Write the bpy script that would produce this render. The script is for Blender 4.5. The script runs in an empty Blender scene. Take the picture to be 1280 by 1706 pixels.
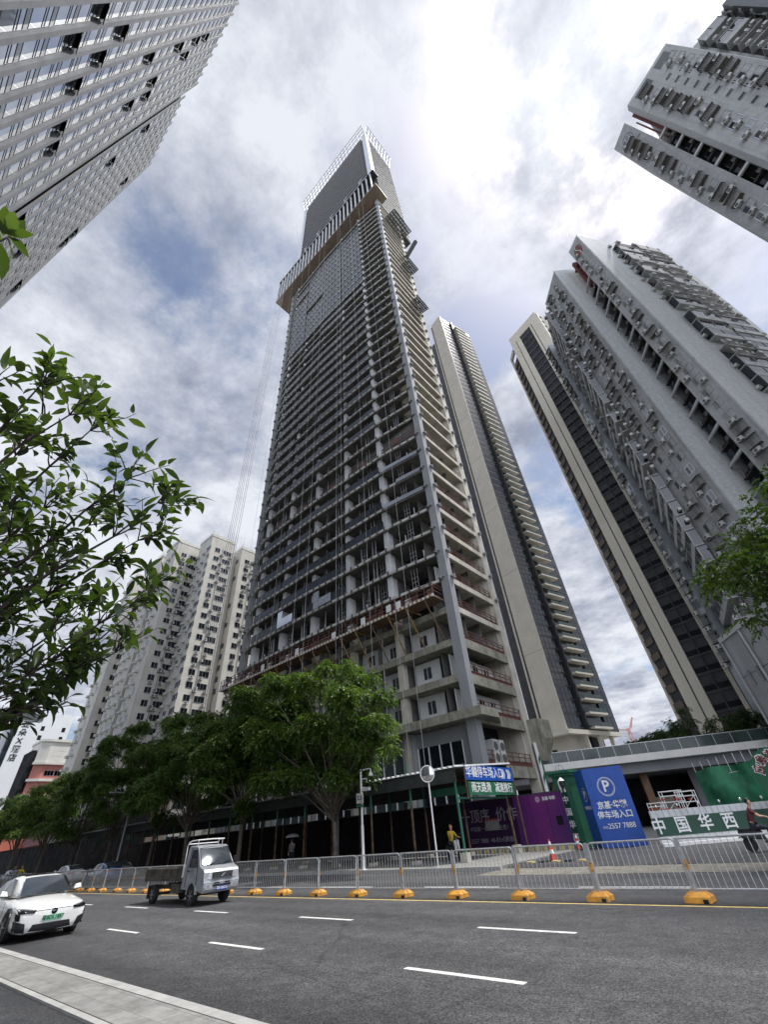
import bpy, bmesh, math, random
import numpy as np
from mathutils import Vector, Matrix
R = math.radians
random.seed(7); rng = np.random.default_rng(7)
S = bpy.context.scene
COL = S.collection

# ---------------------------------------------------------------- camera
cam = bpy.data.cameras.new('camera'); cam_o = bpy.data.objects.new('camera', cam); COL.objects.link(cam_o)
EYE = Vector((0, 0, 1.7))
RM = Matrix(((0.732431, 0.459251, 0.502627), (0.677217, -0.415348, -0.607341), (-0.070157, 0.785223, -0.615226)))
cam.sensor_fit = 'VERTICAL'; cam.sensor_height = 36.0; cam.sensor_width = 27.0
FPX = 684.0
cam.lens = FPX / 1706 * 36.0
cam.clip_start = 0.05; cam.clip_end = 6000
cam_o.matrix_world = Matrix.Translation(EYE) @ RM.to_4x4()
S.camera = cam_o
S.render.resolution_x = 769; S.render.resolution_y = 1024

# ---------------------------------------------------------------- sky and sun
SUN_AZ, SUN_EL = R(44), R(66)
SUN_DIR = Vector((math.sin(SUN_AZ)*math.cos(SUN_EL), math.cos(SUN_AZ)*math.cos(SUN_EL), math.sin(SUN_EL)))
W = bpy.data.worlds.new('World'); S.world = W; W.use_nodes = True
nt = W.node_tree; nt.nodes.clear()
def N(t, **kw):
    n = nt.nodes.new(t)
    for k, v in kw.items(): setattr(n, k, v)
    return n
def L(a, b): nt.links.new(a, b)
def math_n(op, a, b=None, clamp=False):
    n = N('ShaderNodeMath', operation=op); n.use_clamp = clamp
    for i, x in enumerate((a, b)):
        if x is None: continue
        if isinstance(x, (int, float)): n.inputs[i].default_value = x
        else: L(x, n.inputs[i])
    return n.outputs[0]
out = N('ShaderNodeOutputWorld'); tc = N('ShaderNodeTexCoord')
sky = N('ShaderNodeTexSky'); sky.sky_type = 'NISHITA'; sky.sun_disc = False
sky.sun_elevation = SUN_EL; sky.sun_rotation = SUN_AZ; sky.altitude = 20; sky.air_density = 1.0; sky.dust_density = 2.0; sky.ozone_density = 1.5
bg_sky = N('ShaderNodeBackground'); L(sky.outputs[0], bg_sky.inputs[0]); bg_sky.inputs[1].default_value = 0.085
sep = N('ShaderNodeSeparateXYZ'); L(tc.outputs['Generated'], sep.inputs[0])
zc = math_n('MAXIMUM', math_n('ADD', sep.outputs[2], 0.16), 0.03)
comb = N('ShaderNodeCombineXYZ'); L(math_n('DIVIDE', sep.outputs[0], zc), comb.inputs[0]); L(math_n('DIVIDE', sep.outputs[1], zc), comb.inputs[1])
def noise(scale, detail, rough, loc, dist=0.0, lac=2.0):
    mp = N('ShaderNodeMapping'); mp.inputs['Location'].default_value = loc; L(comb.outputs[0], mp.inputs[0])
    n = N('ShaderNodeTexNoise'); n.inputs['Scale'].default_value = scale; n.inputs['Detail'].default_value = detail
    n.inputs['Roughness'].default_value = rough; n.inputs['Distortion'].default_value = dist; n.inputs['Lacunarity'].default_value = lac
    L(mp.outputs[0], n.inputs['Vector']); return n.outputs[0]
n_big = noise(1.5, 9, 0.56, (3.1, 1.7, 0.4), 0.1)
n_mid = noise(3.6, 9, 0.62, (8.2, -2.1, 2.4), 0.12)
def ramp(x, *stops, interp='EASE'):
    r = N('ShaderNodeValToRGB'); r.color_ramp.interpolation = interp
    while len(r.color_ramp.elements) < len(stops): r.color_ramp.elements.new(0.5)
    for e, (p, c) in zip(r.color_ramp.elements, stops):
        e.position = p; e.color = (*c, 1) if isinstance(c, tuple) else (c, c, c, 1)
    L(x, r.inputs[0]); return r.outputs[0]
# gaps in the cloud deck: a few clear patches that the weather left open
def patch(az, el, width, strength):
    d = Vector((math.sin(R(az))*math.cos(R(el)), math.cos(R(az))*math.cos(R(el)), math.sin(R(el))))
    vm = N('ShaderNodeVectorMath', operation='DOT_PRODUCT'); L(tc.outputs['Generated'], vm.inputs[0]); vm.inputs[1].default_value = d
    c0 = math.cos(R(width))
    t = math_n('DIVIDE', math_n('SUBTRACT', vm.outputs['Value'], c0), 1-c0, clamp=False)
    return math_n('MULTIPLY', math_n('MAXIMUM', t, 0.0), strength)
gap = None
for p in [(-74, 58, 11, 0.045), (-92, 60, 9, 0.05), (-67, 44, 7, 0.08), (-9, 58, 8, 0.12), (-14, 56, 6, 0.10), (-40, 62, 7, 0.03)]:
    v = patch(*p); gap = v if gap is None else math_n('ADD', gap, v)
dens = math_n('ADD', math_n('MULTIPLY', n_big, 0.5), math_n('MULTIPLY', n_mid, 0.5))
cover = ramp(math_n('SUBTRACT', dens, gap), (0.36, 0.0), (0.50, 1.0))
# cloud brightness: thick bellies greyer, edges and the part round the sun brighter
vs = N('ShaderNodeVectorMath', operation='DOT_PRODUCT'); L(tc.outputs['Generated'], vs.inputs[0]); vs.inputs[1].default_value = SUN_DIR
glow = math_n('POWER', math_n('MAXIMUM', vs.outputs['Value'], 0.0), 30.0)
n_shade = noise(2.7, 10, 0.60, (-4.0, 6.3, 1.0), 0.15)
n_fine = noise(5.5, 10, 0.66, (2.2, 9.1, 3.0), 0.1)
shade = ramp(math_n('ADD', math_n('MULTIPLY', n_shade, 0.60), math_n('MULTIPLY', n_fine, 0.40)), (0.38, (0.20, 0.222, 0.28)), (0.48, (0.345, 0.366, 0.425)), (0.575, (0.50, 0.52, 0.565)), interp='LINEAR')
cl = N('ShaderNodeMix', data_type='RGBA', blend_type='ADD'); cl.inputs[0].default_value = 1.0
L(shade, cl.inputs[6])
gl = N('ShaderNodeMix', data_type='RGBA', blend_type='MULTIPLY'); gl.inputs[0].default_value = 1.0
gl.inputs[6].default_value = (0.13, 0.13, 0.125, 1); L(glow, gl.inputs[7]); L(gl.outputs[2], cl.inputs[7])
# added light: unseen sky behind the camera brightened for the walls facing it
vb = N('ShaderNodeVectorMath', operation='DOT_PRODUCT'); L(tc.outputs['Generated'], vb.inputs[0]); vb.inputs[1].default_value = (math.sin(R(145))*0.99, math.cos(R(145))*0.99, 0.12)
back_fill = ramp(vb.outputs['Value'], (0.30, 1.0), (0.80, 3.6))
bg_cl = N('ShaderNodeBackground'); L(cl.outputs[2], bg_cl.inputs[0]); L(back_fill, bg_cl.inputs[1])
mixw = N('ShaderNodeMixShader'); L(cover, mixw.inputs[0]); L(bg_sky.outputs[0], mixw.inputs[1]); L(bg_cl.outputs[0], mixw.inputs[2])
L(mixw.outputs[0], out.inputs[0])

sun = bpy.data.lights.new('sun', 'SUN'); sun.energy = 3.0; sun.angle = R(5); sun.color = (1.0, 0.975, 0.94)
sun_o = bpy.data.objects.new('sun', sun); COL.objects.link(sun_o)
sun_o.rotation_euler = (-SUN_DIR).to_track_quat('-Z', 'Y').to_euler(); sun_o.location = (30, 30, 400)
S.view_settings.view_transform = 'Standard'; S.view_settings.look = 'None'
S.view_settings.exposure = 0.74; S.view_settings.gamma = 1.0

# ---------------------------------------------------------------- helpers
def ray(px, py):
    return (RM @ Vector((px-640, 853-py, -FPX))).normalized()
def on_y(px, py, Y): d = ray(px, py); return EYE + d*(Y/d.y)
def on_z(px, py, z=0.0): d = ray(px, py); return EYE + d*((z-1.7)/d.z)
def pol(az, D): return (math.sin(R(az))*D, math.cos(R(az))*D)

MATS = {}
def M(name, base, rough=0.7, metal=0.0, var=0.12, scale=2.0, bump=0.0, bscale=40.0, streak=0.0, sscale=0.5, streak_col=(0.05, 0.045, 0.04), spec=0.5, dark=None, obj=False, emit=None):
    """procedural surface: base colour broken up by noise, optional vertical rain streaks and a fine bump"""
    m = bpy.data.materials.new(name); m.use_nodes = True; t = m.node_tree; t.nodes.clear()
    def n(ty, **kw):
        x = t.nodes.new(ty)
        for k, v in kw.items(): setattr(x, k, v)
        return x
    l = t.links.new
    o = n('ShaderNodeOutputMaterial'); b = n('ShaderNodeBsdfPrincipled'); l(b.outputs[0], o.inputs[0])
    b.inputs['Roughness'].default_value = rough; b.inputs['Metallic'].default_value = metal
    b.inputs['Specular IOR Level'].default_value = spec
    if obj: pos = n('ShaderNodeTexCoord').outputs['Object']
    else: pos = n('ShaderNodeNewGeometry').outputs['Position']
    nz = n('ShaderNodeTexNoise'); nz.inputs['Scale'].default_value = scale; nz.inputs['Detail'].default_value = 5; nz.inputs['Roughness'].default_value = 0.6
    l(pos, nz.inputs['Vector'])
    cr = n('ShaderNodeValToRGB'); cr.color_ramp.elements[0].position = 0.3; cr.color_ramp.elements[1].position = 0.7
    d = dark or tuple(c*(1-2*var) for c in base)
    cr.color_ramp.elements[0].color = (*d, 1); cr.color_ramp.elements[1].color = (*[min(1, c*(1+var)) for c in base], 1)
    l(nz.outputs[0], cr.inputs[0]); c = cr.outputs[0]
    if streak:
        mp = n('ShaderNodeMapping'); mp.inputs['Scale'].default_value = (sscale, sscale, sscale*0.045); l(pos, mp.inputs[0])
        n2 = n('ShaderNodeTexNoise'); n2.inputs['Scale'].default_value = 1.0; n2.inputs['Detail'].default_value = 7; n2.inputs['Roughness'].default_value = 0.7; l(mp.outputs[0], n2.inputs['Vector'])
        r2 = n('ShaderNodeValToRGB'); r2.color_ramp.elements[0].position = 0.48; r2.color_ramp.elements[1].position = 0.78
        r2.color_ramp.elements[0].color = (0, 0, 0, 1); r2.color_ramp.elements[1].color = (streak, streak, streak, 1); l(n2.outputs[0], r2.inputs[0])
        mx = n('ShaderNodeMix', data_type='RGBA'); l(r2.outputs[0], mx.inputs[0]); l(c, mx.inputs[6]); mx.inputs[7].default_value = (*streak_col, 1); c = mx.outputs[2]
    l(c, b.inputs['Base Color'])
    if bump:
        n3 = n('ShaderNodeTexNoise'); n3.inputs['Scale'].default_value = bscale; n3.inputs['Detail'].default_value = 3; l(pos, n3.inputs['Vector'])
        bp = n('ShaderNodeBump'); bp.inputs['Strength'].default_value = bump; bp.inputs['Distance'].default_value = 0.02; l(n3.outputs[0], bp.inputs['Height']); l(bp.outputs[0], b.inputs['Normal'])
    if emit:
        b.inputs['Emission Color'].default_value = (*emit[:3], 1); b.inputs['Emission Strength'].default_value = emit[3]
    MATS[name] = m
    return m

class MB:
    """collects faces and links them as ONE mesh object"""
    def __init__(s): s.v = []; s.f = []; s.m = []
    def add(s, vs, fs, mi=0):
        o = len(s.v); s.v.extend([tuple(p) for p in vs]); s.f.extend([tuple(i+o for i in f) for f in fs]); s.m.extend([mi]*len(fs)); return s
    def hexa(s, p, mi=0):      # p: 4 bottom ccw, 4 top ccw
        return s.add(p, [(3, 2, 1, 0), (4, 5, 6, 7), (0, 1, 5, 4), (1, 2, 6, 5), (2, 3, 7, 6), (3, 0, 4, 7)], mi)
    def box(s, x0, x1, y0, y1, z0, z1, mi=0):
        return s.hexa([(x0, y0, z0), (x1, y0, z0), (x1, y1, z0), (x0, y1, z0), (x0, y0, z1), (x1, y0, z1), (x1, y1, z1), (x0, y1, z1)], mi)
    def quad(s, a, b, c, d, mi=0): return s.add([a, b, c, d], [(0, 1, 2, 3)], mi)
    def prism(s, poly, z0, z1, mi=0, cap=True):
        n = len(poly); vs = [(x, y, z0) for x, y in poly]+[(x, y, z1) for x, y in poly]
        fs = [(i, (i+1) % n, n+(i+1) % n, n+i) for i in range(n)]
        if cap: fs += [tuple(range(n-1, -1, -1)), tuple(range(n, 2*n))]
        return s.add(vs, fs, mi)
    def tube(s, pts, r, n=8, mi=0, r1=None, cap=True):
        pts = [Vector(p) for p in pts]; k = len(pts); o = len(s.v); prev = None
        for i, p in enumerate(pts):
            d = (pts[min(i+1, k-1)]-pts[max(i-1, 0)])
            if d.length < 1e-9: d = Vector((0, 0, 1))
            d.normalize()
            if prev is None:
                a = d.orthogonal().normalized()
            else:
                a = (prev-d*prev.dot(d)); a = a.normalized() if a.length > 1e-6 else d.orthogonal().normalized()
            prev = a; b = d.cross(a)
            rr = r if r1 is None else r+(r1-r)*i/max(1, k-1)
            if isinstance(r, (list, tuple)): rr = r[i]
            for j in range(n):
                t = 2*math.pi*j/n; s.v.append(tuple(p+(a*math.cos(t)+b*math.sin(t))*rr))
        for i in range(k-1):
            for j in range(n):
                s.f.append((o+i*n+j, o+i*n+(j+1) % n, o+(i+1)*n+(j+1) % n, o+(i+1)*n+j)); s.m.append(mi)
        if cap:
            s.f.append(tuple(o+j for j in range(n-1, -1, -1))); s.m.append(mi)
            s.f.append(tuple(o+(k-1)*n+j for j in range(n))); s.m.append(mi)
        return s
    def bar(s, a, b, w, h=None, mi=0):   # rectangular bar from a to b
        a = Vector(a); b = Vector(b); d = (b-a).normalized(); h = h or w
        u = d.cross(Vector((0, 0, 1)))
        u = u.normalized() if u.length > 1e-4 else Vector((1, 0, 0))
        v = u.cross(d); u = u*w/2; v = v*h/2
        return s.hexa([a-u-v, a+u-v, a+u+v, a-u+v, b-u-v, b+u-v, b+u+v, b-u+v], mi)
    def sphere(s, c, r, nu=12, nv=8, mi=0, sc=(1, 1, 1)):
        o = len(s.v)
        for i in range(nv+1):
            th = math.pi*i/nv
            for j in range(nu):
                ph = 2*math.pi*j/nu
                s.v.append((c[0]+r*sc[0]*math.sin(th)*math.cos(ph), c[1]+r*sc[1]*math.sin(th)*math.sin(ph), c[2]+r*sc[2]*math.cos(th)))
        for i in range(nv):
            for j in range(nu):
                s.f.append((o+i*nu+j, o+(i+1)*nu+j, o+(i+1)*nu+(j+1) % nu, o+i*nu+(j+1) % nu)); s.m.append(mi)
        return s
    def lathe(s, c, prof, n=16, axis='z', mi=0):
        o = len(s.v); k = len(prof)
        for r, h in prof:
            for j in range(n):
                t = 2*math.pi*j/n; x, y = r*math.cos(t), r*math.sin(t)
                if axis == 'z': p = (c[0]+x, c[1]+y, c[2]+h)
                elif axis == 'y': p = (c[0]+x, c[1]+h, c[2]+y)
                else: p = (c[0]+h, c[1]+x, c[2]+y)
                s.v.append(p)
        for i in range(k-1):
            for j in range(n):
                s.f.append((o+i*n+j, o+i*n+(j+1) % n, o+(i+1)*n+(j+1) % n, o+(i+1)*n+j)); s.m.append(mi)
        s.f.append(tuple(o+j for j in range(n-1, -1, -1))); s.m.append(mi)
        s.f.append(tuple(o+(k-1)*n+j for j in range(n))); s.m.append(mi)
        return s
    def mesh(s, name, mats):
        me = bpy.data.meshes.new(name); me.from_pydata(s.v, [], s.f)
        for m in (mats if isinstance(mats, (list, tuple)) else [mats]): me.materials.append(MATS[m] if isinstance(m, str) else m)
        if any(s.m): me.polygons.foreach_set('material_index', s.m)
        me.update(); return me
    def build(s, name, mats, parent=None, smooth=False, local=False, bevel=0.0, subsurf=0):
        if parent is not None and not local:
            base = Vector((0, 0, 0)); p = parent
            while p is not None: base += p.location; p = p.parent
            s.v = [(x-base.x, y-base.y, z-base.z) for x, y, z in s.v]
        me = s.mesh(name, mats); o = bpy.data.objects.new(name, me); COL.objects.link(o)
        if parent is not None: o.parent = parent
        if smooth:
            me.polygons.foreach_set('use_smooth', [True]*len(me.polygons))
        if bevel:
            b = o.modifiers.new('bevel', 'BEVEL'); b.width = bevel; b.segments = 2; b.limit_method = 'ANGLE'; b.angle_limit = R(40)
        if subsurf:
            b = o.modifiers.new('subsurf', 'SUBSURF'); b.levels = subsurf; b.render_levels = subsurf
        return o

def thing(name, label, cat, loc=(0, 0, 0), rotz=0.0, group=None):
    o = bpy.data.objects.new(name, None); COL.objects.link(o); o.location = loc; o.rotation_euler = (0, 0, rotz)
    o.empty_display_size = 0.3
    o['label'] = label; o['category'] = cat
    if group: o['group'] = group
    return o
def tag(o, label, cat, group=None):
    o['label'] = label; o['category'] = cat
    if group: o['group'] = group
    return o
def struct(name, mb, mats, kind='structure'):
    o = mb.build(name, mats); o['kind'] = kind; return o
def copy_tree(o, parent=None, keep=True):
    c = o.copy(); COL.objects.link(c)
    if parent is not None: c.parent = parent
    for ch in list(o.children): copy_tree(ch, c)
    return c

class Face:
    """a facade frame: u runs along the wall, d outwards, z up"""
    def __init__(s, p0, p1, out=None):
        s.o = Vector((p0[0], p0[1], 0)); e = Vector((p1[0]-p0[0], p1[1]-p0[1], 0)); s.w = e.length; s.u = e.normalized()
        n = Vector((s.u.y, -s.u.x, 0))
        if out is None:        # outwards = towards the street camera
            mid = s.o+e*0.5
            if n.dot(Vector((0, 0, 0))-mid) < 0: n = -n
        elif n.dot(Vector((out[0], out[1], 0))) < 0: n = -n
        s.n = n; s.az = math.atan2(n.x, n.y)
    def p(s, u, d, z): v = s.o+s.u*u+s.n*d; return (v.x, v.y, z)
    def box(s, mb, u0, u1, d0, d1, z0, z1, mi=0):
        q = [s.p(u0, d0, z0), s.p(u1, d0, z0), s.p(u1, d1, z0), s.p(u0, d1, z0), s.p(u0, d0, z1), s.p(u1, d0, z1), s.p(u1, d1, z1), s.p(u0, d1, z1)]
        return mb.hexa(q, mi)
    def place(s, u, d, z): v = s.o+s.u*u+s.n*d; return (v.x, v.y, z, math.pi-s.az)

def instances(parent, name, tmpl, mats, placements, limit=100, jitter=None):
    """copies of one template mesh (local x along wall, -y outwards) as parts; the nearest `limit` singly, the rest as one stuff part"""
    base = parent.location if parent else Vector((0, 0, 0))
    pl = sorted(placements, key=lambda p: (Vector(p[:3])-EYE).length)
    me = tmpl.mesh(name, mats)
    res = []
    for x, y, z, a in pl[:limit]:
        o = bpy.data.objects.new(name, me); COL.objects.link(o); o.parent = parent
        o.location = (x-base.x, y-base.y, z-base.z); o.rotation_euler = (0, 0, a); res.append(o)
    rest = pl[limit:]
    if rest:
        big = MB(); V = np.array(tmpl.v)
        for x, y, z, a in rest:
            c, sn = math.cos(a), math.sin(a)
            P = np.stack([V[:, 0]*c-V[:, 1]*sn+x, V[:, 0]*sn+V[:, 1]*c+y, V[:, 2]+z], 1)
            off = len(big.v); big.v.extend(map(tuple, P)); big.f.extend([tuple(i+off for i in f) for f in tmpl.f]); big.m.extend(tmpl.m)
        o = big.build(name, mats, parent); o['kind'] = 'stuff'
    return res

def text(s, size, loc, az, mat, parent=None, name='lettering', thick=0.006, bold=0.0, align='CENTER', tilt=0.0, sx=1.0, flat=False, spacing=1.0, local=False):
    """lettering standing on a wall whose outward normal has azimuth az (radians); becomes a mesh"""
    cu = bpy.data.curves.new(name, 'FONT'); cu.body = s; cu.size = size; cu.extrude = thick; cu.offset = bold; cu.resolution_u = 3
    cu.align_x = align; cu.align_y = 'CENTER'; cu.space_character = spacing
    t = bpy.data.objects.new(name, cu); COL.objects.link(t)
    dg = bpy.context.evaluated_depsgraph_get(); me = bpy.data.meshes.new_from_object(t.evaluated_get(dg))
    bpy.data.objects.remove(t); bpy.data.curves.remove(cu)
    me.materials.clear(); me.materials.append(MATS[mat])
    mw = Matrix.Translation(Vector(loc)) @ Matrix.Rotation(math.pi-az, 4, 'Z') @ Matrix.Rotation(math.pi/2, 4, 'X') @ Matrix.Rotation(tilt, 4, 'Z') @ Matrix.Diagonal((sx, 1, 1, 1))
    base = Vector((0, 0, 0)); p = parent
    if not local:
        while p is not None: base += p.location; p = p.parent
    me.transform(Matrix.Translation(-base) @ mw)
    o = bpy.data.objects.new(name, me); COL.objects.link(o)
    if parent is not None: o.parent = parent
    return o

# ---------------------------------------------------------------- materials
M('concrete', (0.30, 0.295, 0.28), 0.85, var=0.16, scale=0.9, bump=0.15, bscale=14, streak=0.55, sscale=1.6)
M('concrete_pale', (0.48, 0.45, 0.385), 0.85, var=0.14, scale=0.7, bump=0.12, bscale=12, streak=0.5, sscale=1.3, streak_col=(0.10, 0.085, 0.06))
M('concrete_grey', (0.27, 0.28, 0.29), 0.8, var=0.08, scale=0.35, bump=0.08, bscale=10, streak=0.25, sscale=0.5)
M('concrete_mossy', (0.27, 0.26, 0.21), 0.9, var=0.2, scale=1.2, bump=0.2, bscale=9, streak=0.85, sscale=2.6, streak_col=(0.03, 0.03, 0.022))
M('slab_edge', (0.55, 0.54, 0.50), 0.8, var=0.16, scale=1.1, streak=0.4, sscale=1.5)
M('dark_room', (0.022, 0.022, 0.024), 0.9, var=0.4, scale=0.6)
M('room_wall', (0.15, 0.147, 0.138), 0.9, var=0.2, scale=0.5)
M('white_wall', (0.62, 0.63, 0.63), 0.7, var=0.06, scale=0.8, streak=0.15, sscale=1.5)
M('pier_white', (0.60, 0.605, 0.615), 0.7, var=0.12, scale=0.5, streak=0.3, sscale=1.5)
M('steel', (0.48, 0.49, 0.50), 0.42, 0.85, var=0.08, scale=6)
M('steel_dark', (0.10, 0.105, 0.11), 0.5, 0.5, var=0.15, scale=4)
M('galvanised', (0.50, 0.51, 0.52), 0.5, 0.55, var=0.14, scale=9)
M('alu', (0.62, 0.65, 0.70), 0.28, 0.9, var=0.05, scale=0.6)
M('louver', (0.55, 0.55, 0.56), 0.45, 0.6, var=0.06, scale=0.5)
M('ceiling', (0.11, 0.106, 0.098), 0.9, var=0.3, scale=0.6)  # dark plate under the slabs, interior shade put into the colour
M('soffit', (0.22, 0.17, 0.125), 0.6, var=0.12, scale=0.7)
M('glass_blue', (0.030, 0.038, 0.054), 0.22, 0.0, var=0.4, scale=0.25, spec=0.28)
M('glass_dark', (0.014, 0.017, 0.021), 0.07, 0.0, var=0.3, scale=0.4, spec=0.7)
M('glass_sky', (0.50, 0.53, 0.57), 0.05, 0.95, var=0.1, scale=0.15, spec=0.8)
M('glass_green', (0.10, 0.13, 0.13), 0.10, 0.25, var=0.15, scale=0.5, spec=0.8)
M('red_frame', (0.13, 0.055, 0.045), 0.6, var=0.2, scale=3)
M('scaffold_orange', (0.30, 0.19, 0.085), 0.6, var=0.25, scale=4)
M('scaffold_rust', (0.16, 0.10, 0.065), 0.75, var=0.25, scale=5)
M('rope', (0.45, 0.45, 0.45), 0.8, var=0.1)
M('beige_panel', (0.58, 0.545, 0.46), 0.6, var=0.06, scale=0.15)
M('beige_rib', (0.64, 0.60, 0.51), 0.6, var=0.05, scale=0.3)
M('pale_slab', (0.66, 0.63, 0.55), 0.6, var=0.06, scale=0.4)
M('dark_panel', (0.055, 0.055, 0.06), 0.45, 0.2, var=0.2, scale=0.5)
M('brown_soffit', (0.13, 0.105, 0.085), 0.7, var=0.2, scale=0.4)
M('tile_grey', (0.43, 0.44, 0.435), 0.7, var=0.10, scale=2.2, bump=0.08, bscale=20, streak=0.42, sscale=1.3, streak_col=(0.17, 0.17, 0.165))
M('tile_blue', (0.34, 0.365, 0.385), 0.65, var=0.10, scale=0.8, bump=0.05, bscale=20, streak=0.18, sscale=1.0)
M('tile_shade', (0.35, 0.355, 0.355), 0.75, var=0.10, scale=1.6, streak=0.5, sscale=1.6, streak_col=(0.11, 0.105, 0.10))  # darker copy of the grey tile, shade of averted faces put into the colour
M('tile_trim', (0.45, 0.46, 0.46), 0.6, var=0.08, scale=1)
M('brick_red', (0.17, 0.055, 0.05), 0.8, var=0.15, scale=2)
M('cage', (0.33, 0.33, 0.32), 0.5, 0.5, var=0.2, scale=5)
M('cage_rust', (0.15, 0.14, 0.13), 0.7, 0.3, var=0.3, scale=5)
M('ac_white', (0.52, 0.52, 0.50), 0.55, var=0.16, scale=2.5, streak=0.3, sscale=4)
M('ac_grille', (0.09, 0.09, 0.09), 0.6, var=0.2, scale=5)
M('cream_wall', (0.56, 0.54, 0.49), 0.8, var=0.07, scale=0.35, streak=0.42, sscale=0.8, streak_col=(0.20, 0.17, 0.13))
M('cream_light', (0.64, 0.63, 0.59), 0.8, var=0.06, scale=0.35, streak=0.25, sscale=0.8, streak_col=(0.28, 0.25, 0.20))
M('hotel_white', (0.66, 0.68, 0.70), 0.7, var=0.04, scale=0.1)
M('pink_wall', (0.42, 0.17, 0.14), 0.8, var=0.1, scale=0.3)
M('glass_grey', (0.24, 0.25, 0.27), 0.12, 0.8, var=0.1, scale=0.2)
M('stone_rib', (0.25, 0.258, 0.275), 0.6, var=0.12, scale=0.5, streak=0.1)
M('spandrel', (0.22, 0.225, 0.235), 0.4, 0.2, var=0.1, scale=0.5)
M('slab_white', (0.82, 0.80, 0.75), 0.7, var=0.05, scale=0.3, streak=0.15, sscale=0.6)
M('asphalt_base', (0.05, 0.05, 0.052), 0.85)
M('kerb_stone', (0.36, 0.355, 0.34), 0.8, var=0.12, scale=3, bump=0.15, bscale=60)
M('paint_white', (0.74, 0.74, 0.71), 0.7, var=0.05, scale=9, dark=(0.42, 0.42, 0.41))
M('paint_yellow', (0.62, 0.47, 0.17), 0.7, var=0.15, scale=6)
M('dirt', (0.20, 0.185, 0.155), 0.95, var=0.25, scale=2.2, bump=0.3, bscale=25)
M('orange_plastic', (0.74, 0.34, 0.035), 0.55, var=0.10, scale=5, dark=(0.40, 0.20, 0.05))
M('orange_worn', (0.55, 0.30, 0.07), 0.7, var=0.3, scale=12)
M('blue_sign', (0.008, 0.075, 0.38), 0.45, var=0.10, scale=1.3, streak=0.35, sscale=2.5, streak_col=(0.03, 0.09, 0.30))
M('green_sign', (0.014, 0.12, 0.062), 0.55, var=0.15, scale=1.3, streak=0.35, sscale=2.5, streak_col=(0.03, 0.10, 0.06))
M('green_dark', (0.006, 0.055, 0.03), 0.5, var=0.15, scale=1)
M('white_paint', (0.75, 0.75, 0.74), 0.5, var=0.05, scale=3)
M('sheet_white', (0.56, 0.57, 0.57), 0.5, 0.1, var=0.08, scale=1.5, streak=0.2, sscale=5)
M('green_net', (0.010, 0.12, 0.055), 0.75, var=0.25, scale=1.2, bump=0.4, bscale=6)
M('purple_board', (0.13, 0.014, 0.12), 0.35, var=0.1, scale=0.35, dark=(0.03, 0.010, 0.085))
M('board_dark', (0.010, 0.008, 0.012), 0.8, var=0.4, scale=0.5, spec=0.2)  # boards under the walkway roof, shade put into the colour; also board joints
M('purple_shaded', (0.022, 0.006, 0.036), 0.5, var=0.2, scale=0.4, spec=0.25)  # the purple board with the walkway's shade put into its colour
M('black_roof', (0.035, 0.04, 0.038), 0.7, var=0.2, scale=2)
M('roof_sheet', (0.06, 0.065, 0.062), 0.5, 0.2, var=0.2, scale=2)
M('post_rust', (0.12, 0.075, 0.045), 0.8, var=0.4, scale=3)
M('post_green', (0.02, 0.13, 0.08), 0.5, var=0.15, scale=3)
M('bark', (0.13, 0.11, 0.085), 0.95, var=0.3, scale=6, bump=0.5, bscale=25)
M('twig', (0.055, 0.042, 0.035), 0.9, var=0.3, scale=10)
M('skin', (0.50, 0.30, 0.21), 0.55, var=0.05, scale=8, obj=True)
M('hair', (0.012, 0.011, 0.011), 0.5, var=0.2, scale=20, obj=True)
M('maroon_cloth', (0.13, 0.035, 0.045), 0.9, var=0.15, scale=8, obj=True)
M('navy_cloth', (0.018, 0.022, 0.035), 0.9, var=0.2, scale=8, obj=True)
M('yellow_cloth', (0.55, 0.40, 0.02), 0.8, var=0.15, scale=8, obj=True)
M('grey_cloth', (0.18, 0.18, 0.18), 0.9, var=0.15, scale=8, obj=True)
M('umbrella_cloth', (0.40, 0.41, 0.42), 0.7, var=0.08, scale=4, obj=True)
M('rubber', (0.018, 0.018, 0.018), 0.85, var=0.2, scale=12, obj=True)
M('black_plastic', (0.016, 0.016, 0.018), 0.4, var=0.15, scale=6, obj=True)
M('black_gloss', (0.008, 0.008, 0.010), 0.12, var=0.1, scale=6, obj=True)
M('cone_red', (0.55, 0.05, 0.03), 0.5, var=0.1, scale=6)
M('mirror_glass', (0.75, 0.76, 0.77), 0.06, 1.0, var=0.03)
M('sign_red', (0.50, 0.055, 0.025), 0.5, var=0.1, scale=1)
M('shop_red', (0.20, 0.055, 0.06), 0.6, var=0.1, scale=1)
M('shop_dark', (0.022, 0.022, 0.024), 0.9, var=0.5, scale=0.6, spec=0.15)
M('sign_orange', (0.75, 0.13, 0.03), 0.5, var=0.08, scale=1)
M('grey_house', (0.33, 0.34, 0.34), 0.75, var=0.08, scale=0.3, streak=0.15)
M('crane_red', (0.55, 0.30, 0.26), 0.7, var=0.1)
M('text_red', (0.22, 0.02, 0.03), 0.6, var=0.1)
M('text_pink', (0.80, 0.66, 0.66), 0.6, var=0.05)
M('logo_green', (0.16, 0.20, 0.215), 0.7, var=0.1, scale=1)
M('dim_text', (0.20, 0.19, 0.22), 0.6, var=0.1)
M('clear_rail', (0.055, 0.075, 0.07), 0.12, 0.0, var=0.2, scale=0.5, spec=0.35)
M('wood_clad', (0.20, 0.12, 0.065), 0.7, var=0.2, scale=1)
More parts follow.
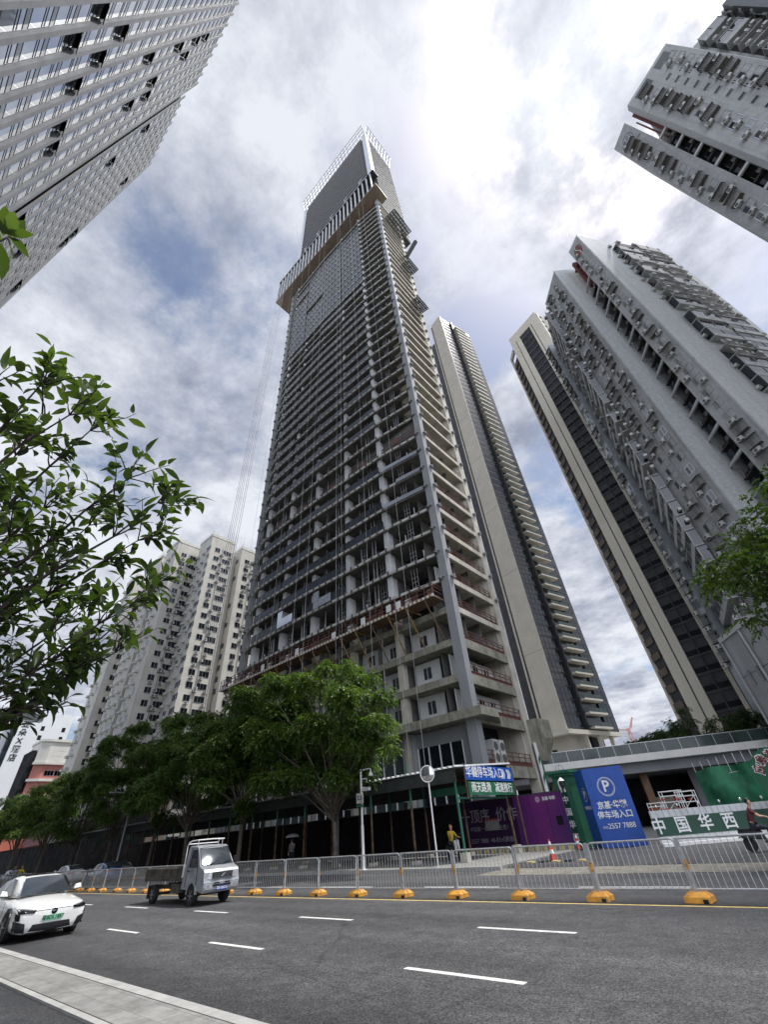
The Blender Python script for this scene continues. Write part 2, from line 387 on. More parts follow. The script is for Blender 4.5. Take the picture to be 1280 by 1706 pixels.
# ---------------------------------------------------------------- ground, roads, pavements
def asphalt_mat(name, c0, c1, patch=True, wet=0.0):
    m = bpy.data.materials.new(name); m.use_nodes = True; t = m.node_tree; t.nodes.clear(); l = t.links.new
    def n(ty, **kw):
        x = t.nodes.new(ty)
        for k, v in kw.items(): setattr(x, k, v)
        return x
    o = n('ShaderNodeOutputMaterial'); b = n('ShaderNodeBsdfPrincipled'); l(b.outputs[0], o.inputs[0])
    pos = n('ShaderNodeNewGeometry').outputs['Position']
    fine = n('ShaderNodeTexVoronoi'); fine.inputs['Scale'].default_value = 52; l(pos, fine.inputs['Vector'])
    cr = n('ShaderNodeValToRGB'); e = cr.color_ramp.elements
    e[0].position = 0.0; e[0].color = (*c0, 1); e[1].position = 1.0; e[1].color = (*c1, 1)
    sepc = n('ShaderNodeSeparateColor'); l(fine.outputs['Color'], sepc.inputs[0]); l(sepc.outputs[0], cr.inputs[0])
    mp = n('ShaderNodeMapping'); mp.inputs['Scale'].default_value = (0.10, 0.42, 1); l(pos, mp.inputs[0])
    big = n('ShaderNodeTexNoise'); big.inputs['Scale'].default_value = 1.0; big.inputs['Detail'].default_value = 6; big.inputs['Roughness'].default_value = 0.6; l(mp.outputs[0], big.inputs['Vector'])
    r2 = n('ShaderNodeValToRGB'); r2.color_ramp.elements[0].position = 0.32; r2.color_ramp.elements[1].position = 0.68
    r2.color_ramp.elements[0].color = (0.60, 0.60, 0.61, 1); r2.color_ramp.elements[1].color = (1.22, 1.21, 1.20, 1); l(big.outputs[0], r2.inputs[0])
    mx = n('ShaderNodeMix', data_type='RGBA', blend_type='MULTIPLY'); mx.inputs[0].default_value = 1.0; l(cr.outputs[0], mx.inputs[6]); l(r2.outputs[0], mx.inputs[7])
    # fresh resurfaced strip: darker smooth band along the near lane with a wandering edge
    sx = n('ShaderNodeSeparateXYZ'); l(pos, sx.inputs[0])
    wob = n('ShaderNodeTexNoise'); wob.inputs['Scale'].default_value = 0.35; wob.inputs['Detail'].default_value = 4; l(pos, wob.inputs['Vector'])
    a1 = n('ShaderNodeMath', operation='MULTIPLY_ADD'); l(wob.outputs[0], a1.inputs[0]); a1.inputs[1].default_value = 3.0; l(sx.outputs[1], a1.inputs[2])
    r3 = n('ShaderNodeValToRGB'); r3.color_ramp.elements[0].position = 0.0; r3.color_ramp.elements[1].position = 1.0
    mr = n('ShaderNodeMapRange'); l(a1.outputs[0], mr.inputs[0]); mr.inputs[1].default_value = 6.4; mr.inputs[2].default_value = 8.2
    r3.color_ramp.elements[0].color = (0.62, 0.62, 0.63, 1); r3.color_ramp.elements[1].color = (1, 1, 1, 1); l(mr.outputs[0], r3.inputs[0])
    mx2 = n('ShaderNodeMix', data_type='RGBA', blend_type='MULTIPLY'); mx2.inputs[0].default_value = 1.0 if patch else 0.0; l(mx.outputs[2], mx2.inputs[6]); l(r3.outputs[0], mx2.inputs[7])
    # tyre tracks and thin sealed cracks
    ck = n('ShaderNodeTexVoronoi', feature='DISTANCE_TO_EDGE'); ck.inputs['Scale'].default_value = 0.22; ck.inputs['Randomness'].default_value = 1.0
    mp2 = n('ShaderNodeMapping'); mp2.inputs['Scale'].default_value = (0.5, 1.6, 1); l(pos, mp2.inputs[0])
    ad = n('ShaderNodeMix', data_type='RGBA'); ad.inputs[0].default_value = 0.35; l(mp2.outputs[0], ad.inputs[6]); l(wob.outputs['Color'], ad.inputs[7]); l(ad.outputs[2], ck.inputs['Vector'])
    r4 = n('ShaderNodeValToRGB'); r4.color_ramp.elements[0].position = 0.0; r4.color_ramp.elements[1].position = 0.006
    r4.color_ramp.elements[0].color = (0.72, 0.72, 0.72, 1); r4.color_ramp.elements[1].color = (1, 1, 1, 1); l(ck.outputs['Distance'], r4.inputs[0])
    mx3 = n('ShaderNodeMix', data_type='RGBA', blend_type='MULTIPLY'); mx3.inputs[0].default_value = 1.0; l(mx2.outputs[2], mx3.inputs[6]); l(r4.outputs[0], mx3.inputs[7])
    # medium mottling: stone left bare, oil drips, scuffs
    md = n('ShaderNodeTexNoise'); md.inputs['Scale'].default_value = 2.6; md.inputs['Detail'].default_value = 9; md.inputs['Roughness'].default_value = 0.72; l(pos, md.inputs['Vector'])
    r5 = n('ShaderNodeValToRGB'); r5.color_ramp.elements[0].position = 0.36; r5.color_ramp.elements[1].position = 0.66
    r5.color_ramp.elements[0].color = (0.68, 0.68, 0.69, 1); r5.color_ramp.elements[1].color = (1.18, 1.18, 1.17, 1); l(md.outputs[0], r5.inputs[0])
    mx4 = n('ShaderNodeMix', data_type='RGBA', blend_type='MULTIPLY'); mx4.inputs[0].default_value = 1.0; l(mx3.outputs[2], mx4.inputs[6]); l(r5.outputs[0], mx4.inputs[7])
    gr = n('ShaderNodeTexNoise'); gr.inputs['Scale'].default_value = 26; gr.inputs['Detail'].default_value = 2; l(pos, gr.inputs['Vector'])
    r6 = n('ShaderNodeValToRGB'); r6.color_ramp.elements[0].position = 0.35; r6.color_ramp.elements[1].position = 0.65
    r6.color_ramp.elements[0].color = (0.74, 0.74, 0.74, 1); r6.color_ramp.elements[1].color = (1.2, 1.2, 1.2, 1); l(gr.outputs[0], r6.inputs[0])
    mx5 = n('ShaderNodeMix', data_type='RGBA', blend_type='MULTIPLY'); mx5.inputs[0].default_value = 1.0; l(mx4.outputs[2], mx5.inputs[6]); l(r6.outputs[0], mx5.inputs[7])
    # tyre polished tracks along each lane
    wv = n('ShaderNodeMath', operation='MULTIPLY_ADD'); l(sx.outputs[1], wv.inputs[0]); wv.inputs[1].default_value = 2*math.pi/1.54; wv.inputs[2].default_value = -4.93*2*math.pi/1.54
    cs = n('ShaderNodeMath', operation='COSINE'); l(wv.outputs[0], cs.inputs[0])
    tk = n('ShaderNodeMath', operation='MULTIPLY_ADD'); l(cs.outputs[0], tk.inputs[0]); tk.inputs[1].default_value = -0.07; tk.inputs[2].default_value = 0.98
    vm = n('ShaderNodeVectorMath', operation='SCALE'); l(mx5.outputs[2], vm.inputs[0]); l(tk.outputs[0], vm.inputs['Scale'])
    l(vm.outputs[0], b.inputs['Base Color']); b.inputs['Roughness'].default_value = 0.62 if not wet else wet; b.inputs['Specular IOR Level'].default_value = 0.45
    bp = n('ShaderNodeBump'); bp.inputs['Strength'].default_value = 0.55; bp.inputs['Distance'].default_value = 0.006; l(fine.outputs['Distance'], bp.inputs['Height']); l(bp.outputs[0], b.inputs['Normal'])
    MATS[name] = m
asphalt_mat('asphalt', (0.030, 0.030, 0.032), (0.135, 0.135, 0.138))
asphalt_mat('asphalt_far', (0.045, 0.045, 0.047), (0.115, 0.115, 0.115), patch=False)
asphalt_mat('asphalt_path', (0.020, 0.020, 0.022), (0.075, 0.075, 0.078), patch=False)

def paver_mat():
    m = bpy.data.materials.new('pavers'); m.use_nodes = True; t = m.node_tree; t.nodes.clear(); l = t.links.new
    n = lambda ty: t.nodes.new(ty)
    o = n('ShaderNodeOutputMaterial'); b = n('ShaderNodeBsdfPrincipled'); l(b.outputs[0], o.inputs[0]); b.inputs['Roughness'].default_value = 0.8
    pos = n('ShaderNodeNewGeometry').outputs['Position']
    br = n('ShaderNodeTexBrick'); br.inputs['Scale'].default_value = 1.0; br.inputs['Brick Width'].default_value = 0.62; br.inputs['Row Height'].default_value = 0.35
    br.inputs['Mortar Size'].default_value = 0.006; br.inputs['Mortar Smooth'].default_value = 0.2
    br.inputs['Color1'].default_value = (0.20, 0.198, 0.19, 1); br.inputs['Color2'].default_value = (0.265, 0.262, 0.252, 1); br.inputs['Mortar'].default_value = (0.15, 0.145, 0.14, 1)
    mp = n('ShaderNodeMapping'); mp.inputs['Location'].default_value = (0.1, -0.16, 0); l(pos, mp.inputs[0]); l(mp.outputs[0], br.inputs['Vector'])
    nz = n('ShaderNodeTexNoise'); nz.inputs['Scale'].default_value = 5; nz.inputs['Detail'].default_value = 8; nz.inputs['Roughness'].default_value = 0.7; l(pos, nz.inputs['Vector'])
    cr = n('ShaderNodeValToRGB'); cr.color_ramp.elements[0].position = 0.3; cr.color_ramp.elements[1].position = 0.62; cr.color_ramp.elements[0].color = (0.62, 0.61, 0.58, 1); cr.color_ramp.elements[1].color = (1.05, 1.05, 1.05, 1); l(nz.outputs[0], cr.inputs[0])
    mx = n('ShaderNodeMix'); mx.data_type = 'RGBA'; mx.blend_type = 'MULTIPLY'; mx.inputs[0].default_value = 1; l(br.outputs['Color'], mx.inputs[6]); l(cr.outputs[0], mx.inputs[7]); l(mx.outputs[2], b.inputs['Base Color'])
    n2 = n('ShaderNodeTexNoise'); n2.inputs['Scale'].default_value = 140; l(pos, n2.inputs['Vector'])
    bp = n('ShaderNodeBump'); bp.inputs['Strength'].default_value = 0.25; bp.inputs['Distance'].default_value = 0.004; l(n2.outputs[0], bp.inputs['Height']); l(bp.outputs[0], b.inputs['Normal'])
    MATS['pavers'] = m
paver_mat()
M('groove', (0.06, 0.06, 0.055), 0.9)
M('paving_far', (0.22, 0.215, 0.20), 0.85, var=0.14, scale=1.5, bump=0.1, bscale=30)

struct('ground', MB().quad((-3000, -3000, -0.06), (3000, -3000, -0.06), (3000, 3000, -0.06), (-3000, 3000, -0.06)), 'paving_far')
struct('road', MB().box(-400, 200, 4.20, 21.78, -0.05, 0.0), 'asphalt')
struct('cycle_path', MB().box(-400, 200, -4.0, 3.235, -0.05, 0.10), 'asphalt_path')
b = MB(); b.box(-400, 200, 3.36, 4.07, -0.05, 0.128); struct('pavement', b, 'pavers')
b = MB()
x = -60.0
while x < 20:
    b.box(x, x+0.995, 4.078, 4.26, -0.05, 0.134); x += 1.0
struct('kerb', b, 'kerb_stone')
b = MB(); x = -60.3
while x < 20:
    b.box(x, x+0.995, 3.235, 3.335, -0.04, 0.131); x += 1.0
struct('path_edging', b, 'kerb_stone')
struct('drain_groove', MB().box(-60, 20, 3.335, 3.36, -0.04, 0.115), 'groove')
struct('front_plaza', MB().box(-400, 200, -12, -4.0, -0.05, 0.14), 'paving_far')
# painted markings, 4 mm above the asphalt
b = MB()
for k in range(-14, 4):
    x0 = -18.35+6*k; b.box(x0, x0+2.1, 7.14, 7.26, 0.0005, 0.004)
    x0 = -18.95+6*k; b.box(x0, x0+2.15, 10.22, 10.35, 0.0005, 0.004)
    x0 = -19.2+6*k; b.box(x0, x0+3.2, 16.34, 16.47, 0.0005, 0.004)
struct('lane_markings', b, 'paint_white')
struct('edge_line', MB().box(-120, 60, 13.39, 13.50, 0.0005, 0.004), 'paint_yellow')
struct('road_seam', MB().box(-120, 60, 13.56, 13.78, 0.0005, 0.0035), 'asphalt_path')
# far side: kerb and pavement up to the driveway, then the driveway mouth
b = MB(); x = -150.0
while x < -13.2:
    b.box(x, x+0.99, 21.78, 21.95, -0.05, 0.15); x += 1.0
struct('far_kerb', b, 'kerb_stone')
struct('far_pavement', MB().prism([(-400, 21.96), (-13.2, 21.96), (-13.2, 31.4), (-400, 31.4)], -0.05, 0.14), 'paving_far')
struct('verge', MB().box(-13.19, 60, 19.75, 22.5, -0.04, 0.012), 'dirt')
# driveway apron: rough asphalt laid on top, with a broken front edge
b = MB(); nx, ny = 60, 16
X = np.linspace(-13.1, 40, nx); Yv = np.linspace(22.5, 36, ny)
for j in range(ny):
    for i in range(nx):
        z = 0.10+0.02*math.sin(X[i]*2.3+j)+rng.uniform(-0.012, 0.012) if j else 0.02
        y = Yv[j]+(rng.uniform(-0.12, 0.12) if j < 2 else 0)
        b.v.append((X[i], y+(0.15 if j == 1 else 0)-(0.7 if j == 1 else 0), z))
for j in range(ny-1):
    for i in range(nx-1):
        o = j*nx+i; b.f.append((o, o+1, o+nx+1, o+nx)); b.m.append(0)
struct('driveway', b, 'asphalt_path')
b = MB()
for k in range(5): b.box(-12.6+k*0.62, -12.3+k*0.62, 23.55+k*0.05, 23.9+k*0.05, 0.1, 0.16, k % 2)
tag(b.build('speed_bump', ['paint_yellow', 'rubber']), 'yellow and black speed hump across the driveway mouth', 'speed bump')
# ---------------------------------------------------------------- the stripped skyscraper in the middle
XL, XR, YF, YB = -64.3, -21.25, 36.0, 47.1
LV = [10.1, 13.55, 17.1, 20.65, 24.15, 27.65, 31.15, 34.6, 38.1, 41.6, 45.1, 48.6, 53.0]+[53.0+3.5*k for k in range(1, 30)]
TOP = 158.6
T = thing('skyscraper', 'tallest tower in the middle, half stripped concrete skyscraper with silver louvred crown', 'skyscraper', (-42, 41, 0))
PX = [-29.6, -37.2, -44.8, -52.4, -60.0]
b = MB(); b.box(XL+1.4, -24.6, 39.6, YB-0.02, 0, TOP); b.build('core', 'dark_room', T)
for x0, x1, y0, y1 in ((XR-1.05, XR, YF, YF+0.95), (XL, XL+0.95, YF, YF+1.0)):
    b = MB(); z = 0.0
    for zz in [10.1, 24.15, 38.1, 53.0, 67, 81, 95, 109, 123, 137, 151, TOP]:
        b.box(x0, x1, y0, y1, z, zz-0.03); b.box(x0+0.02, x1-0.02, y0+0.02, y1-0.02, zz-0.03, zz); z = zz
    b.build('corner_column', 'concrete_grey', T)
b = MB(); b.box(XR-1.0, XR, 45.8, YB, 0, TOP); b.build('rear_column', 'concrete_pale', T)
for x in PX:
    b = MB(); b.box(x-0.36, x+0.36, 36.15, 36.95, 0, 24); b.build('pier', 'concrete_pale', T)
    b = MB()
    for i, z in enumerate(LV[4:]):
        zt = LV[i+5] if i+5 < len(LV) else TOP
        w = random.uniform(-0.03, 0.03); b.box(x-0.32+w, x+0.32+w, 35.6, 36.8, z+0.05, zt-0.42)
    b.build('pier_cladding', 'pier_white', T)
def front(dy=0.0):
    return [(XR-1.06, YF+0.05-dy), (-29.2, 35.15-dy), (-44.8, 34.75-dy), (-60.4, 35.15-dy), (XL+0.96, YF+0.05-dy)]
for i, z in enumerate(LV):
    b = MB()
    if 1 <= i <= 3:
        b.box(XL+0.96, XR-1.06, YF-0.02, 39.7, z-0.70, z)
        b.build('floor_slab', 'concrete_mossy', T)
    elif i == 0:
        b.prism([(XR+1.35, 35.0), (XR+1.35, 38.0), (XR+0.02, 40.6), (XR+0.02, 36.9), (XR-1.06, 36.9), (XR-1.06, 39.7), (XL+0.96, 39.7), (XL-0.6, 35.0)], z-0.75, z)
        b.build('canopy_slab', 'concrete_mossy', T)
    else:
        f = front(0.0); h = 0.34 if z < 53 else 0.30
        b.prism(f+[(XL+0.96, 39.7), (XR-1.06, 39.7)], z-h, z)
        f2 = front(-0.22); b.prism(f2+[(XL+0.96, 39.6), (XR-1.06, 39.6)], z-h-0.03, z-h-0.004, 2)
        # ledge flashing and clips along the rim
        for k in range(len(f)-1):
            F = Face(f[k], f[k+1]); n = max(2, int(F.w/1.25))
            for q in range(n): F.box(b, q*F.w/n, q*F.w/n+0.16, 0.0, 0.16, z-h-0.08, z+0.10, 1)
        b.build('floor_slab', ['slab_edge', 'steel_dark', 'ceiling'], T)
# rooms: partitions between the bays, pale back walls on some floors
b = MB()
for x in PX+[-33.4, -41.0, -48.6, -56.2]:
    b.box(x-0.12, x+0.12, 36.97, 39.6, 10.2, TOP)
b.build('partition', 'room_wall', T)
b = MB()
for i, z in enumerate(LV[:-1]):
    for x0, x1 in zip([XL+1]+[p for p in PX[::-1]], [p for p in PX[::-1]]+[XR-1.1]):
        r = random.random()
        if i < 4 or r < 0.25:
            continue
        if r < 0.6:
            w = x1-x0; u = x0+w*random.uniform(0.1, 0.5); b.box(u, u+w*random.uniform(0.15, 0.4), 39.3, 39.58, z+0.02, z+2.6)
b.build('inner_wall', 'room_wall', T)
# white partition walls with little windows behind the lowest open floors
wp = MB(); wp.box(-1.7, 1.7, 0, 0.12, 0, 2.7, 0); wp.box(-0.55, 0.45, -0.03, 0.0, 0.9, 2.1, 1); wp.box(-0.1, -0.02, -0.05, -0.031, 0.9, 2.1, 0)
instances(T, 'partition_window', wp, ['white_wall', 'glass_dark'], [(x, 37.7, z+0.01, 0) for z in LV[:3] for x in (-27.0, -31.6, -35.2, -39.3, -42.9, -47, -50.5)])
# balustrade glass and glazed zone
gp = MB(); gp.box(-3.72, 3.72, 0, 0.05, 0.02, 1.25, 0)
for q in range(7): gp.box(-3.72+q*1.24-0.025, -3.72+q*1.24+0.025, -0.03, 0, 0.02, 1.25, 1)
gp.box(-3.72, 3.72, -0.03, 0.05, 1.25, 1.29, 1)
gf = MB(); gf.box(-3.72, 3.72, 0, 0.05, 0.02, 2.95, 0); gf.box(-3.72, 3.72, -0.012, 0.0, 1.2, 1.23, 1); gf.box(-3.72, 3.72, -0.04, 0, 2.95, 3.16, 0)
for q in range(7): gf.box(-3.72+q*1.24-0.014, -3.72+q*1.24+0.014, -0.012, 0, 0.02, 2.95, 1)
BAYS = [(front()[1], (-37.2, 34.945)), ((-37.2, 34.945), front()[2]), (front()[2], (-52.4, 34.945)), ((-52.4, 34.945), front()[3])]
low, full = [], []
for i, z in enumerate(LV):
    for k, (p0, p1) in enumerate(BAYS):
        F = Face(p0, p1); pl = F.place(F.w/2, -0.07, z)
        if z > 112 and z < 149:
            if random.random() < 0.96: full.append(pl)
        elif z > 53 and z <= 112:
            if 95 < z < 112 and random.random() < 0.40: continue
            if random.random() < 0.94: low.append(pl)
        elif 31 < z < 50:
            if random.random() < 0.85 and not (z > 48): low.append(pl)
        elif 27 < z < 31 and k in (1, 3): low.append(pl)
instances(T, 'glass_balustrade', gp, ['glass_blue', 'steel_dark'], low)
instances(T, 'glass_panel', gf, ['glass_blue', 'steel_dark'], full)
# two panels freshly fitted, still bright with film
for x, z in ((-42.3, 27.65), (-51.0, 27.65)):
    b = MB(); b.box(x, x+2.6, 34.62, 34.70, z, z+1.25); b.box(x-1.3, x-0.05, 34.72, 34.78, z, z+2.6); b.build('new_glass', 'glass_sky', T)
for z in (41.6, 38.1, 45.1):
    b = MB(); F = Face(front()[0], front()[1]); F.box(b, 0.2, F.w-0.2 if z != 41.6 else F.w-2.8, 0.02, 0.30, z-0.42, z+0.18); b.build('ledge_panel', 'alu', T)
# thin studs and short stanchions between the piers
for x0 in [-29.6]+PX[1:]+[-22.4]:
    for dx in ((2.3, 2.9, 5.1) if x0 != -22.4 else (-1.6, -2.5)):
        x = x0-dx
        if x < XL+1.2 or x > XR-1.2: continue
        b = MB(); b.box(x-0.05, x+0.05, 36.0, 36.1, 10.2 if dx in (2.3, 5.1) else 24.2, TOP-0.1); b.build('stud', 'galvanised', T)
st = MB(); st.box(-0.04, 0.04, -0.04, 0.04, 0, 1.1)
sp = []
for z in LV[4:]:
    for x in np.arange(XL+2.2, XR-1.5, 2.53):
        if random.random() < 0.3: sp.append((x+random.uniform(-.4, .4), 35.9, z, 0))
instances(T, 'stanchion', st, ['pier_white'], sp)
# temporary opening frames standing on the slabs (dark tubes) in the right hand bay
fr = MB()
for zz in (0.5, 1.1, 1.7): fr.box(-0.45, 0.45, -0.02, 0.02, zz, zz+0.04)
for xx in (-0.45, 0.0, 0.45): fr.box(xx-0.02, xx+0.02, -0.02, 0.02, 0, 2.9)
instances(T, 'window_frame', fr, ['galvanised'], [(x+random.uniform(-.3, .3), 36.2, z, 0) for z in LV[4:] for x in (-25.9, -31.2, -34.2, -38.8, -42.2, -47.0, -50.2, -55.4) if random.random() < 0.85])
# red mesh storey
b = MB(); b.box(XL+1, XR-1.1, 36.6, 36.7, 48.7, 52.6); b.build('storey_wall', 'room_wall', T)
b = MB()
for zz in (49.2, 49.8, 50.4): b.box(XL+1, XR-1.1, 35.95, 36.03, zz, zz+0.09)
for x in np.arange(XL+1.2, XR-1.2, 1.9): b.box(x, x+0.07, 35.95, 36.03, 48.65, 50.5)
b.build('red_railing', 'red_frame', T)
for x in (-26.1, -33.5, -40.9, -48.7, -56.3):
    b = MB(); b.box(x-0.6, x+0.6, 35.8, 35.94, 49.5, 50.6); b.build('access_hatch', 'red_frame', T)
# brackets on the corner columns at every floor
br = MB(); br.box(-0.35, 0.35, -0.30, 0, -0.06, 0.10); br.box(-0.06, 0.06, -0.42, 0.0, -0.22, 0.30)
pl = []
for z in LV[4:]:
    pl += [(XR-0.8, YF, z, 0), (XL+0.5, YF, z, 0), (XR, YF+0.75, z, math.pi/2), (XR, 46.5, z, math.pi/2)]
instances(T, 'wall_bracket', br, ['concrete_grey'], pl)
# right hand flank: beams, deep loggias
for i, z in enumerate([5.9]+LV):
    b = MB(); h = 1.0 if z < 20 else (0.72 if z < 53 else 0.62)
    b.box(XR-0.30, XR-0.03, YF+0.97, 45.78, z-h, z-0.06); b.box(XR-3.2, XR-0.31, YF+0.97, 45.78, z-0.34, z-0.08)
    b.build('flank_beam', 'concrete_pale' if z > 20 else 'concrete_mossy', T)
b = MB(); b.box(XR-3.3, XR-3.2, YF+1, 45.8, 10, TOP); b.build('loggia_back', 'room_wall', T)
b = MB(); b.box(XR-3.19, XR-0.5, 45.55, 45.79, 5, TOP); b.build('loggia_side', 'concrete_pale', T)
for y in (39.2, 42.4):
    b = MB(); b.box(XR-3.19, XR-0.9, y-0.08, y+0.08, 17.2, 48); b.build('loggia_partition', 'room_wall', T)
for zi in (0, 1, 4):
    z = LV[zi]; b = MB(); b.box(XR-2.35, XR-2.2, YF+0.98, 45.5, z+0.02, z+2.45); b.build('infill_wall', 'white_wall', T)
    for y in (38.9, 41.7, 44.0):
        b = MB(); b.box(XR-2.2, XR-2.16, y-0.45, y+0.45, z+0.7, z+2.0, 0); b.box(XR-2.19, XR-2.12, y-0.04, y+0.04, z+0.7, z+2.0, 1); b.build('window', ['glass_dark', 'white_paint'], T)
rl = MB()
for zz in (0.35, 0.75, 1.1): rl.box(-4.4, 4.4, -0.03, 0.03, zz, zz+0.06)
for q in range(8): rl.box(-4.4+q*1.25, -4.35+q*1.25, -0.03, 0.03, 0, 1.1)
rl.box(-4.4, 4.4, 0.03, 0.04, 0.05, 0.45)
instances(T, 'loggia_railing', rl, ['red_frame'], [(XR-0.25, 41.4, z-0.06, math.pi/2) for z in [5.9]+LV[:9]+[48.6]])
for y in (39.0, 40.2):
    b = MB(); b.box(XR-1.1, XR-0.15, y-0.45, y+0.45, 5.9, 7.9, 0)
    for zz in (6.4, 7.35): b.lathe((XR-0.15, y, zz), [(0.36, 0.0), (0.36, 0.03), (0.05, 0.03)], 18, 'x', 1)
    b.build('condenser', ['ac_white', 'ac_grille'], T)
# street level: big panes between grey columns
b = MB(); b.box(XL+1, XR-1.06, 36.9, 37.0, 0, 9.3); b.build('base_wall', 'concrete_grey', T)
for i, x in enumerate(PX+[XL+1]):
    x0 = x+0.9; x1 = ((PX[i-1] if i else XR-1.3)-0.9)
    if i == len(PX): x0 = x
    b = MB(); b.box(x0, x1, 36.72, 36.8, 0.6, 8.0, 0)
    n = max(3, int((x1-x0)/1.3))
    for q in range(n+1): u = x0+(x1-x0)*q/n; b.box(u-0.04, u+0.04, 36.60, 36.72, 0.6, 8.0, 1)
    b.box(x0, x1, 36.58, 36.72, 4.3, 4.42, 1)
    b.build('shop_window', ['glass_green' if i % 2 else 'glass_dark', 'white_paint'], T)
    b = MB(); b.box(x-0.75, x+0.75, 36.2, 37.2, 0, 9.3); b.build('base_column', 'concrete_grey', T)
b = MB(); b.box(XR+0.02, XR+1.3, 46.4, 49.2, 8.4, 10.2); b.hexa([(XR+0.02, 46.6, 6.4), (XR+0.5, 46.6, 6.4), (XR+0.5, 48.6, 6.4), (XR+0.02, 48.6, 6.4), (XR+0.02, 46.4, 8.39), (XR+1.3, 46.4, 8.39), (XR+1.3, 49.2, 8.39), (XR+0.02, 49.2, 8.39)]); b.build('flank_bracket', 'concrete_mossy', T)
# projecting band under the crown
b = MB(); b.box(-70.2, -18.9, 32.9, 36.6, 158.7, 159.3); b.box(-21.2, -18.9, 36.61, 38.2, 158.7, 159.3); b.box(-70.2, -64.4, 36.61, 44, 158.7, 159.3); b.build('band_soffit', 'soffit', T)
b = MB(); b.box(-69.9, -19.3, 35.2, 35.4, 159.3, 174.8); b.build('band_wall', 'dark_room', T)
b = MB(); b.box(-70.2, -18.9, 32.9, 35.6, 174.8, 175.3); b.build('band_top', 'dark_panel', T)
fn = MB(); fn.box(-0.14, 0.14, -0.2, 0.35, 0, 15.5, 0)
instances(T, 'band_fin', fn, ['pier_white'], [(x, 33.15, 159.3, 0) for x in np.arange(-70.0, -18.8, 1.83)])
b = MB(); b.box(-70.2, -70.0, 33.0, 44, 159.3, 174.8); b.build('band_end', 'dark_panel', T)
b = MB()
for x in np.arange(-69, -19, 7.3): b.tube([(x, 33, 175.3), (x, 32.6, 178.2)], 0.12, 6); b.tube([(x, 33, 176.2), (x+1.2, 32.6, 178)], 0.08, 5)
b.build('band_davit', 'steel', T)
# louvred crown
M('crown_wall', (0.09, 0.09, 0.095), 0.8, 0.0, var=0.2, scale=0.3, spec=0.2); M('louver_dark', (0.26, 0.26, 0.265), 0.7, 0.0, var=0.1, scale=0.5)
CZ0, CZ1 = 158.7, 253.0
b = MB(); b.box(XL+0.3, XR-0.3, YF+0.5, YB+6, CZ0, CZ1-1.5); b.build('crown_core', 'crown_wall', T)
for x0, x1, y0, y1 in ((XR-2.0, XR, YF, YF+0.25), (XR-0.25, XR, YF+0.26, YF+2.0), (XL, XL+2.0, YF, YF+0.25)):
    b = MB(); b.box(x0, x1, y0, y1, CZ0, CZ1+1.5); b.build('crown_corner', 'alu', T)
lo = MB(); lo.hexa([(-19, -0.34, 0), (19, -0.34, 0), (19, 0.24, 0.20), (-19, 0.24, 0.20), (-19, -0.34, 0.50), (19, -0.34, 0.50), (19, 0.24, 0.75), (-19, 0.24, 0.75)], 0)
zs = np.arange(176.0, CZ1-0.5, 4.0)
instances(T, 'crown_louvre', lo, ['louver'], [((XL+XR)/2-0.15, YF+0.25, z, 0) for z in zs])
lo2 = MB(); lo2.hexa([(-7.3, -0.14, 0), (7.3, -0.14, 0), (7.3, 0.04, 0.2), (-7.3, 0.04, 0.2), (-7.3, -0.14, 0.45), (7.3, -0.14, 0.45), (7.3, 0.04, 0.6), (-7.3, 0.04, 0.6)], 0)
instances(T, 'flank_louvre', lo2, ['louver_dark'], [(XR-0.25, YF+9.8, z, math.pi/2) for z in np.arange(160, CZ1-0.5, 4.0)])
b = MB()
def rail_run(p0, p1, n):
    p0, p1 = Vector(p0), Vector(p1); o = Vector((0, -1, 0)) if abs(p1.y-p0.y) < 1 else Vector((1, 0, 0))
    for h, d in ((3.0, 0.6), (6.5, 1.2), (9.5, 1.7)):
        b.tube([p0+o*d+Vector((0, 0, h)), p1+o*d+Vector((0, 0, h))], 0.16, 5)
    for i in range(n+1):
        q = p0.lerp(p1, i/n); b.tube([q-Vector((0, 0, 1.5)), q+o*0.6+Vector((0, 0, 3)), q+o*1.7+Vector((0, 0, 9.8))], 0.14, 5)
rail_run((XL, YF, CZ1), (XR, YF, CZ1), 22); rail_run((XR, YF, CZ1), (XR, YF+16.5, CZ1), 9)
b.build('roof_scaffold', 'galvanised', T)
# catch platforms cantilevered from the flank
def platform(px, py, w, d, dz, name='catch_platform'):
    p = on_y(px, py, 46.5); q = MB()
    z = p.z; x0 = XR+0.02; x1 = max(x0+2.0, p.x)
    A = [(x0, 46.5-w, z), (x1, 46.5-w, z+dz), (x1, 46.5, z+dz), (x0, 46.5, z)]
    lerp2 = lambda u, v: Vector(A[0]).lerp(Vector(A[1]), u).lerp(Vector(A[3]).lerp(Vector(A[2]), u), v)
    for i in range(5): q.tube([lerp2(i/4, 0), lerp2(i/4, 1)], 0.11, 5)
    for i in range(9): q.tube([lerp2(0, i/8), lerp2(1, i/8)], 0.09, 5)
    o = q.build(name, 'steel_dark', T)
    q = MB(); e = Vector((0, 0, 0.14)); a = [Vector(v)+e for v in A]; q.hexa([*A, *a]); return q.build('platform_net', 'net', T)
m = M('net', (0.28, 0.29, 0.30), 0.8, var=0.2, scale=2)
t = m.node_tree; bs = [n for n in t.nodes if n.type == 'BSDF_PRINCIPLED'][0]; bs.inputs['Alpha'].default_value = 0.45
platform(685, 384, 8.0, 5, -0.8); platform(697, 448, 4.0, 5, -0.5); platform(714, 512, 4.0, 5, -0.5)
p = on_y(680, 415, 46); q = on_y(693, 402, 46)
b = MB(); b.bar((XR, 46, p.z-4), tuple(q), 0.9, 0.9); b.build('jib', 'steel_dark', T)
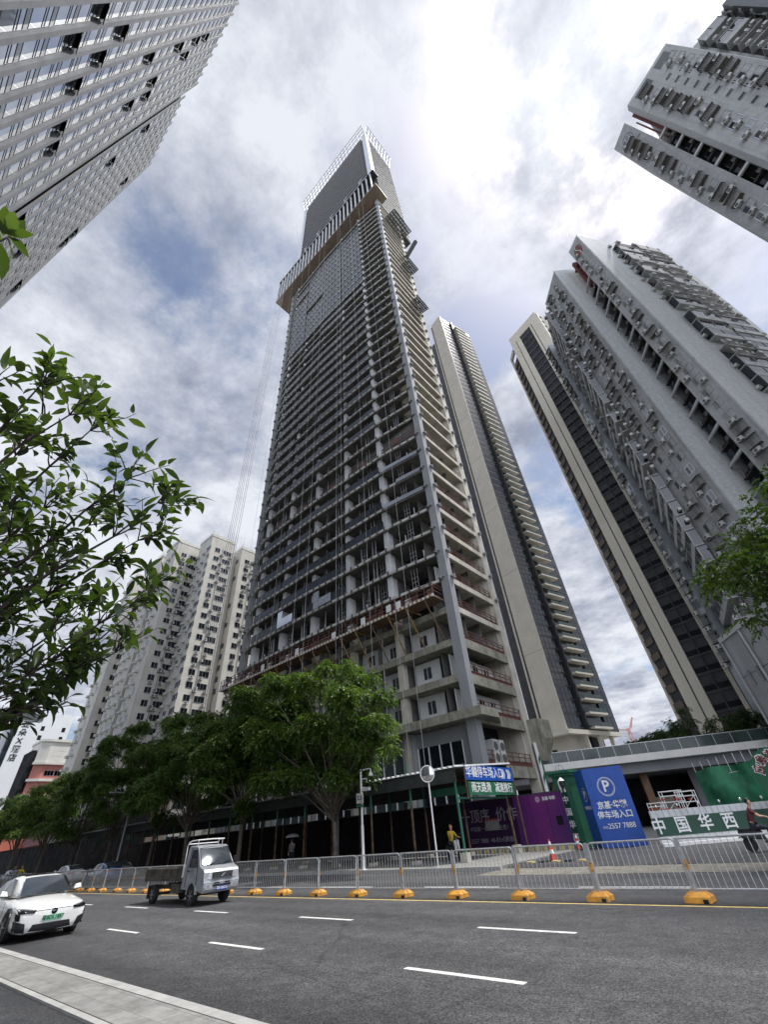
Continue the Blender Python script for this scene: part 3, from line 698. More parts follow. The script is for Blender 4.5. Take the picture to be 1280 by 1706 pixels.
# access platform hanging round the tower above the fourth floor
P = thing('scaffold_platform', 'orange and red suspended scaffold platform wrapped round the lower tower face', 'scaffold', (-44, 34.9, 21.2))
b = MB(); b.box(-65.4, -22.3, 33.9, 35.9, 21.3, 21.5); b.build('deck', 'scaffold_rust', P)
b = MB()
for x in np.arange(-65.4, -22.3, 0.6): b.box(x, x+0.3, 33.78, 33.88, 21.25, 21.55, 0); b.box(x+0.3, x+0.6, 33.78, 33.88, 21.25, 21.55, 1)
b.build('edge_board', ['scaffold_orange', 'paint_white'], P)
b = MB()
for zz in (22.0, 22.5, 22.85): b.box(-65.4, -22.3, 33.92, 33.98, zz, zz+0.06)
for x in np.arange(-65.4, -22.2, 1.05): b.box(x-0.03, x+0.03, 33.9, 33.99, 21.5, 22.9)
for zz in (22.0, 22.5, 22.85): b.box(-22.36, -22.3, 34, 35.9, zz, zz+0.06)
b.build('railing', 'red_frame', P)
for x in np.arange(-65.2, -22.6, 1.05):
    if random.random() < 0.75: b = MB(); b.box(x+0.08, x+0.98, 34.0, 34.02, 21.6, 22.3); b.build('mesh_panel', random.choice(['red_frame', 'scaffold_rust', 'red_frame', 'sheet_white']), P)
for i in range(16):
    x = -64+i*2.7; b = MB(); b.bar((x, 33.9, 21.2), (x+0.3, 36.4, 17.0), 0.12); b.bar((x, 33.9, 21.2), (x, 36.6, 21.2), 0.13); b.build('strut', 'scaffold_orange' if i % 3 else 'scaffold_rust', P)
for x, z in ((-27.5, 22.0), (-29.0, 22.1), (-33.2, 22.0), (-38.5, 21.9), (-46, 22.0), (-54, 22)):
    b = MB(); b.box(x, x+0.7, 33.85, 33.9, z-0.4, z+0.45); b.build('notice', 'white_paint', P)
# ropes let down from the band
ropes = [(-69.9, 32.9), (-69.1, 32.9), (-68.2, 32.9), (-67.4, 32.9), (-66.3, 32.9), (-65.5, 32.9)]
ropes += [(x, 32.95) for x in (-60.1, -54.2, -50.5, -45.1, -42.6, -36.3, -35.2, -30.4, -26.6, -24.9)]
rope_lab = 'thin pale work rope hanging down the left edge of the tower', 'thin pale work rope hanging down the front face of the tower'
for i, (x, y) in enumerate(ropes):
    b = MB(); yb = y-0.4; xb = x-(0.5 if i < 6 else 0)
    b.tube([(x, y, 158.7), ((x+xb)/2, (y+yb)/2, 80), (xb, yb, 5 if i > 5 else 30)], 0.04 if i < 6 else 0.018, 5)
    o = b.build('rope', 'rope'); tag(o, rope_lab[0] if i < 6 else rope_lab[1], 'rope', 'ropes beside the tower' if i < 6 else 'ropes in front of the tower face')
# long banner hung on the rear corner
BN = thing('hanging_banner', 'narrow green and white banner hung on the right corner of the tower base', 'banner', (-20.6, 46.2, 0.5))
b = MB(); b.box(-20.95, -20.85, 46.0, 46.9, 0.6, 8.0); b.build('cloth', 'white_paint', BN)
b = MB(); b.box(-20.84, -20.83, 46.55, 46.89, 0.7, 7.9)
for z in (1.2, 2.8, 4.4, 6.0): b.hexa([(-20.84, 46.05, z), (-20.83, 46.05, z), (-20.83, 46.5, z+0.5), (-20.84, 46.5, z+0.5), (-20.84, 46.05, z+0.5), (-20.83, 46.05, z+0.5), (-20.83, 46.5, z+1.0), (-20.84, 46.5, z+1.0)])
b.build('green_pattern', 'green_sign', BN)
# ---------------------------------------------------------------- tall beige and dark tower right of the skyscraper
def win_tmpl(w, h, dep=0.18, mull=1, split=0.0):
    b = MB()
    b.box(-w/2, w/2, dep, dep+0.04, 0, h, 1)
    for i in range(mull+2):
        x = -w/2+i*w/(mull+1); b.box(x-0.035, x+0.035, 0.02, dep-0.002, 0, h, 0)
    b.box(-w/2, w/2, 0.015, dep-0.003, -0.05, 0.0, 0); b.box(-w/2, w/2, 0.015, dep-0.003, h, h+0.05, 0)
    if split: b.box(-w/2, w/2, 0.03, dep-0.004, h*split-0.03, h*split+0.03, 0)
    return b
Tm = thing('apartment_tower', 'very tall slim tower, beige ribbed left wall and dark glass right side with pale balconies', 'apartment tower', (-38, 112, 0))
pL, pC, pR = (-44.9, 104.8), (-38.2, 103.2), (-32.8, 121.7)
H = 203.0; Z0 = 17.0
back = (-39.4, 123.6); backL = (-46.0, 122.5)
b = MB(); b.prism([pL, pC, pR, back, backL], Z0, H); b.build('body', 'dark_panel', Tm)
Fl, Fr = Face(pL, pC), Face(pC, pR)
b = MB(); Fl.box(b, 1.15, Fl.w+0.25, 0.02, 0.30, Z0, H+0.6)
for u in np.arange(1.25, Fl.w+0.2, 0.62): Fl.box(b, u, u+0.09, 0.301, 0.40, Z0, H+0.5)
for z in np.arange(Z0+18, H, 23): Fl.box(b, 1.16, Fl.w+0.24, 0.30, 0.31, z, z+0.10, 1)
b.build('ribbed_wall', ['beige_rib', 'brown_soffit'], Tm)
b = MB(); Fl.box(b, 0.0, 0.45, 0.02, 0.25, Z0, H); b.build('wall_strip', 'beige_rib', Tm)
tk = MB(); tk.box(-0.35, 0.35, -0.05, 0.3, 0, 0.5)
instances(Tm, 'slot_louvre', tk, ['steel_dark'], [Fl.place(0.8, 0.05, z) for z in np.arange(Z0, H-2, 3.05)])
b = MB(); b.prism([(-48.0, 106.6), (-45.2, 105.9), (-45.6, 121), (-48.6, 121)], Z0, H-12); b.build('side_bay', 'dark_panel', Tm)
ft = MB(); ft.box(-3.0, 3.0, 0.05, 0.1, 0.55, 3.03, 0); ft.box(-3.0, 3.0, 0, 0.1, 0.0, 0.54, 1)
for q in range(5): ft.box(-3+q*1.5-0.04, -3+q*1.5+0.04, 0.0, 0.049, 0.55, 3.03, 1)
ft.box(-3, 3, 0.0, 0.049, 1.55, 1.62, 1)
zs = np.arange(Z0+0.2, H-3.1, 3.05)
instances(Tm, 'window_band', ft, ['glass_dark', 'dark_panel'], [Fr.place(3.3, 0.15, z) for z in zs])
ft2 = MB(); ft2.box(-2.4, 2.4, 0.05, 0.1, 0.55, 3.03, 0); ft2.box(-2.4, 2.4, 0, 0.1, 0.0, 0.54, 1)
for q in range(4): ft2.box(-2.4+q*1.6-0.04, -2.4+q*1.6+0.04, 0.0, 0.049, 0.55, 3.03, 1)
instances(Tm, 'side_window', ft2, ['glass_dark', 'dark_panel'], [Fr.place(16.8, 0.15, z) for z in zs])
b = MB(); Fr.box(b, 6.5, 7.1, 0.02, 0.9, Z0, H); Fr.box(b, 0.0, 0.25, 0.02, 0.35, Z0, H); Fr.box(b, 14.2, 14.5, 0.02, 0.5, Z0, H); b.build('pier', 'dark_panel', Tm)
bl = MB(); bl.box(-3.45, 3.45, -1.65, 0.3, 0, 0.42, 0); bl.box(-3.4, 3.4, -1.6, -1.57, 0.42, 1.35, 1); bl.box(-3.4, 3.4, 0.32, 0.36, 0.43, 3.0, 2)
instances(Tm, 'balcony', bl, ['pale_slab', 'clear_rail', 'glass_dark'], [Fr.place(10.75, 0.40, z) for z in zs])
b = MB(); b.prism([(-47.5, 103.0), (-37.3, 101.2), (-32.2, 121), (-46.5, 121)], 16.0, 16.9); b.build('base_slab', 'pale_slab', Tm)
b = MB(); b.prism([(-45.5, 105.2), (-38.4, 103.7), (-37.0, 109.5), (-44.5, 111)], 5, 15.99); b.build('base_wall', 'beige_panel', Tm)
Fb = Face((-45.5, 105.2), (-38.4, 103.7)); b = MB(); Fb.box(b, 1.9, 3.2, 0.01, 0.05, 8, 13.8); b.build('doorway', 'dark_room', Tm)
for x, y in ((-36.3, 107.8), (-35.0, 112.6), (-33.8, 117.3)):
    b = MB(); b.box(x-0.4, x+0.4, y-0.4, y+0.4, 5, 15.99); b.build('column', 'beige_panel', Tm)
b = MB(); b.box(-44, -36.5, 111.5, 120, 5, 15.9); b.build('lobby', 'dark_room', Tm)

# ---------------------------------------------------------------- beige tower at right with dark balcony strip
Tb = thing('apartment_tower', 'beige panelled tower with a dark balcony strip, beside the grey tiled block', 'apartment tower', (-7, 100, 0))
pL, pC = (-13.3, 98.1), (-1.5, 94.9); H = 142.0
b = MB(); b.prism([pL, pC, (6, 112), (-8, 118)], 0, H-0.5); b.build('body', 'dark_panel', Tb)
F = Face(pL, pC)
for u0, u1, nm in ((0.0, 1.95, 0), (2.25, 3.9, 0), (8.45, 9.15, 0), (9.45, F.w, 0)):
    b = MB(); F.box(b, u0, u1, 0.02, 0.32, 0, H)
    for u in np.arange(u0+0.9, u1-0.3, 0.9): F.box(b, u, u+0.05, 0.321, 0.345, 0, H, 1)
    b.build('wall_panel', ['beige_panel', 'beige_rib'], Tb)
b = MB(); F.box(b, 0, F.w, 0.02, 0.34, H-3.2, H+0.8); b.build('parapet', 'beige_panel', Tb)
bb = MB(); bb.box(-2.2, 2.2, -0.1, 0.5, 0.0, 0.42, 0); bb.box(-2.2, 2.2, 0.9, 0.95, 0.42, 3.1, 1); bb.box(-0.1, 0.1, -0.12, 0.9, 0.42, 3.1, 0); bb.box(-2.2, 2.2, -0.05, -0.02, 0.43, 1.35, 1)
for q in (-1.5, -0.8, 0.8, 1.5): bb.box(q-0.03, q+0.03, 0.85, 0.9, 0.43, 3.1, 0)
instances(Tb, 'balcony', bb, ['dark_panel', 'glass_dark'], [F.place(6.17, 0.05, z) for z in np.arange(14, H-5, 3.1)])
tk = MB(); tk.box(-0.13, 0.13, 0, 0.2, 0, 1.1)
instances(Tb, 'slot_louvre', tk, ['steel_dark'], [F.place(u, 0.12, z) for z in np.arange(14, H-5, 3.1) for u in (2.1, 9.3)])
Fs = Face(pC, (0.8, 106), out=(1, -0.3)); b = MB(); Fs.box(b, 0, 1.2, 0.02, 0.3, 0, H)
b.build('wall_panel', 'beige_panel', Tb)
st = MB(); st.box(-3.5, 3.5, -0.6, 0.2, 0, 0.5)
instances(Tb, 'side_slab', st, ['beige_panel'], [Fs.place(4.8, 0.0, z) for z in np.arange(60, H, 3.1)])
# set back wing on its left
b = MB(); b.prism([(-16.2, 102.6), (-13.6, 99.6), (-11, 116), (-14.5, 117)], 0, 134); b.build('rear_wing', 'dark_panel', Tb)
F2 = Face((-16.2, 102.6), (-13.6, 99.6))
b = MB(); F2.box(b, 0, 0.5, -0.3, 0.5, 0, 138); F2.box(b, 0, F2.w, -0.3, 0.45, 136.8, 138.6); b.build('wing_edge', 'beige_panel', Tb)
ws = MB(); ws.box(-1.5, 1.5, -0.3, 0.3, 0, 1.3, 0); ws.box(-1.5, 1.5, 0.2, 0.3, 1.31, 3.1, 1)
instances(Tb, 'wing_balcony', ws, ['brown_soffit', 'glass_dark'], [F2.place(2.1, 0.05, z) for z in np.arange(10, 131, 3.1)])

# ---------------------------------------------------------------- grey tiled blocks with cages and air conditioners
W1 = MB()                                            # window with frame, sill and pale curtain
W1.box(-0.75, 0.75, 0.02, 0.05, 0, 1.45, 1); W1.box(-0.8, 0.8, -0.05, 0.02, -0.08, 0.0, 0); W1.box(-0.8, 0.8, -0.05, 0.02, 1.45, 1.52, 0)
for x in (-0.8, -0.02, 0.74): W1.box(x, x+0.06, -0.04, 0.019, 0, 1.45, 0)
W1.box(-0.72, -0.1, 0.0, 0.018, 0.05, 1.3, 2)
CG = MB()                                            # projecting security cage with a tin hood
for z in (0, 0.35, 0.7, 1.05, 1.4): CG.box(-0.9, 0.9, -0.62, -0.58, z, z+0.035, 0)
for x in np.linspace(-0.9, 0.87, 10): CG.box(x, x+0.03, -0.62, -0.58, 0, 1.45, 0)
for x in (-0.9, 0.87):
    for z in (0, 0.5, 1.0, 1.4): CG.box(x, x+0.03, -0.6, 0, z, z+0.03, 0)
CG.box(-0.9, 0.9, -0.6, 0, -0.04, 0.0, 1); CG.hexa([(-1.0, -0.8, 1.5), (1.0, -0.8, 1.5), (1.0, 0, 1.8), (-1.0, 0, 1.8), (-1.0, -0.8, 1.53), (1.0, -0.8, 1.53), (1.0, 0, 1.83), (-1.0, 0, 1.83)], 1)
AC = MB(); AC.box(-0.45, 0.45, -0.5, -0.12, 0, 0.62, 0); AC.lathe((-0.12, -0.5, 0.31), [(0.25, 0.0), (0.25, -0.012), (0.06, -0.014)], 14, 'y', 1)
for x in (-0.35, 0.32): AC.bar((x, 0, -0.35), (x, -0.5, -0.02), 0.04, mi=1); AC.box(x-0.02, x+0.02, -0.5, 0, -0.045, -0.005, 1)
AC.tube([(0.45, -0.3, 0.3), (0.7, -0.08, 0.5), (0.6, -0.05, 1.0)], 0.025, 5, 1)
AC2 = MB(); AC2.box(-0.4, 0.4, -0.55, 0, 0, 0.5, 0); AC2.box(-0.36, 0.36, -0.565, -0.55, 0.06, 0.44, 1)
BA = MB()                                            # crowded balcony, boxed in with glass, plants and racks
BA.box(-3.1, 3.1, -1.3, 0, 0, 0.22, 0); BA.box(-3.1, 3.1, -1.3, -1.2, 0.22, 1.1, 0)
for x in (-3.1, -0.05, 3.0): BA.box(x, x+0.1, -1.3, -1.2, 1.1, 2.7, 2)
BA.box(-3.0, 3.0, -1.22, -1.19, 1.12, 2.7, 1); BA.box(-3.1, -3.05, -1.2, 0, 0.22, 2.7, 1); BA.box(3.05, 3.1, -1.2, 0, 0.22, 2.7, 1)
BB = MB()                                            # open balcony with rails and hanging washing
BB.box(-3.1, 3.1, -1.3, 0, 0, 0.2, 0); BB.box(-3.0, 3.0, 0.0, 0.05, 0.2, 2.8, 1)
for z in (0.55, 0.85, 1.15): BB.box(-3.1, 3.1, -1.3, -1.25, z, z+0.04, 2)
for x in np.linspace(-3.1, 3.05, 14): BB.box(x, x+0.04, -1.3, -1.25, 0.2, 1.15, 2)
for x, w, h in ((-2.3, 0.5, 0.9), (-1.4, 0.4, 0.7), (0.6, 0.6, 1.0), (1.8, 0.45, 0.8)): BB.box(x, x+w, -1.0, -0.97, 2.2-h, 2.2, 3)
BB.box(1.2, 2.1, -1.9, -1.31, 0.3, 0.9, 2); BB.box(-2.9, -2.0, -1.8, -1.31, 0.25, 0.85, 0)
FH = 2.87
def tile_block(root, H, shaded, balconies, z0=4, seed=1):
    rd = random.Random(seed); w, c, a, a2 = [], [], [], []
    for F, us in shaded:
        for u in us:
            z = z0
            while z < H-4:
                w.append(F.place(u+rd.uniform(-.05, .05), 0.03, z+1.0))
                r = rd.random()
                if r < 0.45: c.append(F.place(u, 0.06, z+0.9))
                if rd.random() < 0.92: a.append(F.place(u+rd.choice((-0.7, 0.9, 0.9, 0.2)), 0.05, z+rd.uniform(0.0, 0.25)))
                z += FH
    sp = [rd.random() < 0.35 for _ in w]
    instances(root, 'window', W1, ['cage', 'glass_dark', 'glass_blue'], [q for q, f in zip(w, sp) if not f])
    instances(root, 'curtained_window', W1, ['alu', 'glass_dark', 'ac_white'], [q for q, f in zip(w, sp) if f])
    instances(root, 'window_cage', CG, ['cage', 'cage_rust'], c)
    instances(root, 'air_conditioner', AC, ['ac_white', 'ac_grille'], a)
    ba, bb = [], []
    for F, us in balconies:
        for u in us:
            z = z0
            while z < H-5:
                (ba if rd.random() < 0.55 else bb).append(F.place(u, 0.02+rd.uniform(-0.2, 0.1), z))
                if rd.random() < 0.5: a2.append(F.place(u-3.6+rd.uniform(-.3, .3), 0.05, z+rd.uniform(0.3, 1.4)))
                if rd.random() < 0.35: a2.append(F.place(u+3.3+rd.uniform(-.3, .3), 0.9, z+rd.uniform(0.3, 1.0)))
                z += FH
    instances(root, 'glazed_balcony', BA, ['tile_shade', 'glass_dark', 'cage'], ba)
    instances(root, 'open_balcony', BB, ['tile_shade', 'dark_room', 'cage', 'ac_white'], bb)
    instances(root, 'condenser', AC2, ['ac_white', 'ac_grille'], a2)

def stairs(root, H, pa, pb, depth, bay, n, ztop, seed=2):
    """open stair recess between two wings: floor beams and half landings in the dark"""
    rd = random.Random(seed); F = Face(pa, pb)
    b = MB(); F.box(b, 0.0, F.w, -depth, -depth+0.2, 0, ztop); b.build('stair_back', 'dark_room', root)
    beam = MB(); beam.box(-F.w/2, F.w/2, 0.05, 0.35, -0.24, 0.24, 0)
    instances(root, 'stair_beam', beam, ['tile_trim'], [F.place(F.w/2, 0, ztop-i*bay) for i in range(n)])
    ln = MB(); ln.box(-F.w/2, F.w/2*0.2, 0.6, 2.0, 0.0, 0.18, 0); ln.box(-F.w/2, F.w/2, 1.2, 1.25, -1.0, 1.1, 1)
    for q in range(5): ln.box(-F.w/2+0.3+q*0.7, -F.w/2+0.34+q*0.7, 0.55, 0.6, 0.18, 1.2, 2)
    ln.box(F.w*0.1, F.w*0.45, 0.5, 1.0, 0.2, 0.9, 2); ln.box(-F.w*0.4, -F.w*0.1, 0.8, 0.9, -1.9, -0.6, 3)
    instances(root, 'stair_landing', ln, ['dark_panel', 'dark_room', 'cage_rust', 'glass_blue'], [F.place(F.w/2, 0, ztop-bay/2-i*bay) for i in range(n-1)])

Tg = thing('apartment_block', 'grey tiled stepped block with an open stair slot and rows of caged windows', 'apartment block', (10, 72, 0))
H = 109.3
A, AL, AR = (14.7, 62.7), (11.75, 64.95), (29.8, 82.9)
W2R, B_, C_ = (9.8, 68.2), (7.3, 66.2), (2.0, 72.4)
R3, P3, E3 = (-0.45, 85.1), (-2.65, 83.6), (-3.9, 84.9)
body = [A, AR, (20, 100), (2, 100), E3, P3, R3, C_, B_, W2R]
# split the plan in wings so that each prism stays convex
bw = MB(); bw.prism([A, AR, (24, 96), (14.5, 71.5), (12.6, 66.2), AL], 0, H-0.0); bw.build('right_wing', 'tile_grey', Tg)
bw = MB(); bw.prism([B_, W2R, (12.0, 70.5), (24, 96), (8, 100), C_], 0, H+0.02); bw.build('middle_wing', 'tile_grey', Tg)
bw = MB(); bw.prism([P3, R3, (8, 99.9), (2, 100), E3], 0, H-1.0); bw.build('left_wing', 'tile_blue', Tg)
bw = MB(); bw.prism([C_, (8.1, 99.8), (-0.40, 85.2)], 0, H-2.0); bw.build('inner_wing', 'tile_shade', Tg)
F1, F2, F3 = Face(A, AL), Face(B_, C_), Face(P3, E3)
for F in (F1, F2):
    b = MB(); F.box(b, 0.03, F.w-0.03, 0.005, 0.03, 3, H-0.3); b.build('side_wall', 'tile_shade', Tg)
    b = MB(); F.box(b, 0.0, 0.28, 0.031, 0.12, 3, H); b.build('corner_trim', 'tile_trim', Tg)
    b = MB()
    for zz in np.arange(14, H, 2.9*3): F.box(b, 0.06, 0.12, 0.121, 0.3, zz, zz+0.10)
    b.tube([F.p(F.w*0.52, 0.12, 10), F.p(F.w*0.52, 0.12, H-8)], 0.06, 6); b.build('drain_pipe', 'cage', Tg)
Fm = Face(C_, R3, out=(-1, 0.1)); Fa = Face(A, AR, out=(0.8, -0.6))
tile_block(Tg, H, [(F1, [F1.w*0.50]), (F2, [2.2, 5.6]), (F3, [0.9])], [(Fa, [10.2, 16.6]), (Fm, [2.4, 8.6])], z0=18, seed=3)
stairs(Tg, H, AL, W2R, 3.0, 5.63, 19, 1.435*66.2+1.7)
b = MB(); F = Face(AL, W2R); F.box(b, F.w-1.6, F.w-0.9, -1.8, -0.9, 96.7, H-0.6); F.box(b, 1.3, 1.7, -1.8, -1.4, 96.7, H-3); F.box(b, 0.2, F.w-0.2, -2.0, -1.0, H-3.2, H-2.6); b.build('roof_frame', 'brick_red', Tg)
b = MB(); b.prism([A, (A[0]+1.0, A[1]+1.3), (AL[0]+1.0, AL[1]+1.0), AL], H-0.001, H+0.5); b.build('parapet', 'tile_trim', Tg)
# round red mark high on the side wall
u0, zc = F1.w*0.52, H-3.6
b = MB(); n = 28; vs = [F1.p(u0, 0.06, zc)]+[F1.p(u0+1.15*math.cos(2*math.pi*k/n), 0.06, zc+2.0*math.sin(2*math.pi*k/n)) for k in range(n)]
b.add(vs, [(0, 1+k, 1+(k+1) % n) for k in range(n)])
b.build('red_emblem', 'sign_red_dim' if 'sign_red_dim' in MATS else 'brick_red', Tg)
b = MB(); path = [F1.p(u0+0.35*math.sin((t-0.5)*5.5)*(1 if t > 0.5 else 1), 0.09, zc+2.0*(t*2-1)) for t in np.linspace(0, 1, 12)]
b.tube(path, 0.11, 5); b.build('emblem_stroke', 'tile_trim', Tg)
# low panelled annexe in front of it
Tn = thing('annexe_building', 'low pale grey panelled annexe at the foot of the stepped block', 'building', (4, 64, 0))
q0, q1 = (-2.5, 70.3), (9.5, 50.4)
b = MB(); b.prism([q0, q1, (22, 58), (9, 80), (-1.0, 78)], 0, 18.3); b.build('wall', 'grey_house', Tn)
F = Face(q0, q1)
b = MB()
for u in np.arange(0, F.w, 4.2): F.box(b, u, u+0.06, 0.01, 0.03, 0, 18.3)
for z in (4.5, 9.2, 13.8): F.box(b, 0, F.w, 0.012, 0.032, z, z+0.06)
b.build('panel_joint', 'steel_dark', Tn)
for u, z in ((1.6, 14.2), (3.6, 14.2), (2.6, 10.7), (6.5, 14.2), (9, 14.2), (6.5, 10), (9, 10)):
    b = MB(); F.box(b, u, u+0.5, 0.01, 0.06, z-(1.6 if z > 13 else 0.4), z); b.build('slit_window', 'glass_dark', Tn)
b = MB(); b.tube([F.p(4.9, 0.2, 0), F.p(4.9, 0.2, 18.2)], 0.13, 8); b.tube([F.p(0.25, 0.2, 0), F.p(0.25, 0.2, 18.2)], 0.1, 8); b.build('drain_pipe', 'galvanised', Tn)
b = MB(); F.box(b, -0.1, F.w, 0.04, 0.2, 18.31, 18.9); b.build('parapet', 'tile_trim', Tn)

# ---------------------------------------------------------------- the same kind of block at top right
Tr = thing('apartment_block', 'grey tiled block cut off by the top right corner, balconied wing behind it', 'apartment block', (38, 48, 0))
H = 104.6
A, AL = (36.9, 42.1), (29.5, 45.5)
CH, W2R, WL = (29.35, 46.4), (28.1, 47.4), (25.3, 50.0)
bw = MB(); bw.prism([A, (44, 50), (33.5, 58), (31.7, 50.6), CH, AL], 0, H); bw.build('right_wing', 'tile_grey', Tr)
bw = MB(); bw.prism([WL, W2R, (30.4, 51.6), (33.4, 58), (30, 60)], 0, H-0.6); bw.build('left_wing', 'tile_grey', Tr)
F1, F2 = Face(A, AL), Face(W2R, WL)
for F in (F1, F2):
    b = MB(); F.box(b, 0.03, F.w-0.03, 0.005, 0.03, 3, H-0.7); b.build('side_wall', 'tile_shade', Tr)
tile_block(Tr, H, [(F1, [1.3, 5.9]), (F2, [2.0])], [], z0=30, seed=9)
sw = MB(); sw.box(-0.4, 0.4, -0.02, 0.04, 0, 0.6, 0); sw.box(-0.45, 0.45, -0.06, 0.0, -0.05, 0.0, 1); sw.box(-0.45, 0.45, -0.06, 0, 0.6, 0.65, 1); sw.box(0.9, 1.0, -0.03, 0.03, 0.9, 1.4, 0); sw.box(1.15, 1.25, -0.03, 0.03, 0.9, 1.4, 0)
instances(Tr, 'small_window', sw, ['glass_dark', 'tile_trim'], [F1.place(3.5, 0.05, z) for z in np.arange(31, H-5, FH)])
stairs(Tr, H, CH, W2R, 2.5, 5.55, 15, 1.626*54.6+1.7, seed=5)
b = MB(); F = Face(CH, W2R); F.box(b, 0.1, 0.6, -1.6, -0.8, 90.5, H-0.8); F.box(b, 1.0, 1.2, -1.6, -1.2, 90.5, H-2.5); b.build('roof_frame', 'brick_red', Tr)
# glazed top floor strips
for u0, u1 in ((0.9, 3.0), (4.4, 7.0)):
    b = MB(); F1.box(b, u0, u1, 0.035, 0.06, H-3.4, H-1.0); b.build('top_window', 'glass_dark', Tr)
# rear wing full of balconies
Q0, Q1 = (39.7, 45.4), (56.0, 42.4)
bw = MB(); bw.prism([Q0, Q1, (62, 54), (46, 60)], 0, H-1.2); bw.build('rear_wing', 'tile_shade', Tr)
FQ = Face(Q0, Q1); ba, bb, ac = [], [], []
rd = random.Random(4)
for z in np.arange(30, H-4, FH):
    for u in (2.0, 5.6, 9.2, 12.8):
        (ba if rd.random() < 0.5 else bb).append(FQ.place(u+(1.2 if u > 8 else 0), 0.02 if u < 8 else 0.9, z))
        if rd.random() < 0.7: ac.append(FQ.place(u+1.9, 0.05, z+1.2))
BAs = MB(); BAs.v = [(x*0.5, y, z) for x, y, z in BA.v]; BAs.f = BA.f; BAs.m = BA.m
BBs = MB(); BBs.v = [(x*0.5, y, z) for x, y, z in BB.v]; BBs.f = BB.f; BBs.m = BB.m
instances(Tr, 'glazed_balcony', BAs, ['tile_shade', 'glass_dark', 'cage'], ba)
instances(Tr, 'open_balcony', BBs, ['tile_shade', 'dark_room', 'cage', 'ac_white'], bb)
instances(Tr, 'condenser', AC2, ['ac_white', 'ac_grille'], ac)
# two farther bays step down behind
bw = MB(); bw.prism([(43.5, 42.5), (47.5, 41.4), (49, 44), (44, 45)], 0, H-3.5); bw.build('bay', 'steel_dark', Tr)
# green ring emblem
u0, zc = F2.w*0.5, H-4.6
b = MB()
for k in range(40):
    t0, t1 = 2*math.pi*k/40, 2*math.pi*(k+1)/40
    b.quad(*[F2.p(u0+r*0.62*math.cos(t), 0.06, zc+r*math.sin(t)) for r, t in ((1.75, t0), (2.0, t0), (2.0, t1), (1.75, t1))])
for s in (-1, 1):
    for k in range(24):
        t0, t1 = 2*math.pi*k/24, 2*math.pi*(k+1)/24
        b.quad(*[F2.p(u0+s*0.42+r*0.40*math.cos(t), 0.065, zc+1.25*r*math.sin(t)) for r, t in ((0.75, t0), (1.0, t0), (1.0, t1), (0.75, t1))])
b.build('ring_emblem', 'logo_green', Tr)
text('LOVIHOME', 0.62, F2.p(u0, 0.06, zc-2.9), F2.az, 'logo_green', Tr, 'emblem_lettering', 0.02)

# ---------------------------------------------------------------- ribbed office building at top left, on the near side of the road
To = thing('office_building', 'ribbed stone and glass office building leaning over the top left corner', 'office building', (-30, -20, 0))
HA, HB = 113.4, 110.3
b = MB(); b.box(-27.3, 1.4, -30, -10.5, 0, HA-1.5); b.build('body', 'spandrel', To)
rib = MB(); rib.box(-0.18, 0.18, -0.18, 0.05, 0, HA, 0)
for z in np.arange(1.65, HA, 3.3): rib.box(-0.182, 0.182, -0.182, 0.04, z, z+0.03, 1)
FA = Face((-27.4, -10.3), (1.5, -10.3), out=(0, 1))
ribx = np.arange(0.4, 28.9, 1.7)
instances(To, 'stone_rib', rib, ['stone_rib', 'spandrel'], [FA.place(u, 0.0, 0) for u in ribx])
wu = MB()
wu.box(-0.67, 0.67, 0.06, 0.10, 0.0, 3.3, 0); wu.box(-0.67, 0.67, 0.050, 0.059, 0.0, 0.55, 1)
for z in (0.62, 2.30, 2.62, 3.27): wu.box(-0.64, 0.64, 0.040, 0.058, z, z+0.03, 2)
instances(To, 'window_unit', wu, ['glass_sky', 'glass_grey', 'steel_dark'], [FA.place(u+0.85, 0.0, z) for u in ribx[:-1] for z in np.arange(0, HA-3.4, 3.3)])
ov = MB(); ov.hexa([(-0.6, -0.30, 0), (0.6, -0.30, 0), (0.6, -0.02, 1.05), (-0.6, -0.02, 1.05), (-0.6, -0.26, 0.0), (0.6, -0.26, 0.0), (0.6, 0.01, 1.05), (-0.6, 0.01, 1.05)], 0); ov.box(-0.56, 0.56, -0.01, 0.02, 0.02, 1.0, 1)
rd = random.Random(12)
pl = []
for px, py in ((145, 20), (105, 70), (155, 85), (112, 145), (205, 35), (245, 100), (75, 220), (65, 255), (210, 178), (238, 158), (254, 128), (328, 65), (313, 82), (296, 80), (225, 265), (345, 55)):
    p = on_y(px, py, -10.3); u = p.x+27.4; k = round((u-0.4-0.85)/1.7); pl.append(FA.place(0.4+0.85+k*1.7, 0.03, max(3, round(p.z/3.3)*3.3+1.05))) if p.z < HA-5 and 0 < k < 16 else None
instances(To, 'open_window', ov, ['steel_dark', 'black_plastic'], pl)
b = MB(); FA.box(b, 0, FA.w, -0.25, -0.05, HA-3.4, HA-0.9); b.build('parapet', 'spandrel', To)
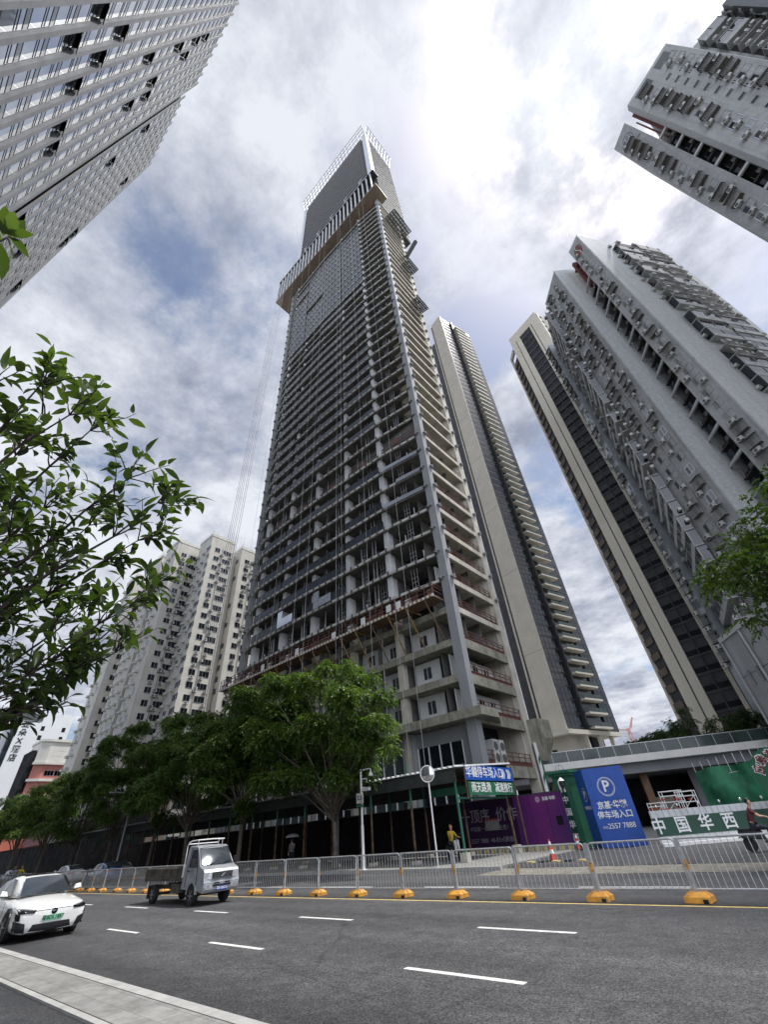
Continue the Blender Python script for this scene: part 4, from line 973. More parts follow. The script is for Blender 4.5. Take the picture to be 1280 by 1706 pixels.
# second wing: a short straight run, then turned away from the street
PB0 = (-43.6, -10.82); PB1 = (PB0[0]-100*math.sin(R(103.4)), PB0[1]+100*math.cos(R(103.4)))
F0 = Face((-43.5, -10.72), (-29.2, -10.72), out=(0, 1)); FB = Face(PB0, PB1, out=(-0.2, 1))
b = MB(); b.box(-43.5, -27.31, -32, -11.0, 0, HB-1.5); b.build('middle_body', 'spandrel', To)
b = MB(); b.prism([(PB0[0], PB0[1]-0.28), (PB1[0], PB1[1]-0.28), (PB1[0]+6, PB1[1]-20), (PB0[0]+0.05, -32)], 0, HB-1.5); b.build('rear_body', 'spandrel', To)
ribB = MB(); ribB.box(-0.19, 0.19, -0.12, 0.05, 0, HB, 0)
for z in np.arange(1.65, HB, 3.3): ribB.box(-0.192, 0.192, -0.122, 0.04, z, z+0.03, 1)
r0 = np.arange(0.3, 14.2, 1.7); ru = np.arange(0.35, 99.5, 1.7)
instances(To, 'stone_rib', ribB, ['stone_rib', 'spandrel'], [F0.place(u, 0.0, 0) for u in r0]+[FB.place(u, 0.0, 0) for u in ru])
instances(To, 'window_unit', wu, ['glass_sky', 'glass_grey', 'steel_dark'], [F0.place(u+0.85, 0.0, z) for u in r0[:-1] for z in np.arange(0, HB-3.4, 3.3)]+[FB.place(u+0.85, 0.0, z) for u in ru[:-1] for z in np.arange(0, HB-3.4, 3.3)])
pl = []
for px, py in ((232, 225), (203, 308), (178, 267), (116, 390), (106, 402), (25, 475), (20, 430), (10, 345), (30, 360)):
    p = on_y(px, py, -10.7)
    if p.x > -43:
        k = round((p.x+43.5-1.15)/1.7); q = F0.place(1.15+k*1.7, 0.03, round(p.z/3.3)*3.3+1.05)
    else:
        d = ray(px, py); n = FB.n; p = EYE+d*((FB.o-EYE).dot(n)/d.dot(n)); k = round(((p-FB.o).dot(FB.u)-1.2)/1.7); q = FB.place(1.2+k*1.7, 0.03, round(p.z/3.3)*3.3+1.05)
    if 3 < p.z < HB-5: pl.append(q)
instances(To, 'open_window', ov, ['steel_dark', 'black_plastic'], pl)

# ---------------------------------------------------------------- cream housing blocks at left
WC = MB(); WC.box(-0.8, 0.8, 0.0, 0.05, 0, 1.35, 1)
for x in (-0.82, -0.03, 0.76): WC.box(x, x+0.06, -0.04, -0.005, 0, 1.35, 0)
WC.box(-0.85, 0.85, -0.07, -0.005, -0.07, -0.005, 0); WC.box(-0.85, 0.85, -0.06, -0.005, 1.355, 1.41, 0)
WD = MB(); WD.box(-1.3, 1.3, 0.0, 0.05, 0, 1.35, 1)
for x in (-1.32, -0.45, 0.4, 1.26): WD.box(x, x+0.06, -0.04, -0.005, 0, 1.35, 0)
WD.box(-1.35, 1.35, -0.07, -0.005, -0.07, -0.005, 0); WD.box(-1.35, 1.35, -0.06, -0.005, 1.355, 1.41, 0)
SH = MB(); SH.box(-0.6, 0.6, -0.75, 0, 0, 0.1, 0); SH.box(-0.6, 0.6, -0.75, -0.68, 0.1, 0.55, 0); SH.box(-0.4, 0.4, -0.6, -0.2, 0.1, 0.62, 1)
DK = MB(); DK.box(-1.0, 1.0, -0.02, 0.05, 0.1, 2.0, 1); DK.box(-1.05, 1.05, -0.5, 0, 0.0, 0.1, 0); DK.box(-1.05, 1.05, -0.5, -0.45, 0.1, 0.75, 0)
def cream(label, wings, loc, H, seed, z0=2):
    T_ = thing('housing_block', label, 'housing block', loc, group='cream housing blocks behind the street trees')
    rd = random.Random(seed); w, w2, s, ac, dk, vs = [], [], [], [], [], []
    for i, (x0, x1, y0, y1, h) in enumerate(wings):
        b = MB(); b.box(x0, x1, y0, y1, 0, h); b.build('wing', 'cream_wall', T_)
        b = MB(); b.box(x0+0.2, x1-0.02, y0-0.06, y0-0.005, 0, h-0.2); b.build('side_wall', 'cream_light', T_)
        b = MB(); b.box(x0-0.08, x1+0.08, y0-0.14, y1+0.08, h+0.004, h+1.0); b.build('parapet', 'cream_light', T_)
        Fx = Face((x1, y0), (x1, y1), out=(1, 0)); Fy = Face((x0, y0), (x1, y0), out=(0, -1))
        for z in np.arange(z0, h-3, 3.0):
            if Fx.w > 5:
                w.append(Fx.place(2.3, 0.01, z+0.9)); w2.append(Fx.place(5.5, 0.01, z+0.9)) if Fx.w > 6 else None
                if Fx.w > 6 and i % 2: pass
                if rd.random() < 0.75: ac.append(Fx.place(2.3+rd.choice((0, 1.5)), 0.03, z+0.05))
                if rd.random() < 0.75: ac.append(Fx.place(5.5+rd.choice((-.8, 1.0)), 0.03, z+0.05))
                if rd.random() < 0.5: ac.append(Fx.place(3.9, 0.03, z+rd.uniform(0.4, 1.5)))
            dk.append(Fx.place(Fx.w-0.9, 0.0, z)) if i == 1 else None
            if Fy.w > 3:
                for u in np.arange(1.6, Fy.w-1, 3.2):
                    s.append(Fy.place(u, 0.08, z+0.2)); 
                    if rd.random() < 0.6: vs.append(Fy.place(u+1.2, 0.07, z+0.9))
                vs.append(Fy.place(Fy.w-0.6, 0.07, z+1.0)) if i in (2, 3) else None
        b = MB(); b.tube([Fx.p(3.9, 0.15, 1), Fx.p(3.9, 0.15, h-3)], 0.07, 5); b.tube([Fx.p(Fx.w-0.3, 0.15, 1), Fx.p(Fx.w-0.3, 0.15, h-3)], 0.07, 5); b.build('drain_pipe', 'cage', T_)
    instances(T_, 'window', WC, ['alu', 'glass_dark'], w)
    instances(T_, 'double_window', WD, ['alu', 'glass_dark'], w2)
    instances(T_, 'ledge', SH, ['cream_light', 'ac_white'], s)
    instances(T_, 'air_conditioner', AC, ['ac_white', 'ac_grille'], ac)
    instances(T_, 'side_window', WC, ['alu', 'glass_dark'], vs)
    instances(T_, 'balcony', DK, ['cream_wall', 'dark_room'], dk)
    # roof railing and aerials
    b = MB()
    x0, x1, y0, y1, h = wings[-1]
    for (x0, x1, y0, y1, h) in wings:
        b.tube([(x1, y0, h+1.9), (x1, y1, h+1.9)], 0.05, 4); b.tube([(x0, y0, h+1.9), (x1, y0, h+1.9)], 0.05, 4)
        for y in np.arange(y0, y1, 1.8): b.tube([(x1, y, h+0.9), (x1, y, h+1.9)], 0.04, 4)
        b.tube([(x1-0.5, y0+0.5, h+1), (x1-0.5, y0+0.5, h+4.5)], 0.05, 4)
    b.build('roof_rail', 'steel', T_)
    return T_
cream('cream housing block with three stepped wings directly left of the skyscraper', [(-121.9, -113.6, 37.8, 45.4, 76.5), (-126, -113.7, 45.41, 50.0, 74), (-112.2, -104.6, 43.8, 51.4, 76.8), (-113, -107.5, 51.41, 54.1, 74), (-113.0, -104.9, 54.11, 63.0, 76.6), (-134.0, -124.2, 37.8, 49.9, 76.2)], (-114, 45, 0), 76.5, 21)
cream('cream housing block farther left, half hidden by the leafy branch', [(-147.5, -139.0, 36.4, 46, 75.0), (-158, -149.5, 39.6, 48, 75), (-170, -160, 43.2, 52, 74.5)], (-160, 40, 0), 75, 33)

# ---------------------------------------------------------------- hotel, pink house and street front far left
Th = thing('hotel_building', 'white hotel tower with dark lettering down its wall, far left', 'hotel', (-220, 36, 0))
b = MB(); b.box(-240, -216.5, 34.2, 51, 0, 48.5); b.build('wall', 'hotel_white', Th)
b = MB(); b.box(-240, -219, 22, 32.6, 0, 45); b.build('side_wing', 'hotel_white', Th)
b = MB(); b.box(-236, -217.5, 32.61, 34.19, 0, 46.5); b.build('stair_strip', 'glass_blue', Th)
b = MB(); b.box(-217.6, -216.3, 32.6, 41.0, 45.6, 48.0); b.build('sign_frame', 'steel_dark', Th)
for i, ch in enumerate('亚朵X酒店'): text(ch, 2.5, (-216.45, 36.3, 44.0-i*2.75), math.pi/2, 'black_plastic', Th, 'hotel_lettering', 0.05, 0.04)
wn = MB(); wn.box(-0.6, 0.6, -0.03, 0.02, 0, 1.6)
instances(Th, 'window', wn, ['glass_dark'], [(-216.5, y, z, math.pi/2) for y in (42.0, 49.0) for z in np.arange(20, 44, 3.2)]+[(-219, y, z, math.pi/2) for y in (26, 29) for z in np.arange(10, 42, 4)])
Tp = thing('pink_building', 'pink and cream house with bay windows in front of the white hotel', 'house', (-188, 40, 0))
b = MB(); b.prism([(-196, 37.5), (-186, 37.5), (-185, 40), (-185, 46), (-196, 46)], 0, 27); b.build('wall', 'pink_wall', Tp)
b = MB(); b.prism([(-196, 37.3), (-185.8, 37.3), (-184.7, 40), (-184.7, 46), (-196, 46)], 27.01, 33.5); b.build('top_storey', 'cream_light', Tp)
b = MB()
for z in (33.5, 27.0, 22.4, 18.4, 14.4, 10.4): b.prism([(-196, 37.0), (-185.6, 37.0), (-184.3, 39.9), (-184.3, 46), (-196, 46)], z+0.02, z+0.7)
b.build('cornice', 'cream_light', Tp)
instances(Tp, 'window', WD, ['alu', 'glass_dark'], [(-184.75, 43, z, math.pi/2) for z in (31, 28)]+[(-185.0, y, z, math.pi/2) for z in np.arange(8, 26, 4.0) for y in (42.2, 45)])
b = MB(); b.box(-196, -186.2, 35.8, 36.98, 0, 31); b.build('balcony_stack', 'shop_dark', Tp)

def shop(label, x0, x1, y, h, wallm, sign=None, signm='sign_red', dz=5.0):
    s = thing('shop_building', label, 'shop', ((x0+x1)/2, y, 0))
    b = MB(); b.box(x0, x1, y, y+2.7, 0, h); b.build('wall', wallm, s)
    b = MB(); b.box(x0+0.5, x1-0.5, y-0.05, y-0.005, 0.2, dz-0.2); b.build('shop_front', 'shop_dark', s)
    b = MB(); b.box(x0+0.2, x1-0.2, y-0.35, y-0.06, dz, dz+2.5); b.build('fascia', signm, s)
    for u in np.arange(x0+1.2, x1-1.2, 3.0):
        b = MB(); b.box(u, u+1.7, y-0.06, y-0.005, dz+2.9, dz+4.6); b.build('window', 'glass_blue', s)
    if sign: text(sign, 1.15, ((x0+x1)/2, y-0.37, dz+0.95), math.pi, 'white_paint', s, 'shop_lettering', 0.02)
    return s
shop('shop with an orange red fascia at the far left edge of the street', -167, -146.1, 33.5, 11, 'shop_dark', None, 'sign_orange')
shop('shop with a dull red fascia, right of the orange one', -146, -129.1, 33.6, 11, 'brick_red', None, 'shop_red')
shop('dark shop front with a dark board beneath the street trees', -129, -108.1, 33.5, 9, 'shop_dark', None, 'dark_panel')
shop('brown shop front just left of the covered walkway', -108, -80, 33.6, 8, 'brown_soffit', None, 'shop_dark')

# ---------------------------------------------------------------- raised podium with the white slab edge, far right
Tq = thing('podium', 'raised concrete deck with a white slab edge and glass rail', 'podium', (-14, 70, 0))
e0, e1 = Vector((-29.5, 62.3, 0)), Vector((8.5, 80.4, 0)); F = Face(e0, e1)
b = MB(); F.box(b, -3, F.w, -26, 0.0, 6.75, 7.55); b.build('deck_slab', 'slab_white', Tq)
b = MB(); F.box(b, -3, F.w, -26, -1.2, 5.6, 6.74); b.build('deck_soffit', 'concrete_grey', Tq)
b = MB(); F.box(b, -3, F.w, -0.14, -0.10, 7.56, 8.75); b.build('glass_rail', 'clear_rail', Tq)
b = MB(); F.box(b, -3, F.w, -0.15, -0.08, 8.76, 8.82)
for u in np.arange(-3, F.w, 2.0): F.box(b, u, u+0.05, -0.09, -0.05, 7.56, 8.8)
b.build('rail_frame', 'steel', Tq)
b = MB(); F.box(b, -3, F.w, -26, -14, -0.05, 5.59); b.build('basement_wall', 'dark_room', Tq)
for u in (2, 13.5, 25, 36):
    b = MB(); F.box(b, u, u+0.9, -4, -3.1, 0, 5.59); b.build('column', 'wood_clad', Tq)
b = MB(); F.box(b, 20, 24.5, -6, -5.8, 0, 5.59); b.build('back_wall', 'concrete_grey', Tq)
b = MB(); F.box(b, 14.5, 17.5, -8, -7.8, 0.5, 3.0); b.build('plant_box', 'concrete_pale', Tq)
# distant crane
Tc = thing('tower_crane', 'small pale red tower crane far away above the deck', 'crane', (-98, 388, 0))
b = MB()
for dx, dy in ((-.9, -.9), (.9, -.9), (.9, .9), (-.9, .9)): b.bar((-97.5+dx, 388+dy, 0), (-97.5+dx, 388+dy, 50), 0.35)
for k in range(16): b.bar((-98.4, 387.1, k*3.1), (-96.6, 387.1, k*3.1+3.1), 0.25)
b.build('mast', 'crane_red', Tc)
b = MB(); b.bar((-97.5, 388, 50), (-91.8, 389, 59), 0.9); b.bar((-91.8, 389, 59), (-95.0, 388.5, 52), 0.5); b.bar((-97.5, 388, 51), (-106, 386, 52.5), 0.9); b.box(-98.6, -96.4, 387, 389, 49, 52); b.build('jib', 'crane_red', Tc)
# ---------------------------------------------------------------- foliage
def leaf_mat(name, dark, light, trans=0.35, rough=0.45):
    m = bpy.data.materials.new(name); m.use_nodes = True; t = m.node_tree; t.nodes.clear(); l = t.links.new
    n = lambda ty: t.nodes.new(ty)
    o = n('ShaderNodeOutputMaterial'); b = n('ShaderNodeBsdfPrincipled'); tr = n('ShaderNodeBsdfTranslucent'); mx = n('ShaderNodeMixShader')
    g = n('ShaderNodeNewGeometry'); cr = n('ShaderNodeValToRGB'); e = cr.color_ramp.elements
    e[0].position = 0.0; e[0].color = (*dark, 1); e[1].position = 1.0; e[1].color = (*light, 1)
    nz = n('ShaderNodeTexNoise'); nz.inputs['Scale'].default_value = 0.9; l(g.outputs['Position'], nz.inputs['Vector'])
    av = n('ShaderNodeMath'); av.operation = 'MULTIPLY_ADD'; l(g.outputs['Random Per Island'], av.inputs[0]); av.inputs[1].default_value = 0.55
    s2 = n('ShaderNodeMath'); s2.operation = 'MULTIPLY_ADD'; l(nz.outputs[0], s2.inputs[0]); s2.inputs[1].default_value = 0.9; s2.inputs[2].default_value = -0.22
    l(s2.outputs[0], av.inputs[2]); l(av.outputs[0], cr.inputs[0])
    l(cr.outputs[0], b.inputs['Base Color']); b.inputs['Roughness'].default_value = rough; b.inputs['Specular IOR Level'].default_value = 0.45
    br = n('ShaderNodeMix'); br.data_type = 'RGBA'; br.blend_type = 'MULTIPLY'; br.inputs[0].default_value = 1; l(cr.outputs[0], br.inputs[6]); br.inputs[7].default_value = (1.3, 1.5, 0.5, 1); l(br.outputs[2], tr.inputs[0])
    mx.inputs[0].default_value = trans; l(b.outputs[0], mx.inputs[1]); l(tr.outputs[0], mx.inputs[2]); l(mx.outputs[0], o.inputs[0])
    MATS[name] = m
leaf_mat('leaves_street', (0.018, 0.044, 0.013), (0.150, 0.225, 0.045), 0.44)
leaf_mat('leaves_near', (0.014, 0.030, 0.011), (0.115, 0.165, 0.045), 0.36, 0.34)
leaf_mat('leaves_deck', (0.020, 0.040, 0.016), (0.07, 0.11, 0.03))

def quads_object(name, P, mat, parent):
    """P: (n,4,3) array of leaf quads, world coordinates"""
    base = np.array(parent.location); n = len(P); V = (P.reshape(-1, 3)-base).astype(np.float32)
    me = bpy.data.meshes.new(name); me.vertices.add(4*n); me.vertices.foreach_set('co', V.ravel())
    me.loops.add(4*n); me.loops.foreach_set('vertex_index', np.arange(4*n, dtype=np.int32))
    me.polygons.add(n); me.polygons.foreach_set('loop_start', np.arange(0, 4*n, 4, dtype=np.int32)); me.polygons.foreach_set('loop_total', np.full(n, 4, np.int32))
    me.materials.append(MATS[mat]); me.update(); me.validate()
    o = bpy.data.objects.new(name, me); COL.objects.link(o); o.parent = parent; return o

def unit(v): return v/np.maximum(np.linalg.norm(v, axis=-1, keepdims=True), 1e-9)

def clumps(blobs, rg, k=6):
    """break every lobe into smaller tufts so that the crown shows gaps and ragged edges"""
    res = []
    for x, y, z, r in blobs:
        for q in range(k):
            v = rg.normal(size=3); v /= np.linalg.norm(v); v[2] = abs(v[2])*0.9-0.15
            d = r*rg.uniform(0.45, 0.95); res.append((x+v[0]*d, y+v[1]*d, z+v[2]*d*0.85, r*rg.uniform(0.26, 0.46)))
    return res

def crown_leaves(blobs, n_sprays, rg, leaf=0.17, wid=0.088, pairs=6, spray=0.62, droop=0.75):
    """pinnate sprays that arch out of each clump and droop at the tip"""
    C = np.array([b[:3] for b in blobs]); Rr = np.array([[b[3], b[3], b[3]*0.8] for b in blobs])
    wgt = Rr[:, 0]**2.2; idx = rg.choice(len(blobs), n_sprays, p=wgt/wgt.sum())
    d = unit(rg.normal(size=(n_sprays, 3))); d[:, 2] = np.abs(d[:, 2])*np.where(rg.random(n_sprays) < 0.72, 1, -1)
    rad = 0.35+0.65*rg.random(n_sprays)**0.45
    rad *= 1+0.16*np.sin(d[:, 0]*7+idx)*np.cos(d[:, 1]*6+idx*1.7)
    p = C[idx]+d*Rr[idx]*rad[:, None]
    ax = unit(d*np.array([1, 1, 0.45])+rg.normal(scale=0.45, size=(n_sprays, 3))+np.array([0, 0, -0.10]))
    side = unit(np.cross(ax, np.array([0, 0, 1.0]))+rg.normal(scale=0.15, size=(n_sprays, 3)))
    L_ = spray*rg.uniform(0.6, 1.25, n_sprays)
    out = []
    for k in range(pairs+1):
        t = (k+0.6)/(pairs+0.6)
        base = p+ax*(L_*t)[:, None]+np.array([0, 0, -1.0])*(droop*L_*t*t*0.75)[:, None]
        tang = unit(ax+np.array([0, 0, -1.0])*(droop*1.4*t))
        for s in ((-1, 1) if k < pairs else (0,)):
            ld = unit(tang*(0.55 if s else 1.0)+side*s*0.85+np.array([0, 0, -0.35])+rg.normal(scale=0.16, size=(n_sprays, 3)))
            nrm = unit(np.cross(ld, np.cross(np.array([0.05, 0, 1.0]), ld))+rg.normal(scale=0.35, size=(n_sprays, 3)))
            wv = unit(np.cross(ld, nrm)); ll = leaf*rg.uniform(0.75, 1.2, n_sprays)[:, None]
            a = base; tip = base+ld*ll; m1 = base+ld*ll*0.45+wv*wid*0.5; m2 = base+ld*ll*0.45-wv*wid*0.5
            out.append(np.stack([a, m1, tip, m2], 1))
    return np.concatenate(out)

def street_tree(label, foot, blobs, n_sprays, seed, fork=3.2, group='street trees along the far pavement', tr=0.17, leafm='leaves_street', leaf=0.17, spray=0.46, name='street_tree'):
    rg = np.random.default_rng(seed); rd = random.Random(seed)
    T_ = thing(name, label, 'tree', foot, group=group)
    f = Vector(foot); b = MB(); top = f+Vector((rd.uniform(-.4, .4), rd.uniform(-.3, .3), fork))
    b.tube([f-Vector((0, 0, 0.1)), f+(top-f)*0.35+Vector((rd.uniform(-.12, .12), 0, 0)), f+(top-f)*0.7, top], [tr*1.25, tr, tr*0.9, tr*0.85], 10)
    b.build('trunk', 'bark', T_, smooth=True)
    b = MB()
    for i, (x, y, z, r) in enumerate(blobs):
        e = Vector((x, y, z)); s = top-Vector((0, 0, rd.uniform(0, fork*0.25)))
        m1 = s.lerp(e, 0.4)+Vector((rd.uniform(-.4, .4), rd.uniform(-.4, .4), (e-s).length*0.10)); m2 = s.lerp(e, 0.75)+Vector((rd.uniform(-.3, .3), rd.uniform(-.3, .3), (e-s).length*0.06))
        k = tr*0.55 if i < 5 else tr*0.35
        b.tube([s, m1, m2, e], [k, k*0.7, k*0.4, k*0.15], 6)
        for q in range(3):
            v = Vector(rg.normal(size=3)); v.normalize(); b.tube([m2.lerp(e, 0.3*q), m2.lerp(e, 0.3*q)+v*r*0.5, e+v*r*0.9], [k*0.3, k*0.2, k*0.06], 4)
    b.build('limbs', 'bark', T_, smooth=True)
    quads_object('crown', crown_leaves(clumps(blobs, rg), n_sprays, rg, leaf=leaf, spray=spray, droop=0.6), leafm, T_)
    return T_
def pxblobs(lst, Y, rg, spread=2.2):
    res = []
    for x, y, r in lst:
        Yd = Y+rg.uniform(-spread, spread); p = on_y(x, y, Yd); res.append((p.x, p.y, p.z, r/FPX*(p-EYE).length))
    return res
rg = np.random.default_rng(5)
street_tree('big dark leafy street tree in front of the skyscraper base', tuple(on_z(562, 1452, 0.14)[:2])+(0.14,) if False else (-25.6, 22.9, 0.14),
    pxblobs([(580, 1135, 34), (610, 1140, 30), (520, 1150, 36), (545, 1125, 22), (455, 1160, 36), (425, 1165, 30), (640, 1165, 22), (630, 1205, 30), (570, 1180, 48), (500, 1195, 50), (440, 1205, 44), (405, 1190, 26), (600, 1225, 40), (545, 1245, 46), (480, 1255, 44), (425, 1255, 38), (640, 1235, 20), (590, 1275, 32), (525, 1285, 32), (460, 1295, 30), (618, 1262, 24), (398, 1225, 26), (500, 1140, 20), (575, 1110, 16), (420, 1285, 30), (490, 1310, 26), (565, 1300, 28), (610, 1285, 22), (545, 1265, 40), (450, 1240, 40), (655, 1215, 14), (648, 1255, 14), (480, 1275, 40), (530, 1220, 44), (590, 1245, 36), (430, 1230, 40), (560, 1280, 34), (510, 1300, 30), (450, 1310, 28), (400, 1270, 26), (600, 1300, 22)], 23, rg), 19000, 11, fork=3.0, tr=0.15)
row = [(-37.5, 23.4, 12.8, 3), (-45.5, 23.0, 13.6, 4), (-54.5, 23.6, 15.2, 5), (-65.0, 23.2, 16.0, 6), (-77.0, 23.5, 13.6, 7), (-90.0, 23.2, 12.8, 8), (-106.0, 23.4, 12.6, 9), (-126.0, 23.2, 13.2, 10)]
names = ['street tree just left of the big one, crowns touching', 'second street tree left of the big one, before the covered walkway', 'third street tree left of the big one, below the cream block', 'fourth street tree left of the big one, feathery top against the cream block',
         'street tree above the brown shop front', 'street tree above the dark shop front with the teal board', 'street tree beside the dull red shop fascia', 'street tree at the far left edge above the orange red fascia']
for (x, y, h, sd), lb in zip(row, names):
    rg = np.random.default_rng(sd*7); bl = []
    for k in range(22):
        a = rg.uniform(0, 2*math.pi); rr = 4.9*math.sqrt(rg.random()); zz = h*(0.30 if sd < 8 else 0.44)+(h*(0.66 if sd < 8 else 0.52))*rg.random()*(1-0.055*rr)
        bl.append((x+rr*math.cos(a), y+rr*0.85*math.sin(a), zz, rg.uniform(1.0, 1.9)))
    bl.append((x, y, h-1.3, 1.5)); bl.append((x+1, y, h*0.6, 2.4))
    street_tree('dark leafy '+lb, (x, y, 0.14), bl, 8500 if sd < 7 else 4600, sd, fork=3.6, leaf=0.19 if sd < 7 else 0.24, spray=0.52)
rg = np.random.default_rng(41)
street_tree('street tree whose sunlit crown leans in from the right edge', (6.3, 23.5, 0.14),
    pxblobs([(1168, 962, 17), (1195, 945, 18), (1232, 945, 24), (1266, 930, 26), (1198, 978, 20), (1240, 975, 24), (1280, 960, 30), (1180, 988, 10), (1262, 1012, 15), (1290, 1005, 20), (1278, 812, 13), (1300, 880, 50), (1340, 940, 60), (1330, 1010, 50), (1320, 820, 45), (1360, 870, 50), (1400, 960, 70)], 22, rg, 1.6), 1700, 13, fork=4.5, leaf=0.18, spray=0.5)
# planting on the raised deck
deck = [(-19.9, 83, 11.2, 1.6, 'small pale leafed tree at the left end of the raised deck'), (-16.8, 84.5, 12.2, 2.0, 'rounded tree on the deck right of the pale one'), (-12.8, 84.6, 13.4, 2.4, 'broad tree on the deck below the beige tower'), (-8.8, 84.9, 12.9, 2.3, 'tree on the deck in front of the beige tower foot'), (-5.0, 83, 12.9, 2.2, 'dark tree on the deck beside the grey annexe')]
for i, (x, y, h, r, lb) in enumerate(deck):
    rg = np.random.default_rng(60+i)
    bl = [(x+rg.normal()*r*0.7, y+rg.normal()*r*0.6, h-r*1.1+rg.normal()*r*0.35, r*rg.uniform(0.4, 0.6)) for k in range(9)]+[(x, y, h-r*0.6, r*0.5)]
    street_tree(lb, (x, y, 7.55), bl, 750, 60+i, fork=1.6, group='trees planted on the raised deck', tr=0.09, leafm='leaves_deck', leaf=0.30, spray=0.7, name='deck_tree')
b = MB(); rg = np.random.default_rng(77); ct = thing('hedge', 'low clipped green hedge behind the glass rail of the deck', 'hedge', (-10, 81, 7.55))
e0v = Vector((-29.5, 62.3, 0)); Fd = Face((-29.5, 62.3), (8.5, 80.4))
hb = [(*Fd.p(u, -8, 8.3)[:2], 8.1, 0.75) for u in np.arange(8, 40, 1.0)]
quads_object('hedge_leaves', crown_leaves(hb, 1500, rg, leaf=0.25, spray=0.4), 'leaves_deck', ct)

# ---------------------------------------------------------------- the near tree whose branches hang in from the left
def big_leaf(b, p, d, up, ln, w, curl=0.25, fold=0.25):
    d = d.normalized(); s = d.cross(up); s = s.normalized() if s.length > 1e-3 else d.orthogonal().normalized(); n = s.cross(d)
    o = len(b.v); prof = [(0.0, 0.06), (0.18, 0.62), (0.42, 1.0), (0.68, 0.82), (0.88, 0.40), (1.0, 0.03)]
    for t, q in prof:
        c = p+d*(ln*t)-n*(curl*ln*t*t); h = w*0.5*q
        b.v += [tuple(c-s*h+n*(fold*h)), tuple(c), tuple(c+s*h+n*(fold*h))]
    for i in range(len(prof)-1):
        a = o+i*3; b.f += [(a, a+1, a+4, a+3), (a+1, a+2, a+5, a+4)]; b.m += [0, 0]
NT = thing('near_tree', 'near tree with glossy leaves reaching in from the left edge', 'tree', (-3.7, -0.9, 0.14))
rd = random.Random(3); O = Vector((-3.45, -0.55, 1.75))
b = MB(); b.tube([(-3.7, -0.9, 0.0), (-3.66, -0.8, 0.9), tuple(O)], [0.11, 0.09, 0.07], 10); b.build('trunk', 'bark', NT, smooth=True)
limb, leaves = MB(), MB()
ends = [((60, 640), 2.9), ((120, 690), 3.0), ((150, 720), 3.3), ((215, 800), 3.0), ((268, 838), 2.9), ((232, 900), 3.2), ((240, 985), 2.9), ((215, 1020), 3.3), ((185, 1090), 3.0), ((120, 1112), 3.1), ((50, 1120), 2.8), ((20, 760), 3.1), ((70, 850), 3.4), ((150, 880), 3.2), ((60, 1000), 3.3), ((140, 1010), 3.4), ((10, 900), 2.9)]
nodes = []
for i, ((px, py), D) in enumerate(ends):
    e = EYE+ray(px, py)*D; s = O+Vector((rd.uniform(-.08, .08), rd.uniform(-.08, .08), rd.uniform(-.2, .15)))
    pts = []
    bend = Vector((rd.uniform(-.12, .12), rd.uniform(-.12, .12), rd.uniform(-0.16, 0.02)))
    for k in range(9):
        t = k/8; pts.append(s.lerp(e, t)+bend*math.sin(math.pi*t)+Vector((rd.uniform(-.02, .02), rd.uniform(-.02, .02), rd.uniform(-.02, .02))))
    limb.tube(pts, [0.019*(1-t/8)+0.0035 for t in range(9)], 6)
    nodes += [(pts[k], (pts[k]-pts[k-1]).normalized(), k) for k in range(4, 9)]
def twig(p, d, ln, nleaf):
    q = [p]; dd = d.copy()
    for k in range(4):
        dd = (dd+Vector((rd.uniform(-.3, .3), rd.uniform(-.3, .3), rd.uniform(-.12, .22)))).normalized(); q.append(q[-1]+dd*ln/4)
    limb.tube(q, [0.0045, 0.004, 0.0032, 0.0026, 0.0018], 5)
    for j in range(nleaf):
        t = 0.25+0.75*(j+0.5)/nleaf; k = min(3, int(t*4)); c = q[k].lerp(q[k+1], t*4-k)
        az = j*2.4+rd.uniform(-.4, .4); ort = dd.orthogonal().normalized(); o2 = dd.cross(ort)
        ld = (ort*math.cos(az)+o2*math.sin(az))*rd.uniform(0.7, 1.1)+dd*rd.uniform(0.4, 1.0)+Vector((0, 0, rd.uniform(-0.7, 0.25)))
        ld.normalize(); st = c+ld*0.012
        big_leaf(leaves, st, ld, Vector((rd.uniform(-.5, .5), rd.uniform(-.5, .5), 1)), rd.uniform(0.06, 0.125)*rd.choice((1, 1, 0.7)), rd.uniform(0.028, 0.050), rd.uniform(-0.1, 0.7), rd.uniform(0.1, 0.55))
for p, d, k in nodes:
    for q in range(4 if k < 8 else 5):
        v = (d+Vector((rd.uniform(-.9, .9), rd.uniform(-.9, .9), rd.uniform(-.5, .8)))).normalized()
        twig(p, v, rd.uniform(0.14, 0.30), rd.randint(5, 8))
# a few tall shoots along the upper edge and the bunch at the top left
for (px, py), D, (qx, qy) in (((90, 605), 2.9, (70, 690)), ((108, 618), 3.0, (75, 700)), ((205, 760), 2.9, (190, 830)), ((285, 815), 2.9, (262, 860)), ((300, 850), 2.8, (250, 900)), ((262, 978), 2.8, (215, 1010)), ((268, 1000), 2.85, (215, 1010))):
    s = EYE+ray(qx, qy)*D; e = EYE+ray(px, py)*D; twig(s, (e-s).normalized(), (e-s).length*1.05, 9)
for (px, py), D, (qx, qy) in (((8, 590), 2.9, (-30, 660)), ((-2, 600), 2.9, (-30, 660))):
    s = EYE+ray(qx, qy)*D; e = EYE+ray(px, py)*D; twig(s, (e-s).normalized(), (e-s).length, 6)
s = EYE+ray(-60, 430)*2.2; limb.tube([tuple(O), (O.x+0.3, O.y-0.1, 3.0), tuple(s), tuple(EYE+ray(20, 392)*2.2)], [0.016, 0.012, 0.006, 0.003], 6)
